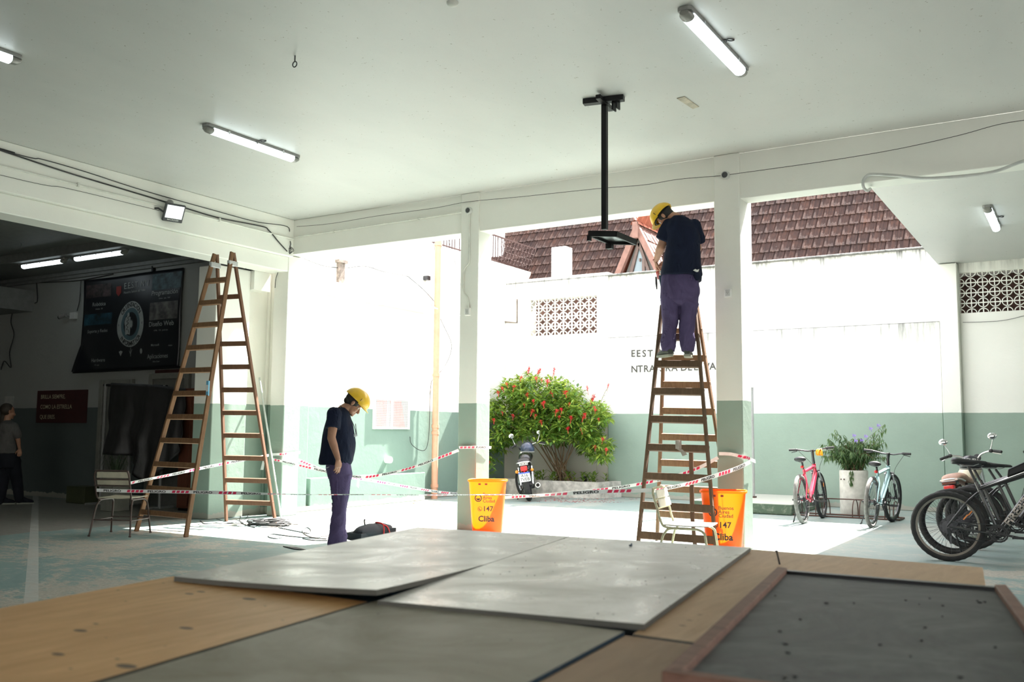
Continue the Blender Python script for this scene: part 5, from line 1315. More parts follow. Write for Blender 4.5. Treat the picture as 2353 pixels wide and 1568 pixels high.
    for k_, (x, wy, zt) in enumerate(((-.165, .02, .02), (-.145, .075, .034), (-.10, .085, .030), (-.04, .062, .020), (.03, .034, .014), (.10, .023, .014), (.15, .016, .008), (.165, .005, .0))):
        rg.append((sp+V((x, 0, .035+zt*.5)), V((0, wy, 0)), V((0, 0, (.022, .036, .036, .03, .022, .018, .014, .006)[k_]))))
    b.loft(rg, 14); b.build('saddle', M_blackp if not grey_saddle else M_blackp, t, 60)
    b = MB()
    for s in (-1, 1): b.tube([sp+V((-.10, s*.022, .022)), sp+V((-.04, s*.02, .005)), sp+V((.04, s*.02, .005)), sp+V((.09, s*.012, .025))], .0035, 5)
    b.build('saddle_rails', M_alu, t)
    if light: b = MB(); b.ball(sp+V((-.03, 0, -.06)), (.018, .025, .022), n=10, k=7); b.build('rear_light', M_redp, t)
    # drivetrain on the right side (-y)
    b = MB(); n = 32; oc = bb+EY*-.055
    for o_, r_, th in ((0, .085, .003), (.012, .065, .003)):
        vs = []
        for s in (0, th):
            for rr in (1.0, .82):
                for i in range(n): q = 2*pi*i/n; rt = r_*rr*(1+(.03 if (i % 2 and rr == 1.0) else 0)); vs.append(oc+V((cos(q)*rt, o_+s, sin(q)*rt)))
        b.add(vs, [(i, (i+1) % n, n+(i+1) % n, n+i) for i in range(n)]+[(2*n+i, 3*n+i, 3*n+(i+1) % n, 2*n+(i+1) % n) for i in range(n)]+[(i, 2*n+i, 2*n+(i+1) % n, (i+1) % n) for i in range(n)])
    for i in range(4): q = 2*pi*i/4+.4; b.bar(oc, oc+V((cos(q)*.075, 0, sin(q)*.075)), .014, .006)
    b.build('chainring', M_blackp, t)
    ca = .15
    for s, q in ((-1, ca), (1, ca+pi)):
        e_ = bb+V((cos(q)*.17, s*.085, -sin(q)*.17)); b = MB(); b.bar(bb+EY*s*.07, e_, .022, .014, up=EY); b.build('crank_arm', M_blackp, t, bevel=.003)
        b = MB(); pc_ = e_+EY*s*.06
        b.tube([e_, pc_+EY*s*.04], .006, 6)
        for dx in (-.045, .045): b.box((pc_.x+dx-.005, pc_.y-.045, pc_.z-.012), (pc_.x+dx+.005, pc_.y+.045, pc_.z+.012))
        for dy in (-.04, .04): b.box((pc_.x-.045, pc_.y+dy-.005, pc_.z-.010), (pc_.x+.045, pc_.y+dy+.005, pc_.z+.010))
        b.build('pedal', M_blackp, t)
    b = MB()
    for i, r_ in enumerate((.052, .046, .040, .034, .028)): b.tube([rear+EY*(-.030-.005*i), rear+EY*(-.033-.005*i)], r_, 20)
    b.build('cassette', M_dmet, t)
    b = MB(); b.tube([bb+V((.0, -.055, .083)), rear+V((0, -.045, .045))], .004, 5); b.tube([bb+V((.0, -.055, -.083)), rear+V((.06, -.05, -.12)), rear+V((.02, -.05, -.16)), rear+V((-.01, -.05, -.09)), rear+V((.03, -.05, -.04))], .004, 5); b.build('chain', M_dmet, t)
    b = MB(); b.bar(rear+V((.01, -.07, -.02)), rear+V((.03, -.06, -.09)), .025, .02, up=EY); b.bar(rear+V((.03, -.055, -.08)), rear+V((.03, -.055, -.17)), .02, .012, up=EY); b.build('derailleur', M_dmet, t)
    if stand: b = MB(); b.tube([V((.06, .07, R-.05)), V((.12, .17, .03))], .008, 6); b.tube([V((.115, .16, .045)), V((.125, .18, .02))], .012, 6); b.build('kickstand', M_blackp, t)
    if accent:
        for s in (-1, 1): b = MB(); b.box((1.0-.010, s*.079-.002, .47), (1.0+.010, s*.079+.002, .53)); b.build('fork_decal', accent, t)
        b = MB(); b.bar((.15, -.060, .42), (.19, -.058, .47), .012, .004, up=EY); b.build('stay_decal', accent, t)
    if bag: b = MB(); b.prism([(.55, -.035, .845), (.74, -.035, .930), (.76, -.035, 1.03), (.56, -.035, .93)], (0, .07, 0)); b.build('frame_bag', M_black, t, bevel=.015)
    return t, Rr, hb_pts
r0_, r1_ = onz(1847, 1204), onz(1906, 1188)
dr = r1_-r0_; az = atan2(dr.y, dr.x)
red, Rr, hp = bike('bright red mountain bike in the rack, with a yellow cord on its handlebar', r0_, az+.02, radians(-4), M_red, M_orp, tyre_m=M_tyred, rim_m=M_bikeb, steer=radians(2), stand=True, seat=-.07, bar_rise=.10)
b = MB(); c = hp[2].lerp(hp[1], .25)
random.seed(2)
for i in range(7): 
    r_ = random.uniform(.035, .05); ph = random.uniform(0, 6); b.tube([c+V((.02*sin(q+ph)+.006*i-.02, .012*(i-3)+.012*cos(q+ph), sin(q)*r_-.035)) + V((cos(q)*r_, 0, 0)) for q in [2*pi*k/14 for k in range(14)]], .009, 6, closed=True)
b.build('yellow_cord', plain('yellow_cord', (.85, .38, .01), .5), red)
b0, b1 = onz(2003, 1213), onz(2049, 1196); dr = b1-b0; az = atan2(dr.y, dr.x)
bike('pale mint green mountain bike in the rack, right of the round planter', b0, az-.04, radians(2.5), M_mint, M_alu, tyre_m=M_tyred, rim_m=M_bikeb, steer=radians(-6), seat=-.11, bar_rise=.07)
def wx(px, y): return ony(px, 1195, y).x+.345
blk = [((-1.25, 10.45), 0.03, 0, 'black bike nearest the camera with tan rims and large frame lettering', None, 'FIREBIRD', M_rim, M_orp), ((wx(2110, 11.05), 11.05), .02, 0, 'black bike second from the front of the row, with a red-lettered frame', None, 'OLMO', M_bikeb, M_orp), ((wx(2151, 11.65), 11.65), .05, 0, 'black bike third in the row with a green stripe on its top tube', M_green, None, M_bikeb, M_green), ((wx(2172, 12.25), 12.25), .04, 0, 'black bike at the back of the row beside the motorcycle', None, None, M_bikeb, None)]
for i, (xy, rz_, ln, lab, stripe, tx, rimm, acc) in enumerate(blk):
    bike(lab, (xy[0], xy[1], 0), rz_, radians(-3 if i else -2), M_bikeb, acc, rim_m=rimm, stripe=M_alu if i == 0 else stripe, text=tx, light=False, steer=radians(5*i), bag=(i == 0), big=True, seat=(.03, .0, -.03, -.05)[i], texcol=(M_redp if i == 1 else None), group='black bikes parked side by side')
# bike rack
ra, rb = onz(1800, 1163), onz(2062, 1199); rb = onz(2066, 1199)
ra = V((-4.02, 14.85, 0)); rb = V((-2.42, 14.86, 0)); dp = .42
t = thing('bike_rack', 'low rusty wheel rack of bent bars in front of the round planter', 'rack', (ra+rb)/2)
b = MB()
for dy in (0, dp): b.tube([ra+V((0, dy, .015)), rb+V((0, dy, .015))], .012, 8)
for x in (ra.x, rb.x): b.tube([(x, ra.y, .015), (x, ra.y+dp, .015)], .012, 8)
b.tube([ra+V((.4, dp*.5, .27)), rb+V((-.3, dp*.5, .27))], .009, 8)
b.build('base_bars', M_rack, t, world=True)
for x in (-3.93, -3.62, -3.5, -3.08, -2.98, -2.62, -2.5):
    P_ = [V((x, ra.y, .015)), V((x, ra.y+.02, .15)), V((x, ra.y+.09, .24)), V((x, ra.y+dp*.5, .27)), V((x, ra.y+dp-.09, .24)), V((x, ra.y+dp-.02, .15)), V((x, ra.y+dp, .015))]
    b = MB(); b.tube(smoothpts(P_, 4), .008, 6); b.build('hoop', M_rack, t, 60, world=True)

# round planter and plant
pc = V((-3.19, 15.55, 0)); Rp, Hp = .215, .70
t = thing('round_planter', 'tall round concrete planter between the red and the mint bike', 'planter', pc)
b = MB(); b.lathe([(0, 0), (Rp-.01, 0), (Rp, .02), (Rp, Hp-.02), (Rp-.006, Hp), (Rp-.03, Hp), (Rp-.03, Hp-.06)], pc, None, 36); b.build('planter_body', M_pot, t, world=True)
b = MB(); b.lathe([(0, Hp-.05), (Rp-.028, Hp-.06)], pc, None, 24); b.build('earth', M_soil, t, world=True)
b = MB()
for px in (1932, 1939): c = ony(px, 1102, pc.y-Rp); b.ball((c.x, pc.y-Rp+.012 if px > 1935 else pc.y-Rp+.02, c.z), (.010, .012, .012), n=8, k=6)
b.build('drain_holes', M_rack, t, world=True)
def leaf(b, p, d, up, L, w, droop=.2):
    d = d.normalized(); s_ = d.cross(up); 
    if s_.length < .05: s_ = d.cross(EX)
    s_.normalize(); n_ = s_.cross(d); q = lambda a, h, z: p+d*(L*a)+s_*(w*h)+n_*z-EZ*(droop*L*a*a)
    b.add([q(0, 0, 0), q(.4, .5, w*.15), q(.4, 0, -w*.05), q(.4, -.5, w*.15), q(1, 0, 0)], [(0, 1, 2), (0, 2, 3), (1, 4, 2), (2, 4, 3)])
t = thing('flowering_plant', 'leafy green plant with small purple flowers in the round planter', 'plant', pc+V((0, 0, Hp-.05)))
bs, bl = MB(), MB(); random.seed(21); tips = []
pt = lambda x, y, yy=15.55: ony(x, y, yy)
targets = [pt(1914, 995), pt(1921, 988), pt(1938, 1000), pt(1935, 1020), pt(2036, 975), pt(2040, 985), pt(2021, 1005), pt(2014, 1018), pt(2030, 1010), pt(1960, 1008), pt(1975, 1012)]
for i in range(70):
    if i < len(targets): tp = targets[i]+V((0, random.uniform(-.15, .15), 0))
    else:
        a = random.uniform(0, 2*pi); rr = random.uniform(.1, .52); tp = pc+V((cos(a)*rr*1.05, sin(a)*rr*.75, Hp+random.uniform(.15, .52)))
    p0 = pc+V((random.uniform(-.13, .13), random.uniform(-.13, .13), Hp-.05)); mid = p0.lerp(tp, .5)+V((0, 0, .10))
    if tp.z < Hp+.2: mid.z += .1
    C_ = smoothpts([p0, mid, tp], 8); bs.tube(C_, [.0045*(1-.7*k/(len(C_)-1)) for k in range(len(C_))], 5)
    for k in range(3, len(C_)):
        for _ in range(4 if i >= len(targets) else 3):
            a = random.uniform(0, 2*pi); d = V((cos(a), sin(a), random.uniform(-1.6, .1))); leaf(bl, C_[k], d, EZ, random.uniform(.05, .10), .02, .5)
    tips.append(tp)
for k in range(40):
    c = pt(1955+random.uniform(-4, 6), random.uniform(1080, 1112), pc.y-Rp-.02); leaf(bl, c, V((random.uniform(-.5, .5), -.2, -1.5)), EZ, .06, .018, .2)
bs.build('stems', M_stems, t, 60, world=True); bl.build('foliage', M_leafd, t, 0, world=True)
for (x, y) in ((1963, 1001), (1967, 1013), (2001, 985), (2019, 978), (1980, 1012), (1990, 1003)):
    c = pt(x, y, 15.40); b = MB()
    for k in range(5):
        q = 2*pi*k/5; d = V((cos(q), -.3, sin(q))); b.add([c, c+d*.022+V((0, 0, .01)), c+d*.034, c+d*.022-V((0, 0, .01))], [(0, 1, 2, 3)])
    b.tube([c, c+V((0, .06, -.05))], .003, 4, mi=0); b.build('blossom', M_purple, t, 0, world=True)

# ================================================================== FLOWER BED AND SHRUB
bed = thing('flower_bed', 'low curved bed with peeling plaster wall under the red-flowered shrub', 'flower bed', (-8.9, 16.5, 0))
prof = [(-10.2, 16.98), (-10.2, 16.35), (-9.2, 16.18), (-8.75, 16.15), (-8.3, 16.22), (-8.0, 16.45), (-7.86, 16.98)]
Pp = smoothpts([(x, y, 0) for x, y in prof], 5)
b = MB(); inn = []
for i, p in enumerate(Pp):
    d = (Pp[min(i+1, len(Pp)-1)]-Pp[max(i-1, 0)]).normalized(); inn.append(p+V((-d.y, d.x, 0))*.13)
k = len(Pp); vs = []
for z in (0, .15, .31): vs += [p+V((0, 0, z))+V((noise.noise(p*3+V((0, 0, z)))*.02, noise.noise(p*4+V((0, 5, z)))*.02, 0)) for p in Pp]
vs += [p+V((0, 0, .31+.02*noise.noise(p*3))) for p in inn]+[p+V((0, 0, .2)) for p in inn]
b.add(vs, [(r*k+i, r*k+i+1, (r+1)*k+i+1, (r+1)*k+i) for r in range(4) for i in range(k-1)]); b.build('bed_wall', M_plaster, bed, world=True)
b = MB(); b.add([p+V((0, 0, .24)) for p in inn]+[V((-9, 16.97, .30))], [(i, i+1, k) for i in range(k-1)]); b.build('earth', M_soil, bed, world=True)
c = ony(1347, 1097, 16.6); b = MB(); b.tube([(c.x, 16.55, .26), (c.x, 16.55, .40)], .035, 12); single('plastic_tube', b, M_black, 'short dark plastic tube standing in the flower bed', 'tube')
t = thing('flowering_shrub', 'big green shrub with red flower spikes growing against the yard wall', 'shrub', (-9.0, 16.6, .28))
bs, bl = MB(), MB(); random.seed(33)
ctr0 = V((-8.95, 16.62, .30))
def inside(px, py):
    out = [(1122, 905), (1150, 890), (1185, 868), (1215, 862), (1255, 872), (1300, 878), (1330, 895), (1345, 925), (1385, 930), (1398, 960), (1372, 985), (1385, 1000), (1408, 1025), (1402, 1052), (1375, 1060), (1345, 1042), (1320, 1012), (1290, 1022), (1255, 1015), (1225, 1000), (1180, 1010), (1150, 1045), (1122, 1100)]
    c_ = False; j = len(out)-1
    for i in range(len(out)):
        (xi, yi), (xj, yj) = out[i], out[j]
        if (yi > py) != (yj > py) and px < (xj-xi)*(py-yi)/(yj-yi)+xi: c_ = not c_
        j = i
    return c_
clumps = []
while len(clumps) < 760:
    px, py = random.uniform(1095, 1410), random.uniform(855, 1105)
    if inside(max(px, 1123), py):
        yy = random.uniform(15.8, 16.85); q_ = ony(px, py, yy)
        if q_.x > -10.42: clumps.append(q_)
for i, c in enumerate(clumps):
    r = random.uniform(.06, .13)
    for k in range(15):
        a = random.uniform(0, 2*pi); e = random.uniform(-.9, 1.0); d = V((cos(a), sin(a), e)).normalized()
        leaf(bl, c+d*r*random.random(), d+V((0, -.2, .15)), EZ, random.uniform(.09, .16), random.uniform(.040, .064), .25)
    if i % 48 == 0:
        mid = ctr0.lerp(c, .45)+V((0, 0, .12)); C_ = smoothpts([ctr0+V((random.uniform(-.25, .25), random.uniform(-.1, .1), 0)), mid, c], 5); bs.tube(C_, [.013*(1-.75*q/(len(C_)-1)) for q in range(len(C_))], 5)
for i in range(9):   # bare lower stems
    a = random.uniform(-.9, .9); bs.tube(smoothpts([ctr0+V((random.uniform(-.22, .22), random.uniform(-.12, .12), 0)), ctr0+V((a*.35, -.1, .45)), ctr0+V((a*.8+.1, -.15, 1.0))]), .011, 5)
for i in range(22):   # low leaves in the bed
    c = V((random.uniform(-10.0, -8.1), random.uniform(16.35, 16.8), .28))
    for k in range(9):
        a = random.uniform(0, 2*pi); leaf(bl, c+EZ*.02*k, V((cos(a), sin(a), 1.1)), EZ, random.uniform(.09, .2), .04, .3)
spk = [(1214, 857), (1197, 870), (1272, 858), (1245, 875), (1155, 895), (1181, 892), (1232, 822+50), (1258, 880), (1226, 924), (1249, 930), (1212, 910), (1290, 944), (1285, 960), (1366, 938), (1368, 945), (1345, 955), (1312, 964), (1340, 962), (1155, 950), (1179, 958), (1244, 972), (1337, 990), (1305, 988), (1397, 890), (1360, 922), (1350, 896), (1135, 968), (1205, 932), (1222, 948), (1308, 930), (1268, 905), (1385, 1012), (1367, 1030), (1124, 1065), (1230, 957), (1278, 948), (1376, 965), (1165, 885), (1300, 905), (1393, 1037), (1145, 905), (1237, 860)]
for (x, y) in spk:
    if not inside(x, y):
        c = ony(x, y, 16.3); nb = min(clumps, key=lambda q: (q-c).length); bs.tube(smoothpts([nb, nb.lerp(c, .5)+V((0, 0, .03)), c], 4), .004, 4)
        for k in range(9): leaf(bl, nb.lerp(c, k/10), V((random.uniform(-1, 1), random.uniform(-1, 1), .3)), EZ, .07, .03, .3)
bs.build('branches', M_stems, t, 60, world=True); bl.build('foliage', M_leaf, t, 0, world=True)
proto = None
for (x, y) in spk:
    c = ony(x, y, 15.78 if inside(x, y) else 16.3)
    if proto is None:
        b = MB()
        for k in range(34):
            a = random.uniform(0, 2*pi); z = random.uniform(-.03, .085); d = V((cos(a), sin(a), .8)); p = V((0, 0, z))+d*.004
            leaf(b, p, d, EZ, random.uniform(.025, .05), .012, .0)
        b.tube([(0, 0, -.12), (0, 0, .1)], .003, 4); proto = b.build('flower_spike', M_flower, t, 0); o = proto
    else:
        o = proto.copy(); COL.objects.link(o)
    o.parent = t; o.location = c-V(t.location); s_ = random.uniform(.7, 1.35); o.scale = (s_*1.25, s_*1.25, s_*(1.2 if not inside(x, y) else .55)); o.rotation_euler = (random.uniform(-.4, .4), random.uniform(-.4, .4), random.uniform(0, 6))

# ================================================================== MOTORCYCLES
def moto(label, loc, rz, lean, seat_m, plate=True, brand=None, mirrors=((-.27, .0), (.27, 0)), steer=.3, tank_m=M_bikeb, helmet=False):
    """+x forward, rear contact at origin"""
    t = thing('motorcycle', label, 'motorcycle', loc, rot=(lean, 0, rz)); R = .30; WB = 1.28
    def wheel(c, d, w):
        g = thing('wheel', None, None, c); g.parent = t; g.location = c; WLOC[g.name] = V((0, 0, 0)); d = V(d).normalized(); sd = d.cross(EZ)
        b = MB(); N_, K = 48, 12; vs = []
        for i in range(N_):
            q = 2*pi*i/N_; er = d*cos(q)+EZ*sin(q)
            for j in range(K): a = 2*pi*j/K; vs.append(er*(R-w/2+cos(a)*(w/2+(.004 if (i+j) % 2 else 0)))+sd*(sin(a)*w/2))
        b.add(vs, [(i*K+j, i*K+(j+1) % K, ((i+1) % N_)*K+(j+1) % K, ((i+1) % N_)*K+j) for i in range(N_) for j in range(K)]); b.build('tyre', M_rubber, g, 30)
        b = MB(); b.tube([d*(cos(2*pi*i/40)*(R-w*.95))+EZ*(sin(2*pi*i/40)*(R-w*.95)) for i in range(40)], .018, 8, closed=True); b.build('rim', M_alu, g)
        b = MB()
        for i in range(10): q = 2*pi*i/10; b.tube([sd*.0, (d*cos(q)+EZ*sin(q))*(R-w)], .009, 6)
        b.build('spokes', M_dmet, g)
        b = MB(); b.tube([sd*-.09, sd*.09], .04, 14); b.build('hub', M_dmet, g)
    wheel(V((0, 0, R)), EX, .11)
    st = Matrix.Rotation(steer, 3, 'Z'); hd = V((.95, 0, .85)); S = lambda p: hd+st @ (V(p)-hd)
    fw = S(V((WB, 0, R))); wheel(fw, st @ EX, .09)
    b = MB()
    for i in range(10):
        pass
    vs = []; n = 12
    for i in range(n+1):
        q = radians(35+115*i/n)
        for w_ in (-.075, -.05, .05, .075): vs.append(V((cos(q)*(R+.035), w_, R+sin(q)*(R+.035)-(.03 if abs(w_) > .06 else 0))))
    b.add(vs, [(4*i+j, 4*i+j+1, 4*i+4+j+1, 4*i+4+j) for i in range(n) for j in range(3)]); o = b.build('rear_fender', M_bikeb, t, 60); so = o.modifiers.new('t', 'SOLIDIFY'); so.thickness = .004
    b = MB(); b.loft([(V((-.12, 0, .72)), V((0, .10, 0)), V((0, 0, .025))), (V((-.05, 0, .74)), V((0, .125, 0)), V((0, 0, .05))), (V((.15, 0, .735)), V((0, .13, 0)), V((0, 0, .06))), (V((.30, 0, .69)), V((0, .12, 0)), V((0, 0, .06))), (V((.5, 0, .67)), V((0, .11, 0)), V((0, 0, .055))), (V((.56, 0, .68)), V((0, .06, 0)), V((0, 0, .02)))], 18); b.build('seat', seat_m, t, 60)
    b = MB(); b.loft([(V((.52, 0, .72)), V((0, .06, 0)), V((0, 0, .04))), (V((.60, 0, .76)), V((0, .12, 0)), V((0, 0, .085))), (V((.75, 0, .79)), V((0, .14, 0)), V((0, 0, .10))), (V((.90, 0, .80)), V((0, .11, 0)), V((0, 0, .08))), (V((.97, 0, .80)), V((0, .05, 0)), V((0, 0, .03)))], 20); b.build('fuel_tank', tank_m, t, 60)
    b = MB(); b.loft([(V((.45, 0, .42)), V((.10, 0, 0)), V((0, .11, 0))), (V((.47, 0, .30)), V((.15, 0, 0)), V((0, .12, 0))), (V((.47, 0, .20)), V((.14, 0, 0)), V((0, .10, 0)))], 16)
    for k in range(7): b.lathe([(.10, 0), (.10, .012)], (.66+.012*k, 0, .38+.03*k), None, 16)
    b.tube([(.64, 0, .32), (.76, 0, .62)], .07, 14); b.build('engine', M_dmet, t)
    for s in (-1, 1):
        b = MB(); b.tube([(.0, s*.11, R), (.12, s*.12, .62)], .022, 10)
        for k in range(7): b.tube([V((.0, s*.11, R)).lerp(V((.12, s*.12, .62)), .25+k*.085), V((.0, s*.11, R)).lerp(V((.12, s*.12, .62)), .28+k*.085)], .034, 12)
        b.build('shock_absorber', M_alu, t)
        b = MB(); b.tube([(0, s*.10, R), (.42, s*.10, .30)], .02, 8); b.build('swingarm', M_dmet, t)
        b = MB(); b.tube([S(V((.98, s*.085, .86))), S(V((WB, s*.085, R)))], .022, 10); b.build('fork_tube', M_alu, t)
        b = MB(); c = V((-.17, s*.14, .56)); b.tube([(-.13, s*.05, .56), c], .009, 6); b.ball(c, (.028, .03, .03), n=12, k=8, mi=1); b.build('turn_signal', [M_alu, M_orp], t)
        hy = s*.36
        b = MB(); b.tube(smoothpts([S(V((.96, s*.04, .90))), S(V((.93, s*.12, 1.00))), S(V((.86, s*.26, 1.03))), S(V((.78, hy, 1.00)))]), .012, 8); b.build('handlebar', M_alu, t, 60)
        b = MB(); b.tube([S(V((.84, s*.28, 1.025))), S(V((.77, hy+s*.01, .998)))], .018, 10); b.ball(S(V((.85, s*.25, 1.03))), (.03, .03, .025), n=10, k=6); b.build('grip', M_rubber, t)
        b = MB(); m0 = S(V((.86, s*.24, 1.04))); m1 = S(V((.84+mirrors[0 if s > 0 else 1][1], s*.30, 1.19))); b.tube([m0, m0.lerp(m1, .5)+V((.02, 0, 0)), m1], .006, 6); b.ball(m1+V((0, 0, .03)), (.012, .058, .045), (st @ EX, st @ EY, EZ), n=16, k=8, mi=1); b.build('mirror', [M_alu, plain('mirror_glass', (.85, .87, .88), .05, 1.0, var=.02) if 'mirror_glass' not in MATS else MATS['mirror_glass']], t, 60)
        b = MB(); b.tube([S(V((.87, s*.23, 1.02))), S(V((.80, s*.36, .97)))], .006, 6); b.build('lever', M_alu, t)
    b = MB(); b.tube([(.60, -.13, .22), (.3, -.16, .20), (.0, -.19, .25), (-.12, -.20, .27)], [.02, .03, .045, .045], 14); b.tube([(-.12, -.20, .27), (-.125, -.20, .271)], .048, 14); b.build('exhaust', M_alu, t, 50)
    b = MB(); b.tube([(-.126, -.20, .2705), (-.128, -.20, .2707)], .033, 14); b.build('exhaust_mouth', M_black, t)
    b = MB(); b.box((-.25, -.06, .555), (-.17, .06, .645)); b.bar((-.34, 0, .50), (-.2, 0, .56), .03, .02, mi=0); b.build('tail_light', M_redp, t, bevel=.012)
    b = MB(); b.box((-.205, -.09, .65), (-.10, .09, .70)); b.build('tail_cowl', M_bikeb, t, bevel=.01)
    b = MB(); b.box((-.17, -.10, .70), (-.12, .10, .725)); b.tube(smoothpts([V((.02, -.13, .68)), V((-.13, -.12, .71)), V((-.17, 0, .72)), V((-.13, .12, .71)), V((.02, .13, .68))]), .011, 8); b.build('grab_rail', M_alu, t, 60)
    if brand: b = MB(); b.text(brand, (-.206, 0, .662), V((0, -1, 0)), EZ, .046, align='C', off=.02, lift=.003); b.build('brand_lettering', M_inkw, t, 0)
    if plate:
        b = MB(); b.box((-.345, -.10, .37), (-.34, .10, .54)); b.build('number_plate', M_white, t, bevel=.003)
        b = MB(); b.box((-.3465, -.10, .515), (-.345, .10, .54)); b.build('plate_band', plain('plate_blue', (.05, .10, .5), .4), t)
        b = MB(); b.text('A16', (-.3455, 0, .457), V((0, -1, 0)), EZ, .078, align='C', off=.012, lift=.001); b.text('7VEB', (-.3455, 0, .388), V((0, -1, 0)), EZ, .078, align='C', off=.012, lift=.001); b.build('plate_lettering', plain('plate_ink', (.03, .03, .035), .6), t, 0)
    b = MB(); b.ball(S(V((1.08, 0, .84))), (.09, .09, .09), n=16, k=10); b.build('headlight', M_alu, t, 60)
    for s in (-1, 1): b = MB(); b.tube([S(V((1.0, s*.07, .96))), S(V((.97, s*.07, .975)))], .045, 16); b.build('gauge', M_blackp, t)
    b = MB(); b.tube([(.4, .10, .25), (.36, .26, .02)], .012, 8); b.build('side_stand', M_black, t)
    b = MB(); b.tube([(.15, -.1, .64), (.5, -.08, .62), (.95, -.02, .78)], .018, 8); b.tube([(.15, .1, .64), (.5, .08, .62), (.95, .02, .78)], .018, 8); b.tube([(.95, 0, .8), (.78, 0, .3), (.3, 0, .2), (.2, 0, .64)], .018, 8); b.build('frame', M_black, t)
    return t
mr = onz(1217, 1152)
moto('black motorcycle seen from behind, parked before the red-flowered shrub', (mr.x, mr.y, 0), radians(90+27), radians(-9), M_drape, brand='SUZUKI', steer=.5)
def open_helmet(name, label, c, d, size=.135, mat=M_bikeb, text=None):
    d = V(d).normalized(); sd = d.cross(EZ).normalized(); t = thing(name, label, 'helmet', c)
    b = MB(); b.ball((0, 0, 0), (size*1.1, size*.92, size), (d, sd, EZ), 24, 14, lo=-.35); o = b.build('shell', mat, t, 60); so = o.modifiers.new('t', 'SOLIDIFY'); so.thickness = .01; so.offset = 0
    b = MB(); b.ball(V((0, 0, -.01)), (size*1.14, size*.96, size*.5), (d, sd, EZ), 24, 12, lo=.2); 
    b = MB(); b.tube([d*(cos(q)*size*1.12)+sd*(sin(q)*size*.94)+V((0, 0, -.045)) for q in [2*pi*i/28 for i in range(28)]], .008, 6, closed=True); b.build('edge_trim', M_grey, t)
    if text:
        b = MB(); tv, tf = text_data(text, .02); w = max(x[0] for x in tv); sz = .045
        vs = []
        for x in tv:
            a = (x[0]-w/2)*sz/size; e = .35+(x[1])*sz/size; nn_ = (-sd*-1)*0
            p = (sd*(cos(e)*cos(a))*-1*-1)+(d*(cos(e)*sin(a)))*1+EZ*sin(e)
            vs.append(V((p.dot(d)*size*1.12*1, 0, 0))*0 + d*(p.dot(d)*(size*1.1+.013))+sd*(p.dot(sd)*(size*.92+.013))+EZ*(p.z*(size+.013)))
        b.add(vs, tf); b.build('lettering', M_inkw, t, 0)
    return t
mm = V((ony(2216, 1200, 13.05).x, 13.05, 0))
moto('motorcycle half hidden behind the row of black bikes, round mirrors raised', mm, radians(80), radians(-9), plain('tan_seat', (.40, .24, .18), .5), plate=False, steer=.25, tank_m=plain('cream_fairing', (.55, .50, .38), .4))
# helmets resting on seats
import mathutils
def seat_pt(o, p):
    bpy.context.view_layer.update(); return o.matrix_world @ V(p)
ms = [o for o in bpy.data.objects if o.name.startswith('motorcycle')]
c = ony(1212, 1033, seat_pt(ms[0], (.25, 0, .87)).y)
open_helmet('motorcycle_helmet', 'dark blue-black helmet resting on the seat of the rear-facing motorcycle', c, (-.45, .9, 0), .135, plain('helmet_navy', (.03, .04, .07), .2, var=.6, sc=10))
c = ony(2230, 1068, 11.05)
open_helmet('motorcycle_helmet', 'dark helmet with white lettering above the saddles of the black bikes', (c.x, 11.05, c.z), (1, .05, 0), .092, plain('helmet_black', (.035, .037, .045), .3), text='ARGUELL')
# ================================================================== PEOPLE
def remesh(mb, name, mat, parent, vox=.007, smooth=6, wr=0.0, wf=7.0, seed=0, wdir=(1, 1, .35), sfac=.5, hem=None):
    """fuse overlapping volumes into one continuous skin, then smooth (and crease cloth)"""
    me = mb.mesh('tmp', mat, 0); o = bpy.data.objects.new('tmp', me); COL.objects.link(o)
    r = o.modifiers.new('r', 'REMESH'); r.mode = 'VOXEL'; r.voxel_size = vox
    s = o.modifiers.new('s', 'SMOOTH'); s.factor = sfac; s.iterations = smooth
    dg = bpy.context.evaluated_depsgraph_get(); m2 = bpy.data.meshes.new_from_object(o.evaluated_get(dg))
    bpy.data.objects.remove(o); bpy.data.meshes.remove(me)
    if wr:
        for v in m2.vertices:
            p = v.co; warp = noise.noise(p*2.2+V((seed, 3, 1)))*.25
            q = V((p.x*wdir[0]+warp, p.y*wdir[1]-warp, p.z*wdir[2]+warp*.6))*wf+V((seed, 0, 0))
            e = abs(noise.noise(q)); e = (1-min(1, e*3))**1.4-.25; e2 = noise.noise(q*.6+V((0, 9, 0)))
            dsp = wr*(e*.75+e2*.8)
            if hem:
                k = max(0, 1-(p.z-hem[0])/hem[1])
                if k > 0: dsp += hem[2]*k*sin((p.z+.05*noise.noise(p*5+V((seed, 0, 0)))+.25*(p.x-p.y)*noise.noise(p*2))*hem[3])
            v.co = p+v.normal*dsp
        nbs = [[] for _ in m2.vertices]
        for e_ in m2.edges: a_, b_ = e_.vertices; nbs[a_].append(b_); nbs[b_].append(a_)
        for _ in range(2):
            old = [v.co.copy() for v in m2.vertices]
            for v in m2.vertices:
                l_ = nbs[v.index]
                if l_: v.co = old[v.index]*.45+sum((old[k] for k in l_), V((0, 0, 0)))*(.55/len(l_))
    m2.name = name; m2.polygons.foreach_set('use_smooth', [True]*len(m2.polygons)); m2.update()
    loc = WLOC.get(parent.name, V((0, 0, 0)))
    for v in m2.vertices: v.co = v.co-loc
    n = bpy.data.objects.new(name, m2); COL.objects.link(n); n.parent = parent; WLOC[n.name] = loc; return n

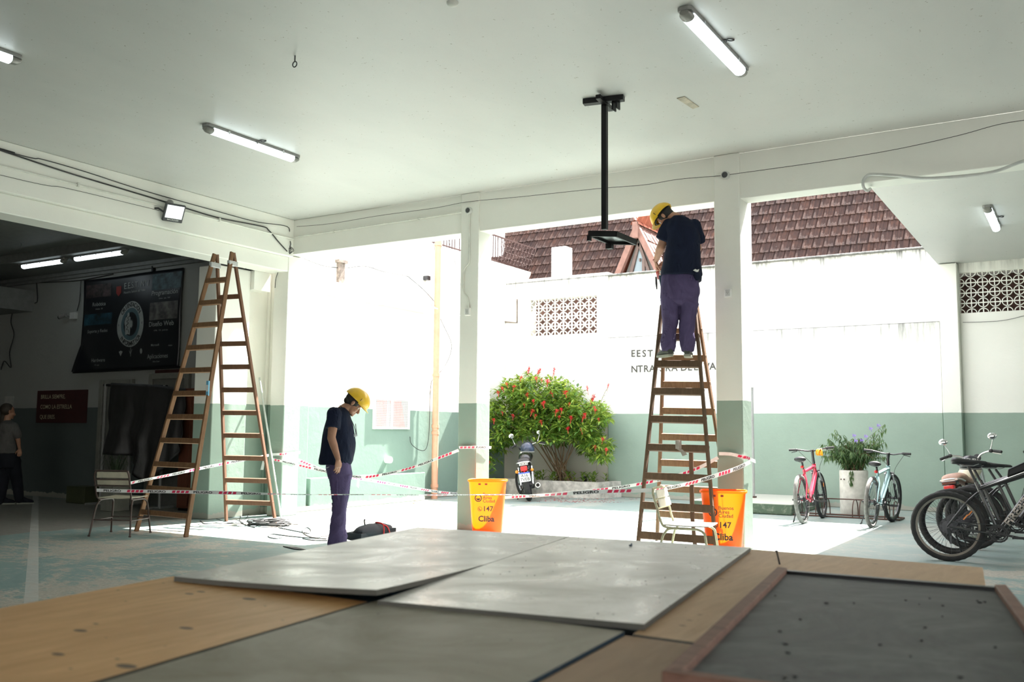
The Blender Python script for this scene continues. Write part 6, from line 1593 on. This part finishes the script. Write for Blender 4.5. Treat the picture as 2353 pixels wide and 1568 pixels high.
def limb(b, pts, rr, n=14):
    pts = [V(p) for p in pts]; P = smoothpts(pts, 4); R = []
    for i in range(len(P)):
        k = i/(len(P)-1)*(len(rr)-1); j = min(int(k), len(rr)-2); R.append(rr[j]+(rr[j+1]-rr[j])*(k-j))
    b.tube(P, R, n); b.ball(P[0], R[0], n=n, k=8); b.ball(P[-1], R[-1], n=n, k=8)

def head(b, c, f, up, sc=1.0):
    """c = between the ears; f = where the face looks"""
    f = V(f).normalized(); s = f.cross(V(up)).normalized(); u = s.cross(f)
    ax = (f, s, u); L = lambda x, y, z: V(c)+(f*x+s*y+u*z)*sc
    B = lambda p, r, n=18, k=12: b.ball(p, tuple(x*sc for x in r), ax, n, k)
    B(L(-.012, 0, .035), (.098, .076, .092)); B(L(.03, 0, -.035), (.062, .060, .075)); B(L(.045, 0, -.078), (.046, .046, .034)); B(L(.078, 0, -.100), (.020, .024, .018), 12, 8)
    B(L(.068, 0, .017), (.026, .055, .014)); B(L(.055, .034, -.035), (.034, .024, .03)); B(L(.055, -.034, -.035), (.034, .024, .03))
    b.tube([L(.088, 0, .004), L(.102, 0, -.022), L(.112, 0, -.040)], [.009*sc, .012*sc, .014*sc], 10); B(L(.108, 0, -.044), (.016, .017, .011), 10, 8)
    B(L(.088, 0, -.068), (.013, .025, .007), 12, 6); B(L(.086, 0, -.079), (.013, .022, .007), 12, 6)
    for y in (-1, 1): B(L(-.005, y*.078, -.006), (.019, .009, .032), 12, 8); B(L(-.008, y*.084, .012), (.016, .007, .016), 10, 6)
    return f, s, u, L
def eyes(c, f, s, u, L, t, sc=1.0):
    for y in (-1, 1):
        b = MB(); b.ball(L(.0765, y*.031, -.004), .0105*sc, (f, s, u), 12, 8); b.ball(L(.0845, y*.031, -.006), (.0035*sc, .005*sc, .005*sc), (f, s, u), 10, 6, mi=1); b.build('eye', [M_eye, M_ink], t, 60, world=True)
def hat(t, L, f, s, u, label=None):
    b = MB(); c = L(.004, 0, .055); ax = (f, s, u)
    n, k = 40, 18; vs = []
    for side in (0, 1):
        for i in range(k+1):
            th = (pi*.53)*i/k
            for j in range(n):
                w = 2*pi*j/n; cx, sy = cos(w), sin(w)
                r = (.140, .112, .128) if side == 0 else (.136, .108, .124)
                ridge = (.006*max(0, 1-abs(sy)*5)+.004*max(0, 1-abs(abs(sy)-.42)*7))*sin(th) if side == 0 else 0
                e = .004*sin(th)**6 if side == 0 else 0
                p = V(c)+f*((r[0]+ridge+e)*sin(th)*cx)+s*((r[1]+e)*sin(th)*sy)+u*((r[2]+ridge)*cos(th)); vs.append(p)
    q = (k+1)*n
    fs = [(i*n+j, (i+1)*n+j, (i+1)*n+(j+1) % n, i*n+(j+1) % n) for i in range(k) for j in range(n)]+[(q+i*n+j, q+i*n+(j+1) % n, q+(i+1)*n+(j+1) % n, q+(i+1)*n+j) for i in range(k) for j in range(n)]
    fs += [(k*n+j, q+k*n+j, q+k*n+(j+1) % n, k*n+(j+1) % n) for j in range(n)]
    b.add(vs, fs); h = b.build('hard_hat', M_yel, t, 60, world=True)
    b = MB(); vs = []; m_ = 26
    for i in range(m_+1):
        w = radians(-78+156*i/m_); ext = .048*max(0, cos(w*1.12))**.7
        for dz, oo in ((-.008, 0), (-.024, 1), (-.020, 1), (-.004, 0)):
            r0_, r1_ = .138, .110
            p = V(c)+f*((r0_+ext*oo)*cos(w))+s*((r1_+ext*.75*oo)*sin(w))+u*(dz); vs.append(p)
    b.add(vs, [(4*i+j, 4*i+(j+1) % 4, 4*i+4+(j+1) % 4, 4*i+4+j) for i in range(m_) for j in range(4)]); b.build('peak', M_yel, h, 60, world=True)
    b = MB()
    for sg in (-1, 1): b.bar(V(c)+s*sg*.114+u*.012+f*.03, V(c)+s*sg*.114+u*.045+f*.03, .012, .005, up=f)
    b.build('slot', M_ink, h, world=True)
    b = MB(); b.tube([V(c)+f*(.118*cos(w))+s*(.092*sin(w))+u*-.012 for w in [2*pi*i/30 for i in range(30)]], .009, 6, closed=True); b.build('headband', M_black, h, 60, world=True)
    return h
def hair(t, L, f, s, u, mat, sc=1.0, low=-.03):
    b = MB(); ax = (f, s, u); b.ball(L(-.018, 0, .035), (.100, .0805, .094), ax, 22, 14); b.ball(L(-.055, 0, -.02), (.055, .062, .045), ax, 16, 10)
    # keep the face clear
    o = remesh(b, 'hair', mat, t, .006, 2)
    me = o.data; loc = WLOC[t.name]; cut = [v.index for v in me.vertices if ((v.co+loc-L(0, 0, 0)).dot(f) > .055 and (v.co+loc-L(0, 0, 0)).dot(u) < .06)]
    import bmesh
    bm = bmesh.new(); bm.from_mesh(me); bm.verts.ensure_lookup_table(); bmesh.ops.delete(bm, geom=[bm.verts[i] for i in cut], context='VERTS'); bm.to_mesh(me); bm.free(); return o
def hand(b, w, d, pn, sc=1.0, curl=.5, thumb_side=1, spread=.06, curls=None):
    """w wrist, d direction of the palm, pn palm normal (palm faces pn)"""
    d = V(d).normalized(); pn = (V(pn)-d*V(pn).dot(d)).normalized(); sd = d.cross(pn).normalized()*thumb_side
    P = lambda x, y, z: V(w)+(d*x+sd*y+pn*z)*sc
    b.loft([(P(-.005, 0, 0), sd*.026*sc, pn*.019*sc), (P(.03, .002, 0), sd*.036*sc, pn*.017*sc), (P(.065, 0, 0), sd*.042*sc, pn*.015*sc), (P(.088, -.002, 0), sd*.040*sc, pn*.012*sc)], 16)
    b.ball(P(.035, .026, .008), .019*sc, n=12, k=8)
    for i, (y, L_, r) in enumerate(((.031, .070, .0090), (.0105, .079, .0092), (-.0105, .073, .0088), (-.030, .057, .0080))):
        c_ = (curls[i] if curls else curl); p = P(.084-abs(i-1.3)*.004, y, 0); q = p; a = .15+c_*.5; pts = [P(.06, y*.85, 0), p]; yy = (1.5-i)*spread
        for seg in (.45, .31, .24):
            dd = (d*cos(a)+pn*sin(a)+sd*yy*.4).normalized(); q = q+dd*(L_*seg*sc); pts.append(q); a += c_*.9
        b.tube(pts, [r*1.05*sc, r*1.05*sc, r*1.03*sc, r*.95*sc, r*.78*sc], 10); b.ball(pts[-1], r*.80*sc, n=10, k=6); b.ball(pts[2], r*1.08*sc, n=10, k=6); b.ball(pts[3], r*1.0*sc, n=10, k=6)
    t0_ = P(.02, .024, .004); t1_ = P(.048, .052, .016); t2_ = P(.074, .060, .026); t3_ = P(.094, .058, .034)
    b.tube([t0_, t1_, t2_, t3_], [.015*sc, .0125*sc, .0105*sc, .0085*sc], 10); b.ball(t3_, .0088*sc, n=10, k=6); b.ball(t1_, .013*sc, n=10, k=6)
def shoe(t, heel, d, L_=.27, mat=None, z0=0.0):
    d = V(d); d.z = 0; d.normalize(); s_ = d.cross(EZ); h = V(heel); h.z = z0
    b = MB(); b.loft([(h+d*-.005+EZ*.045, s_*.030, EZ*.030), (h+d*.03+EZ*.062, s_*.036, EZ*.05), (h+d*.09+EZ*.066, s_*.038, EZ*.052), (h+d*.15+EZ*.05, s_*.044, EZ*.038), (h+d*.22+EZ*.038, s_*.047, EZ*.027), (h+d*(L_-.01)+EZ*.03, s_*.03, EZ*.016)], 18)
    b.build('shoe', mat or M_shoe, t, 60, world=True)
    sh = [o for o in bpy.data.objects if o.parent == t and o.name.startswith('shoe')][-1]
    b = MB(); P_ = []
    for x, w in ((-.01, .028), (.0, .034), (.06, .038), (.12, .041), (.19, .049), (.24, .044), (L_, .022)): P_.append((x, w))
    pts = [h+d*x+s_*w for x, w in P_]+[h+d*x-s_*w for x, w in reversed(P_)]; b.prism(pts, (0, 0, .022)); b.build('sole', M_sole, sh, world=True)

# ------------------------------------------------ worker standing in the sun
P0 = V((-6.87, 7.66, 0)); fd = V((.745, .667, 0)); nd = V((-.667, .745, 0))
Q = lambda px, py, o=0.0: onpl(px, py, P0, nd)+nd*o
t = thing('person', 'man in yellow hard hat, navy t-shirt and purple work trousers standing looking down', 'person', P0)
def torso(rows, b, off=0.0, hb=None, n=26, Qf=None, ndv=None, fdv=None):
    rg = []
    for py, a_, c_, hd_ in rows:
        A_, C_ = (Qf or Q)(a_, py), (Qf or Q)(c_, py); rg.append(((A_+C_)/2+(ndv or nd)*off, (C_-A_)/2, (ndv or nd)*hd_))
    b.loft(rg, n)
# body: one continuous skin
b = MB()
ear = Q(812, 927.5); ff = (fd*cos(radians(43))-EZ*sin(radians(43))).normalized(); uu = (fd*sin(radians(43))+EZ*cos(radians(43))).normalized()
f, s, u, L = head(b, ear, ff, uu, .98)
limb(b, [Q(781, 950), Q(790, 941), Q(803, 933)], [.066, .056, .054])
torso([(950, 766, 795, .12), (965, 752, 802, .17), (1000, 750, 806, .15), (1040, 750, 806, .15), (1085, 752, 802, .15)], b)
for o_ in (-.07, .07): limb(b, [Q(779, 1090, o_), Q(779, 1155, o_), Q(776, 1240, o_*1.1)], [.065, .050, .04])
# near arm
sh, el, wr = Q(769, 955, -.185), Q(762, 1006, -.25), Q(777, 1054, -.255)
limb(b, [sh, (sh+el)/2+V((0, 0, 0)), el], [.058, .050, .043]); limb(b, [el, el.lerp(wr, .35), wr], [.044, .042, .028])
hand(b, wr, (Q(776, 1085, -.262)-wr), nd*.75+fd*-.6, .98, curls=(.15, .22, .28, .34), thumb_side=1)
sh2, el2, wr2 = Q(769, 955, .185), Q(765, 1006, .235), Q(780, 1054, .225)
limb(b, [sh2, el2], [.056, .042]); limb(b, [el2, wr2], [.043, .028]); hand(b, wr2, Q(782, 1085, .22)-wr2, -nd+fd*.3, .95, .45, thumb_side=-1)
body = remesh(b, 'body', M_skin2, t, .0052, 3)
eyes(ear, f, s, u, L, t); hair(t, L, f, s, u, M_hair); hat(t, L, f, s, u)
# shirt
b = MB()
torso([(938, 776, 794, .075), (943, 768, 799, .12), (950, 757, 803, .175), (962, 750, 806, .20), (980, 746, 811, .19), (1000, 742, 815, .175), (1018, 739, 817, .172), (1040, 735, 815, .172), (1058, 731, 811, .170), (1069, 731, 808, .165)], b)
for o_, k in ((-1, 0), (1, 0)):
    a_, c_ = Q(768, 954, o_*.175), Q(765, 984, o_*.222); b.tube([a_, a_.lerp(c_, .5), c_], [.075, .074, .078], 16); b.ball(a_, .077)
remesh(b, 'tshirt', M_tee, t, .007, 5, .016, 4.2, 3, (1, 1, .38))
# trousers
b = MB()
torso([(1056, 752, 805, .145), (1070, 748, 807.5, .168), (1088, 750, 808.5, .172), (1102, 753, 807, .17)], b)
for o_, sh_ in ((-.085, 0), (.088, 1)):
    rows = [(1092, 752+sh_, 806, .088), (1115, 756+sh_, 803, .088), (1140, 759+sh_, 800, .082), (1157, 762+sh_, 797, .078), (1187, 760+sh_, 794, .076), (1215, 757+sh_, 792+sh_, .078), (1232, 753+sh_, 797, .086), (1246, 751+sh_, 797-3, .082), (1256, 753+sh_, 794-2, .074), (1261.5, 753+sh_, 793, .072)]
    torso(rows, b, o_, n=20)
remesh(b, 'trousers', M_trou, t, .007, 5, .018, 4.6, 8, (1, 1, .5), hem=(0, .35, .009, 62))
for o_ in (-.085, .09): shoe(t, Q(762, 1262, o_)+V((0, 0, 0)), fd, .275, z0=.002)
# cord with glasses on the chest
b = MB(); b.tube(smoothpts([Q(781, 932, -.05), Q(792, 944, -.08), Q(803, 958, -.06), Q(812, 976, -.03), Q(817, 992, -.02), Q(817, 1002, -.03)]), .004, 6); b.build('neck_cord', M_ink, t, 60, world=True)
b = MB(); b.ball(Q(814.5, 1001, -.06), (.022, .004, .016), (fd, nd, EZ), 14, 8); b.ball(Q(817, 1001, .0), (.022, .004, .016), (fd, nd, EZ), 14, 8); b.tube([Q(817, 974, -.02), Q(820, 1001, -.02)], .006, 6); b.build('glasses', plain('clear_glasses', (.55, .6, .62), .15), t, 60, world=True)
b = MB(); b.bar(Q(750, 1075, -.15), Q(757, 1072, -.165), .02, .004); b.build('pocket_trim', M_alu, t, world=True)

# ------------------------------------------------ worker on the ladder, seen from behind
YW = 9.60
vd = V((-sin(radians(21.5)), cos(radians(21.5)), 0)); sr = V((vd.y, -vd.x, 0))
G0 = ony(1560, 760, YW)
def Q2(px, py, o=0.0): return onpl(px, py, G0, vd)+vd*o
zr = G1a.z+.185+.305*6
t = thing('person', 'man in yellow hard hat standing high on the wooden ladder, seen from behind', 'person', (G0.x, G0.y, Q2(1560, 817).z))
b = MB()
ear = Q2(1533, 497, -.02)
fh = (sr*-.93+vd*.36).normalized(); pit = radians(50)
ff = (fh*cos(pit)-EZ*sin(pit)).normalized(); uu = (fh*sin(pit)+EZ*cos(pit)).normalized()
earc = ear - (ff.cross(uu)).normalized()*-.0
f, s, u, L = head(b, Q2(1529, 497, .06), ff, uu, .98)
limb(b, [Q2(1561, 512), Q2(1552, 500, .02), Q2(1538, 495, .05)], [.075, .060, .056])
def torso2(rows, b, off=0.0, n=26):
    rg = []
    for py, a_, c_, hd_ in rows:
        A_, C_ = Q2(a_, py), Q2(c_, py); rg.append(((A_+C_)/2+vd*off, (C_-A_)/2, vd*hd_))
    b.loft(rg, n)
torso2([(507, 1540, 1590, .07), (520, 1532, 1598, .11), (560, 1538, 1600, .12), (630, 1528, 1600, .12), (675, 1528, 1600, .12)], b)
for xa, xb_ in ((1541, 1538), (1580, 1580)): limb(b, [Q2(xa, 680), Q2(xa, 745), Q2(xb_, 800)], [.08, .055, .042])
sh, el, wr = Q2(1538, 520, .02), Q2(1519, 565, .05), Q2(1506, 592, .19)
limb(b, [sh, sh.lerp(el, .5), el], [.062, .054, .047]); limb(b, [el, el.lerp(wr, .3), wr], [.050, .048, .029])
hand(b, wr, (Q2(1506, 617, .26)-wr), sr*.9+vd*.2, .98, curls=(.8, .9, .95, 1.0), thumb_side=1)
sh, el, wr = Q2(1594, 521, .02), Q2(1603, 566, .12), Q2(1520, 596, .30)
limb(b, [sh, sh.lerp(el, .5), el], [.062, .054, .046]); limb(b, [el, el.lerp(wr, .35), wr], [.048, .045, .029])
hand(b, wr, (Q2(1507, 612, .30)-wr), -sr*.3-vd*.3-EZ, .98, curls=(.8, .9, .95, 1.0), thumb_side=-1)
remesh(b, 'body', M_skin, t, .0052, 3)
eyes(ear, f, s, u, L, t); hair(t, L, f, s, u, M_hair); hat(t, L, f, s, u)
b = MB(); w_ = Q2(1506, 591, .185); b.tube([w_+V((cos(q)*.033, sin(q)*.033, -.004*sin(q))) for q in [2*pi*i/18 for i in range(18)]], .004, 6, closed=True); b.build('wrist_cord', M_inkm, t, 60, world=True)
b = MB()
torso2([(497, 1549, 1571, .07), (503, 1538, 1586, .10), (512, 1528, 1597, .125), (525, 1527, 1604, .145), (545, 1532, 1608, .15), (566, 1531, 1608.5, .15), (600, 1525, 1610, .155), (622, 1519, 1612, .16), (634, 1518, 1613, .16)], b)
b.loft([(Q2(1598, 625), sr*.05, vd*.15), (Q2(1601, 640, .01), sr*.045, vd*.13), (Q2(1603, 646, .01), sr*.035, vd*.10)], 16)
a_, c_ = Q2(1537, 517, .01), Q2(1522, 551, .035); b.tube([a_, a_.lerp(c_, .5), c_], [.080, .080, .085], 16); b.ball(a_, .08)
a_, c_ = Q2(1595, 518, .01), Q2(1605, 556, .09); b.tube([a_, a_.lerp(c_, .5), c_], [.078, .078, .080], 16); b.ball(a_, .08)
remesh(b, 'tshirt', M_tee, t, .007, 5, .018, 4.0, 13, (1, 1, .40))
b = MB()
torso2([(622, 1524, 1601, .125), (640, 1521, 1604, .14), (662, 1519.5, 1607, .15), (682, 1519, 1607, .145), (694, 1520, 1606, .125), (703, 1524, 1602, .07)], b)
torso2([(668, 1522, 1558, .09), (682, 1519, 1563, .115), (700, 1520, 1560.5, .11), (722, 1522, 1560, .10), (745, 1522, 1557, .092), (765, 1522, 1553.5, .088), (782, 1518, 1555, .09), (795, 1518, 1554, .085), (803, 1520, 1551, .078), (808, 1521, 1549, .072)], b, 0, 20)
torso2([(668, 1563, 1604, .09), (682, 1560, 1606.5, .115), (700, 1561, 1605, .11), (722, 1561, 1600, .10), (745, 1561, 1597, .092), (765, 1561, 1595, .088), (782, 1561, 1598, .09), (790, 1563, 1597, .085), (803, 1564, 1594, .078), (808, 1565, 1592, .072)], b, 0, 20)
remesh(b, 'trousers', M_trou, t, .007, 5, .018, 4.6, 18, (1, 1, .5), hem=(Q2(1540, 812).z, .38, .010, 60))
zz = Q2(1540, 820).z
for x_, dd in ((1541, vd*.8-sr*.45), (1578, vd*.95+sr*.1)):
    h = Q2(x_, 815, -.06); shoe(t, h, dd, .27, z0=zz)
b = MB(); b.prism([Q2(1513, 632, .10), Q2(1526, 628, .10), Q2(1533, 655, .08), Q2(1518, 660, .08)], vd*-.05); b.build('tool_pouch', M_pouch, t, world=True, bevel=.008)
pch = [o for o in bpy.data.objects if o.name.startswith('tool_pouch')][-1]
b = MB(); b.tube([Q2(1508, 622, .08), Q2(1512, 640, .07)], .006, 6); b.tube([Q2(1511, 621, .06), Q2(1515, 640, .06)], .006, 6); b.build('pliers', M_redp, pch, world=True)
b = MB(); b.tube([Q2(1507, 634, .08), Q2(1508, 650, .07), Q2(1509, 663, .07)], [.010, .012, .006], 8); b.build('screwdriver', M_blackp, pch, world=True)
b = MB(); b.prism([Q2(1592, 627, -.145), Q2(1597, 624, -.15), Q2(1601, 626, -.15), Q2(1606, 624, -.14), Q2(1604, 630, -.15), Q2(1600, 631, -.155)], vd*-.006); b.build('label_tag', M_white, t, world=True)

# ------------------------------------------------ woman walking away in the dark hall
YW3 = 8.93; K0 = ony(20, 1100, YW3); vd3 = V((-sin(radians(57)), cos(radians(57)), 0)); sr3 = V((vd3.y, -vd3.x, 0))
def Q3(px, py, o=0.0): return onpl(px, py, K0, vd3)+vd3*o
t = thing('person', 'woman in grey t-shirt and dark trousers walking in the dark hall, at the left edge', 'person', (K0.x, K0.y, 0))
b = MB(); f, s, u, L = head(b, Q3(20, 947), sr3*.9+vd3*.3-EZ*.1, EZ, .93)
def torso3(rows, b, off=0.0, n=22):
    rg = []
    for py, a_, c_, hd_ in rows: A_, C_ = Q3(a_, py), Q3(c_, py); rg.append(((A_+C_)/2+vd3*off, (C_-A_)/2, vd3*hd_))
    b.loft(rg, n)
limb(b, [Q3(16, 975), Q3(17, 958)], [.06, .05]); torso3([(975, 2, 34, .1), (1040, 0, 36, .12)], b)
limb(b, [Q3(35, 985, -.1), Q3(42, 1010, -.12), Q3(45, 1030, -.1)], [.045, .038, .026]); hand(b, Q3(46, 1032, -.1), V((0, 0, -1)), -vd3, .9)
for a_, c_, e_ in ((26, 36, 42), (10, 6, 2)): limb(b, [Q3(a_, 1045), Q3(c_, 1095), Q3(e_, 1145)], [.07, .05, .035])
remesh(b, 'body', M_skin2, t, .007, 3)
b = MB(); b.ball(Q3(15, 941), (.105, .09, .105), (f, s, u), 18, 12); limb(b, [Q3(9, 945), Q3(5, 965), Q3(1, 985)], [.05, .035, .02]); remesh(b, 'hair', M_hairb, t, .008, 3)
b = MB(); torso3([(966, 8, 26, .08), (974, -4, 38, .17), (990, -6, 42, .19), (1015, -10, 38, .17), (1042, -10, 42, .17)], b); limb(b, [Q3(34, 980, -.1), Q3(40, 1000, -.12)], [.065, .07]); remesh(b, 'tshirt', M_tgrey, t, .01, 4, .008, 6, 5)
b = MB(); torso3([(1036, -8, 41, .15), (1060, -8, 50, .17), (1075, -6, 48, .16)], b)
limb(b, [Q3(32, 1070, -.03), Q3(38, 1100), Q3(44, 1148)], [.11, .09, .07]); limb(b, [Q3(8, 1070, .05), Q3(6, 1110), Q3(0, 1152)], [.11, .09, .07]); remesh(b, 'trousers', M_tblk, t, .01, 4, .008, 6, 9)
for p in (Q3(40, 1155), Q3(-4, 1162)): shoe(t, p, sr3, .25, M_tblk, z0=.002)
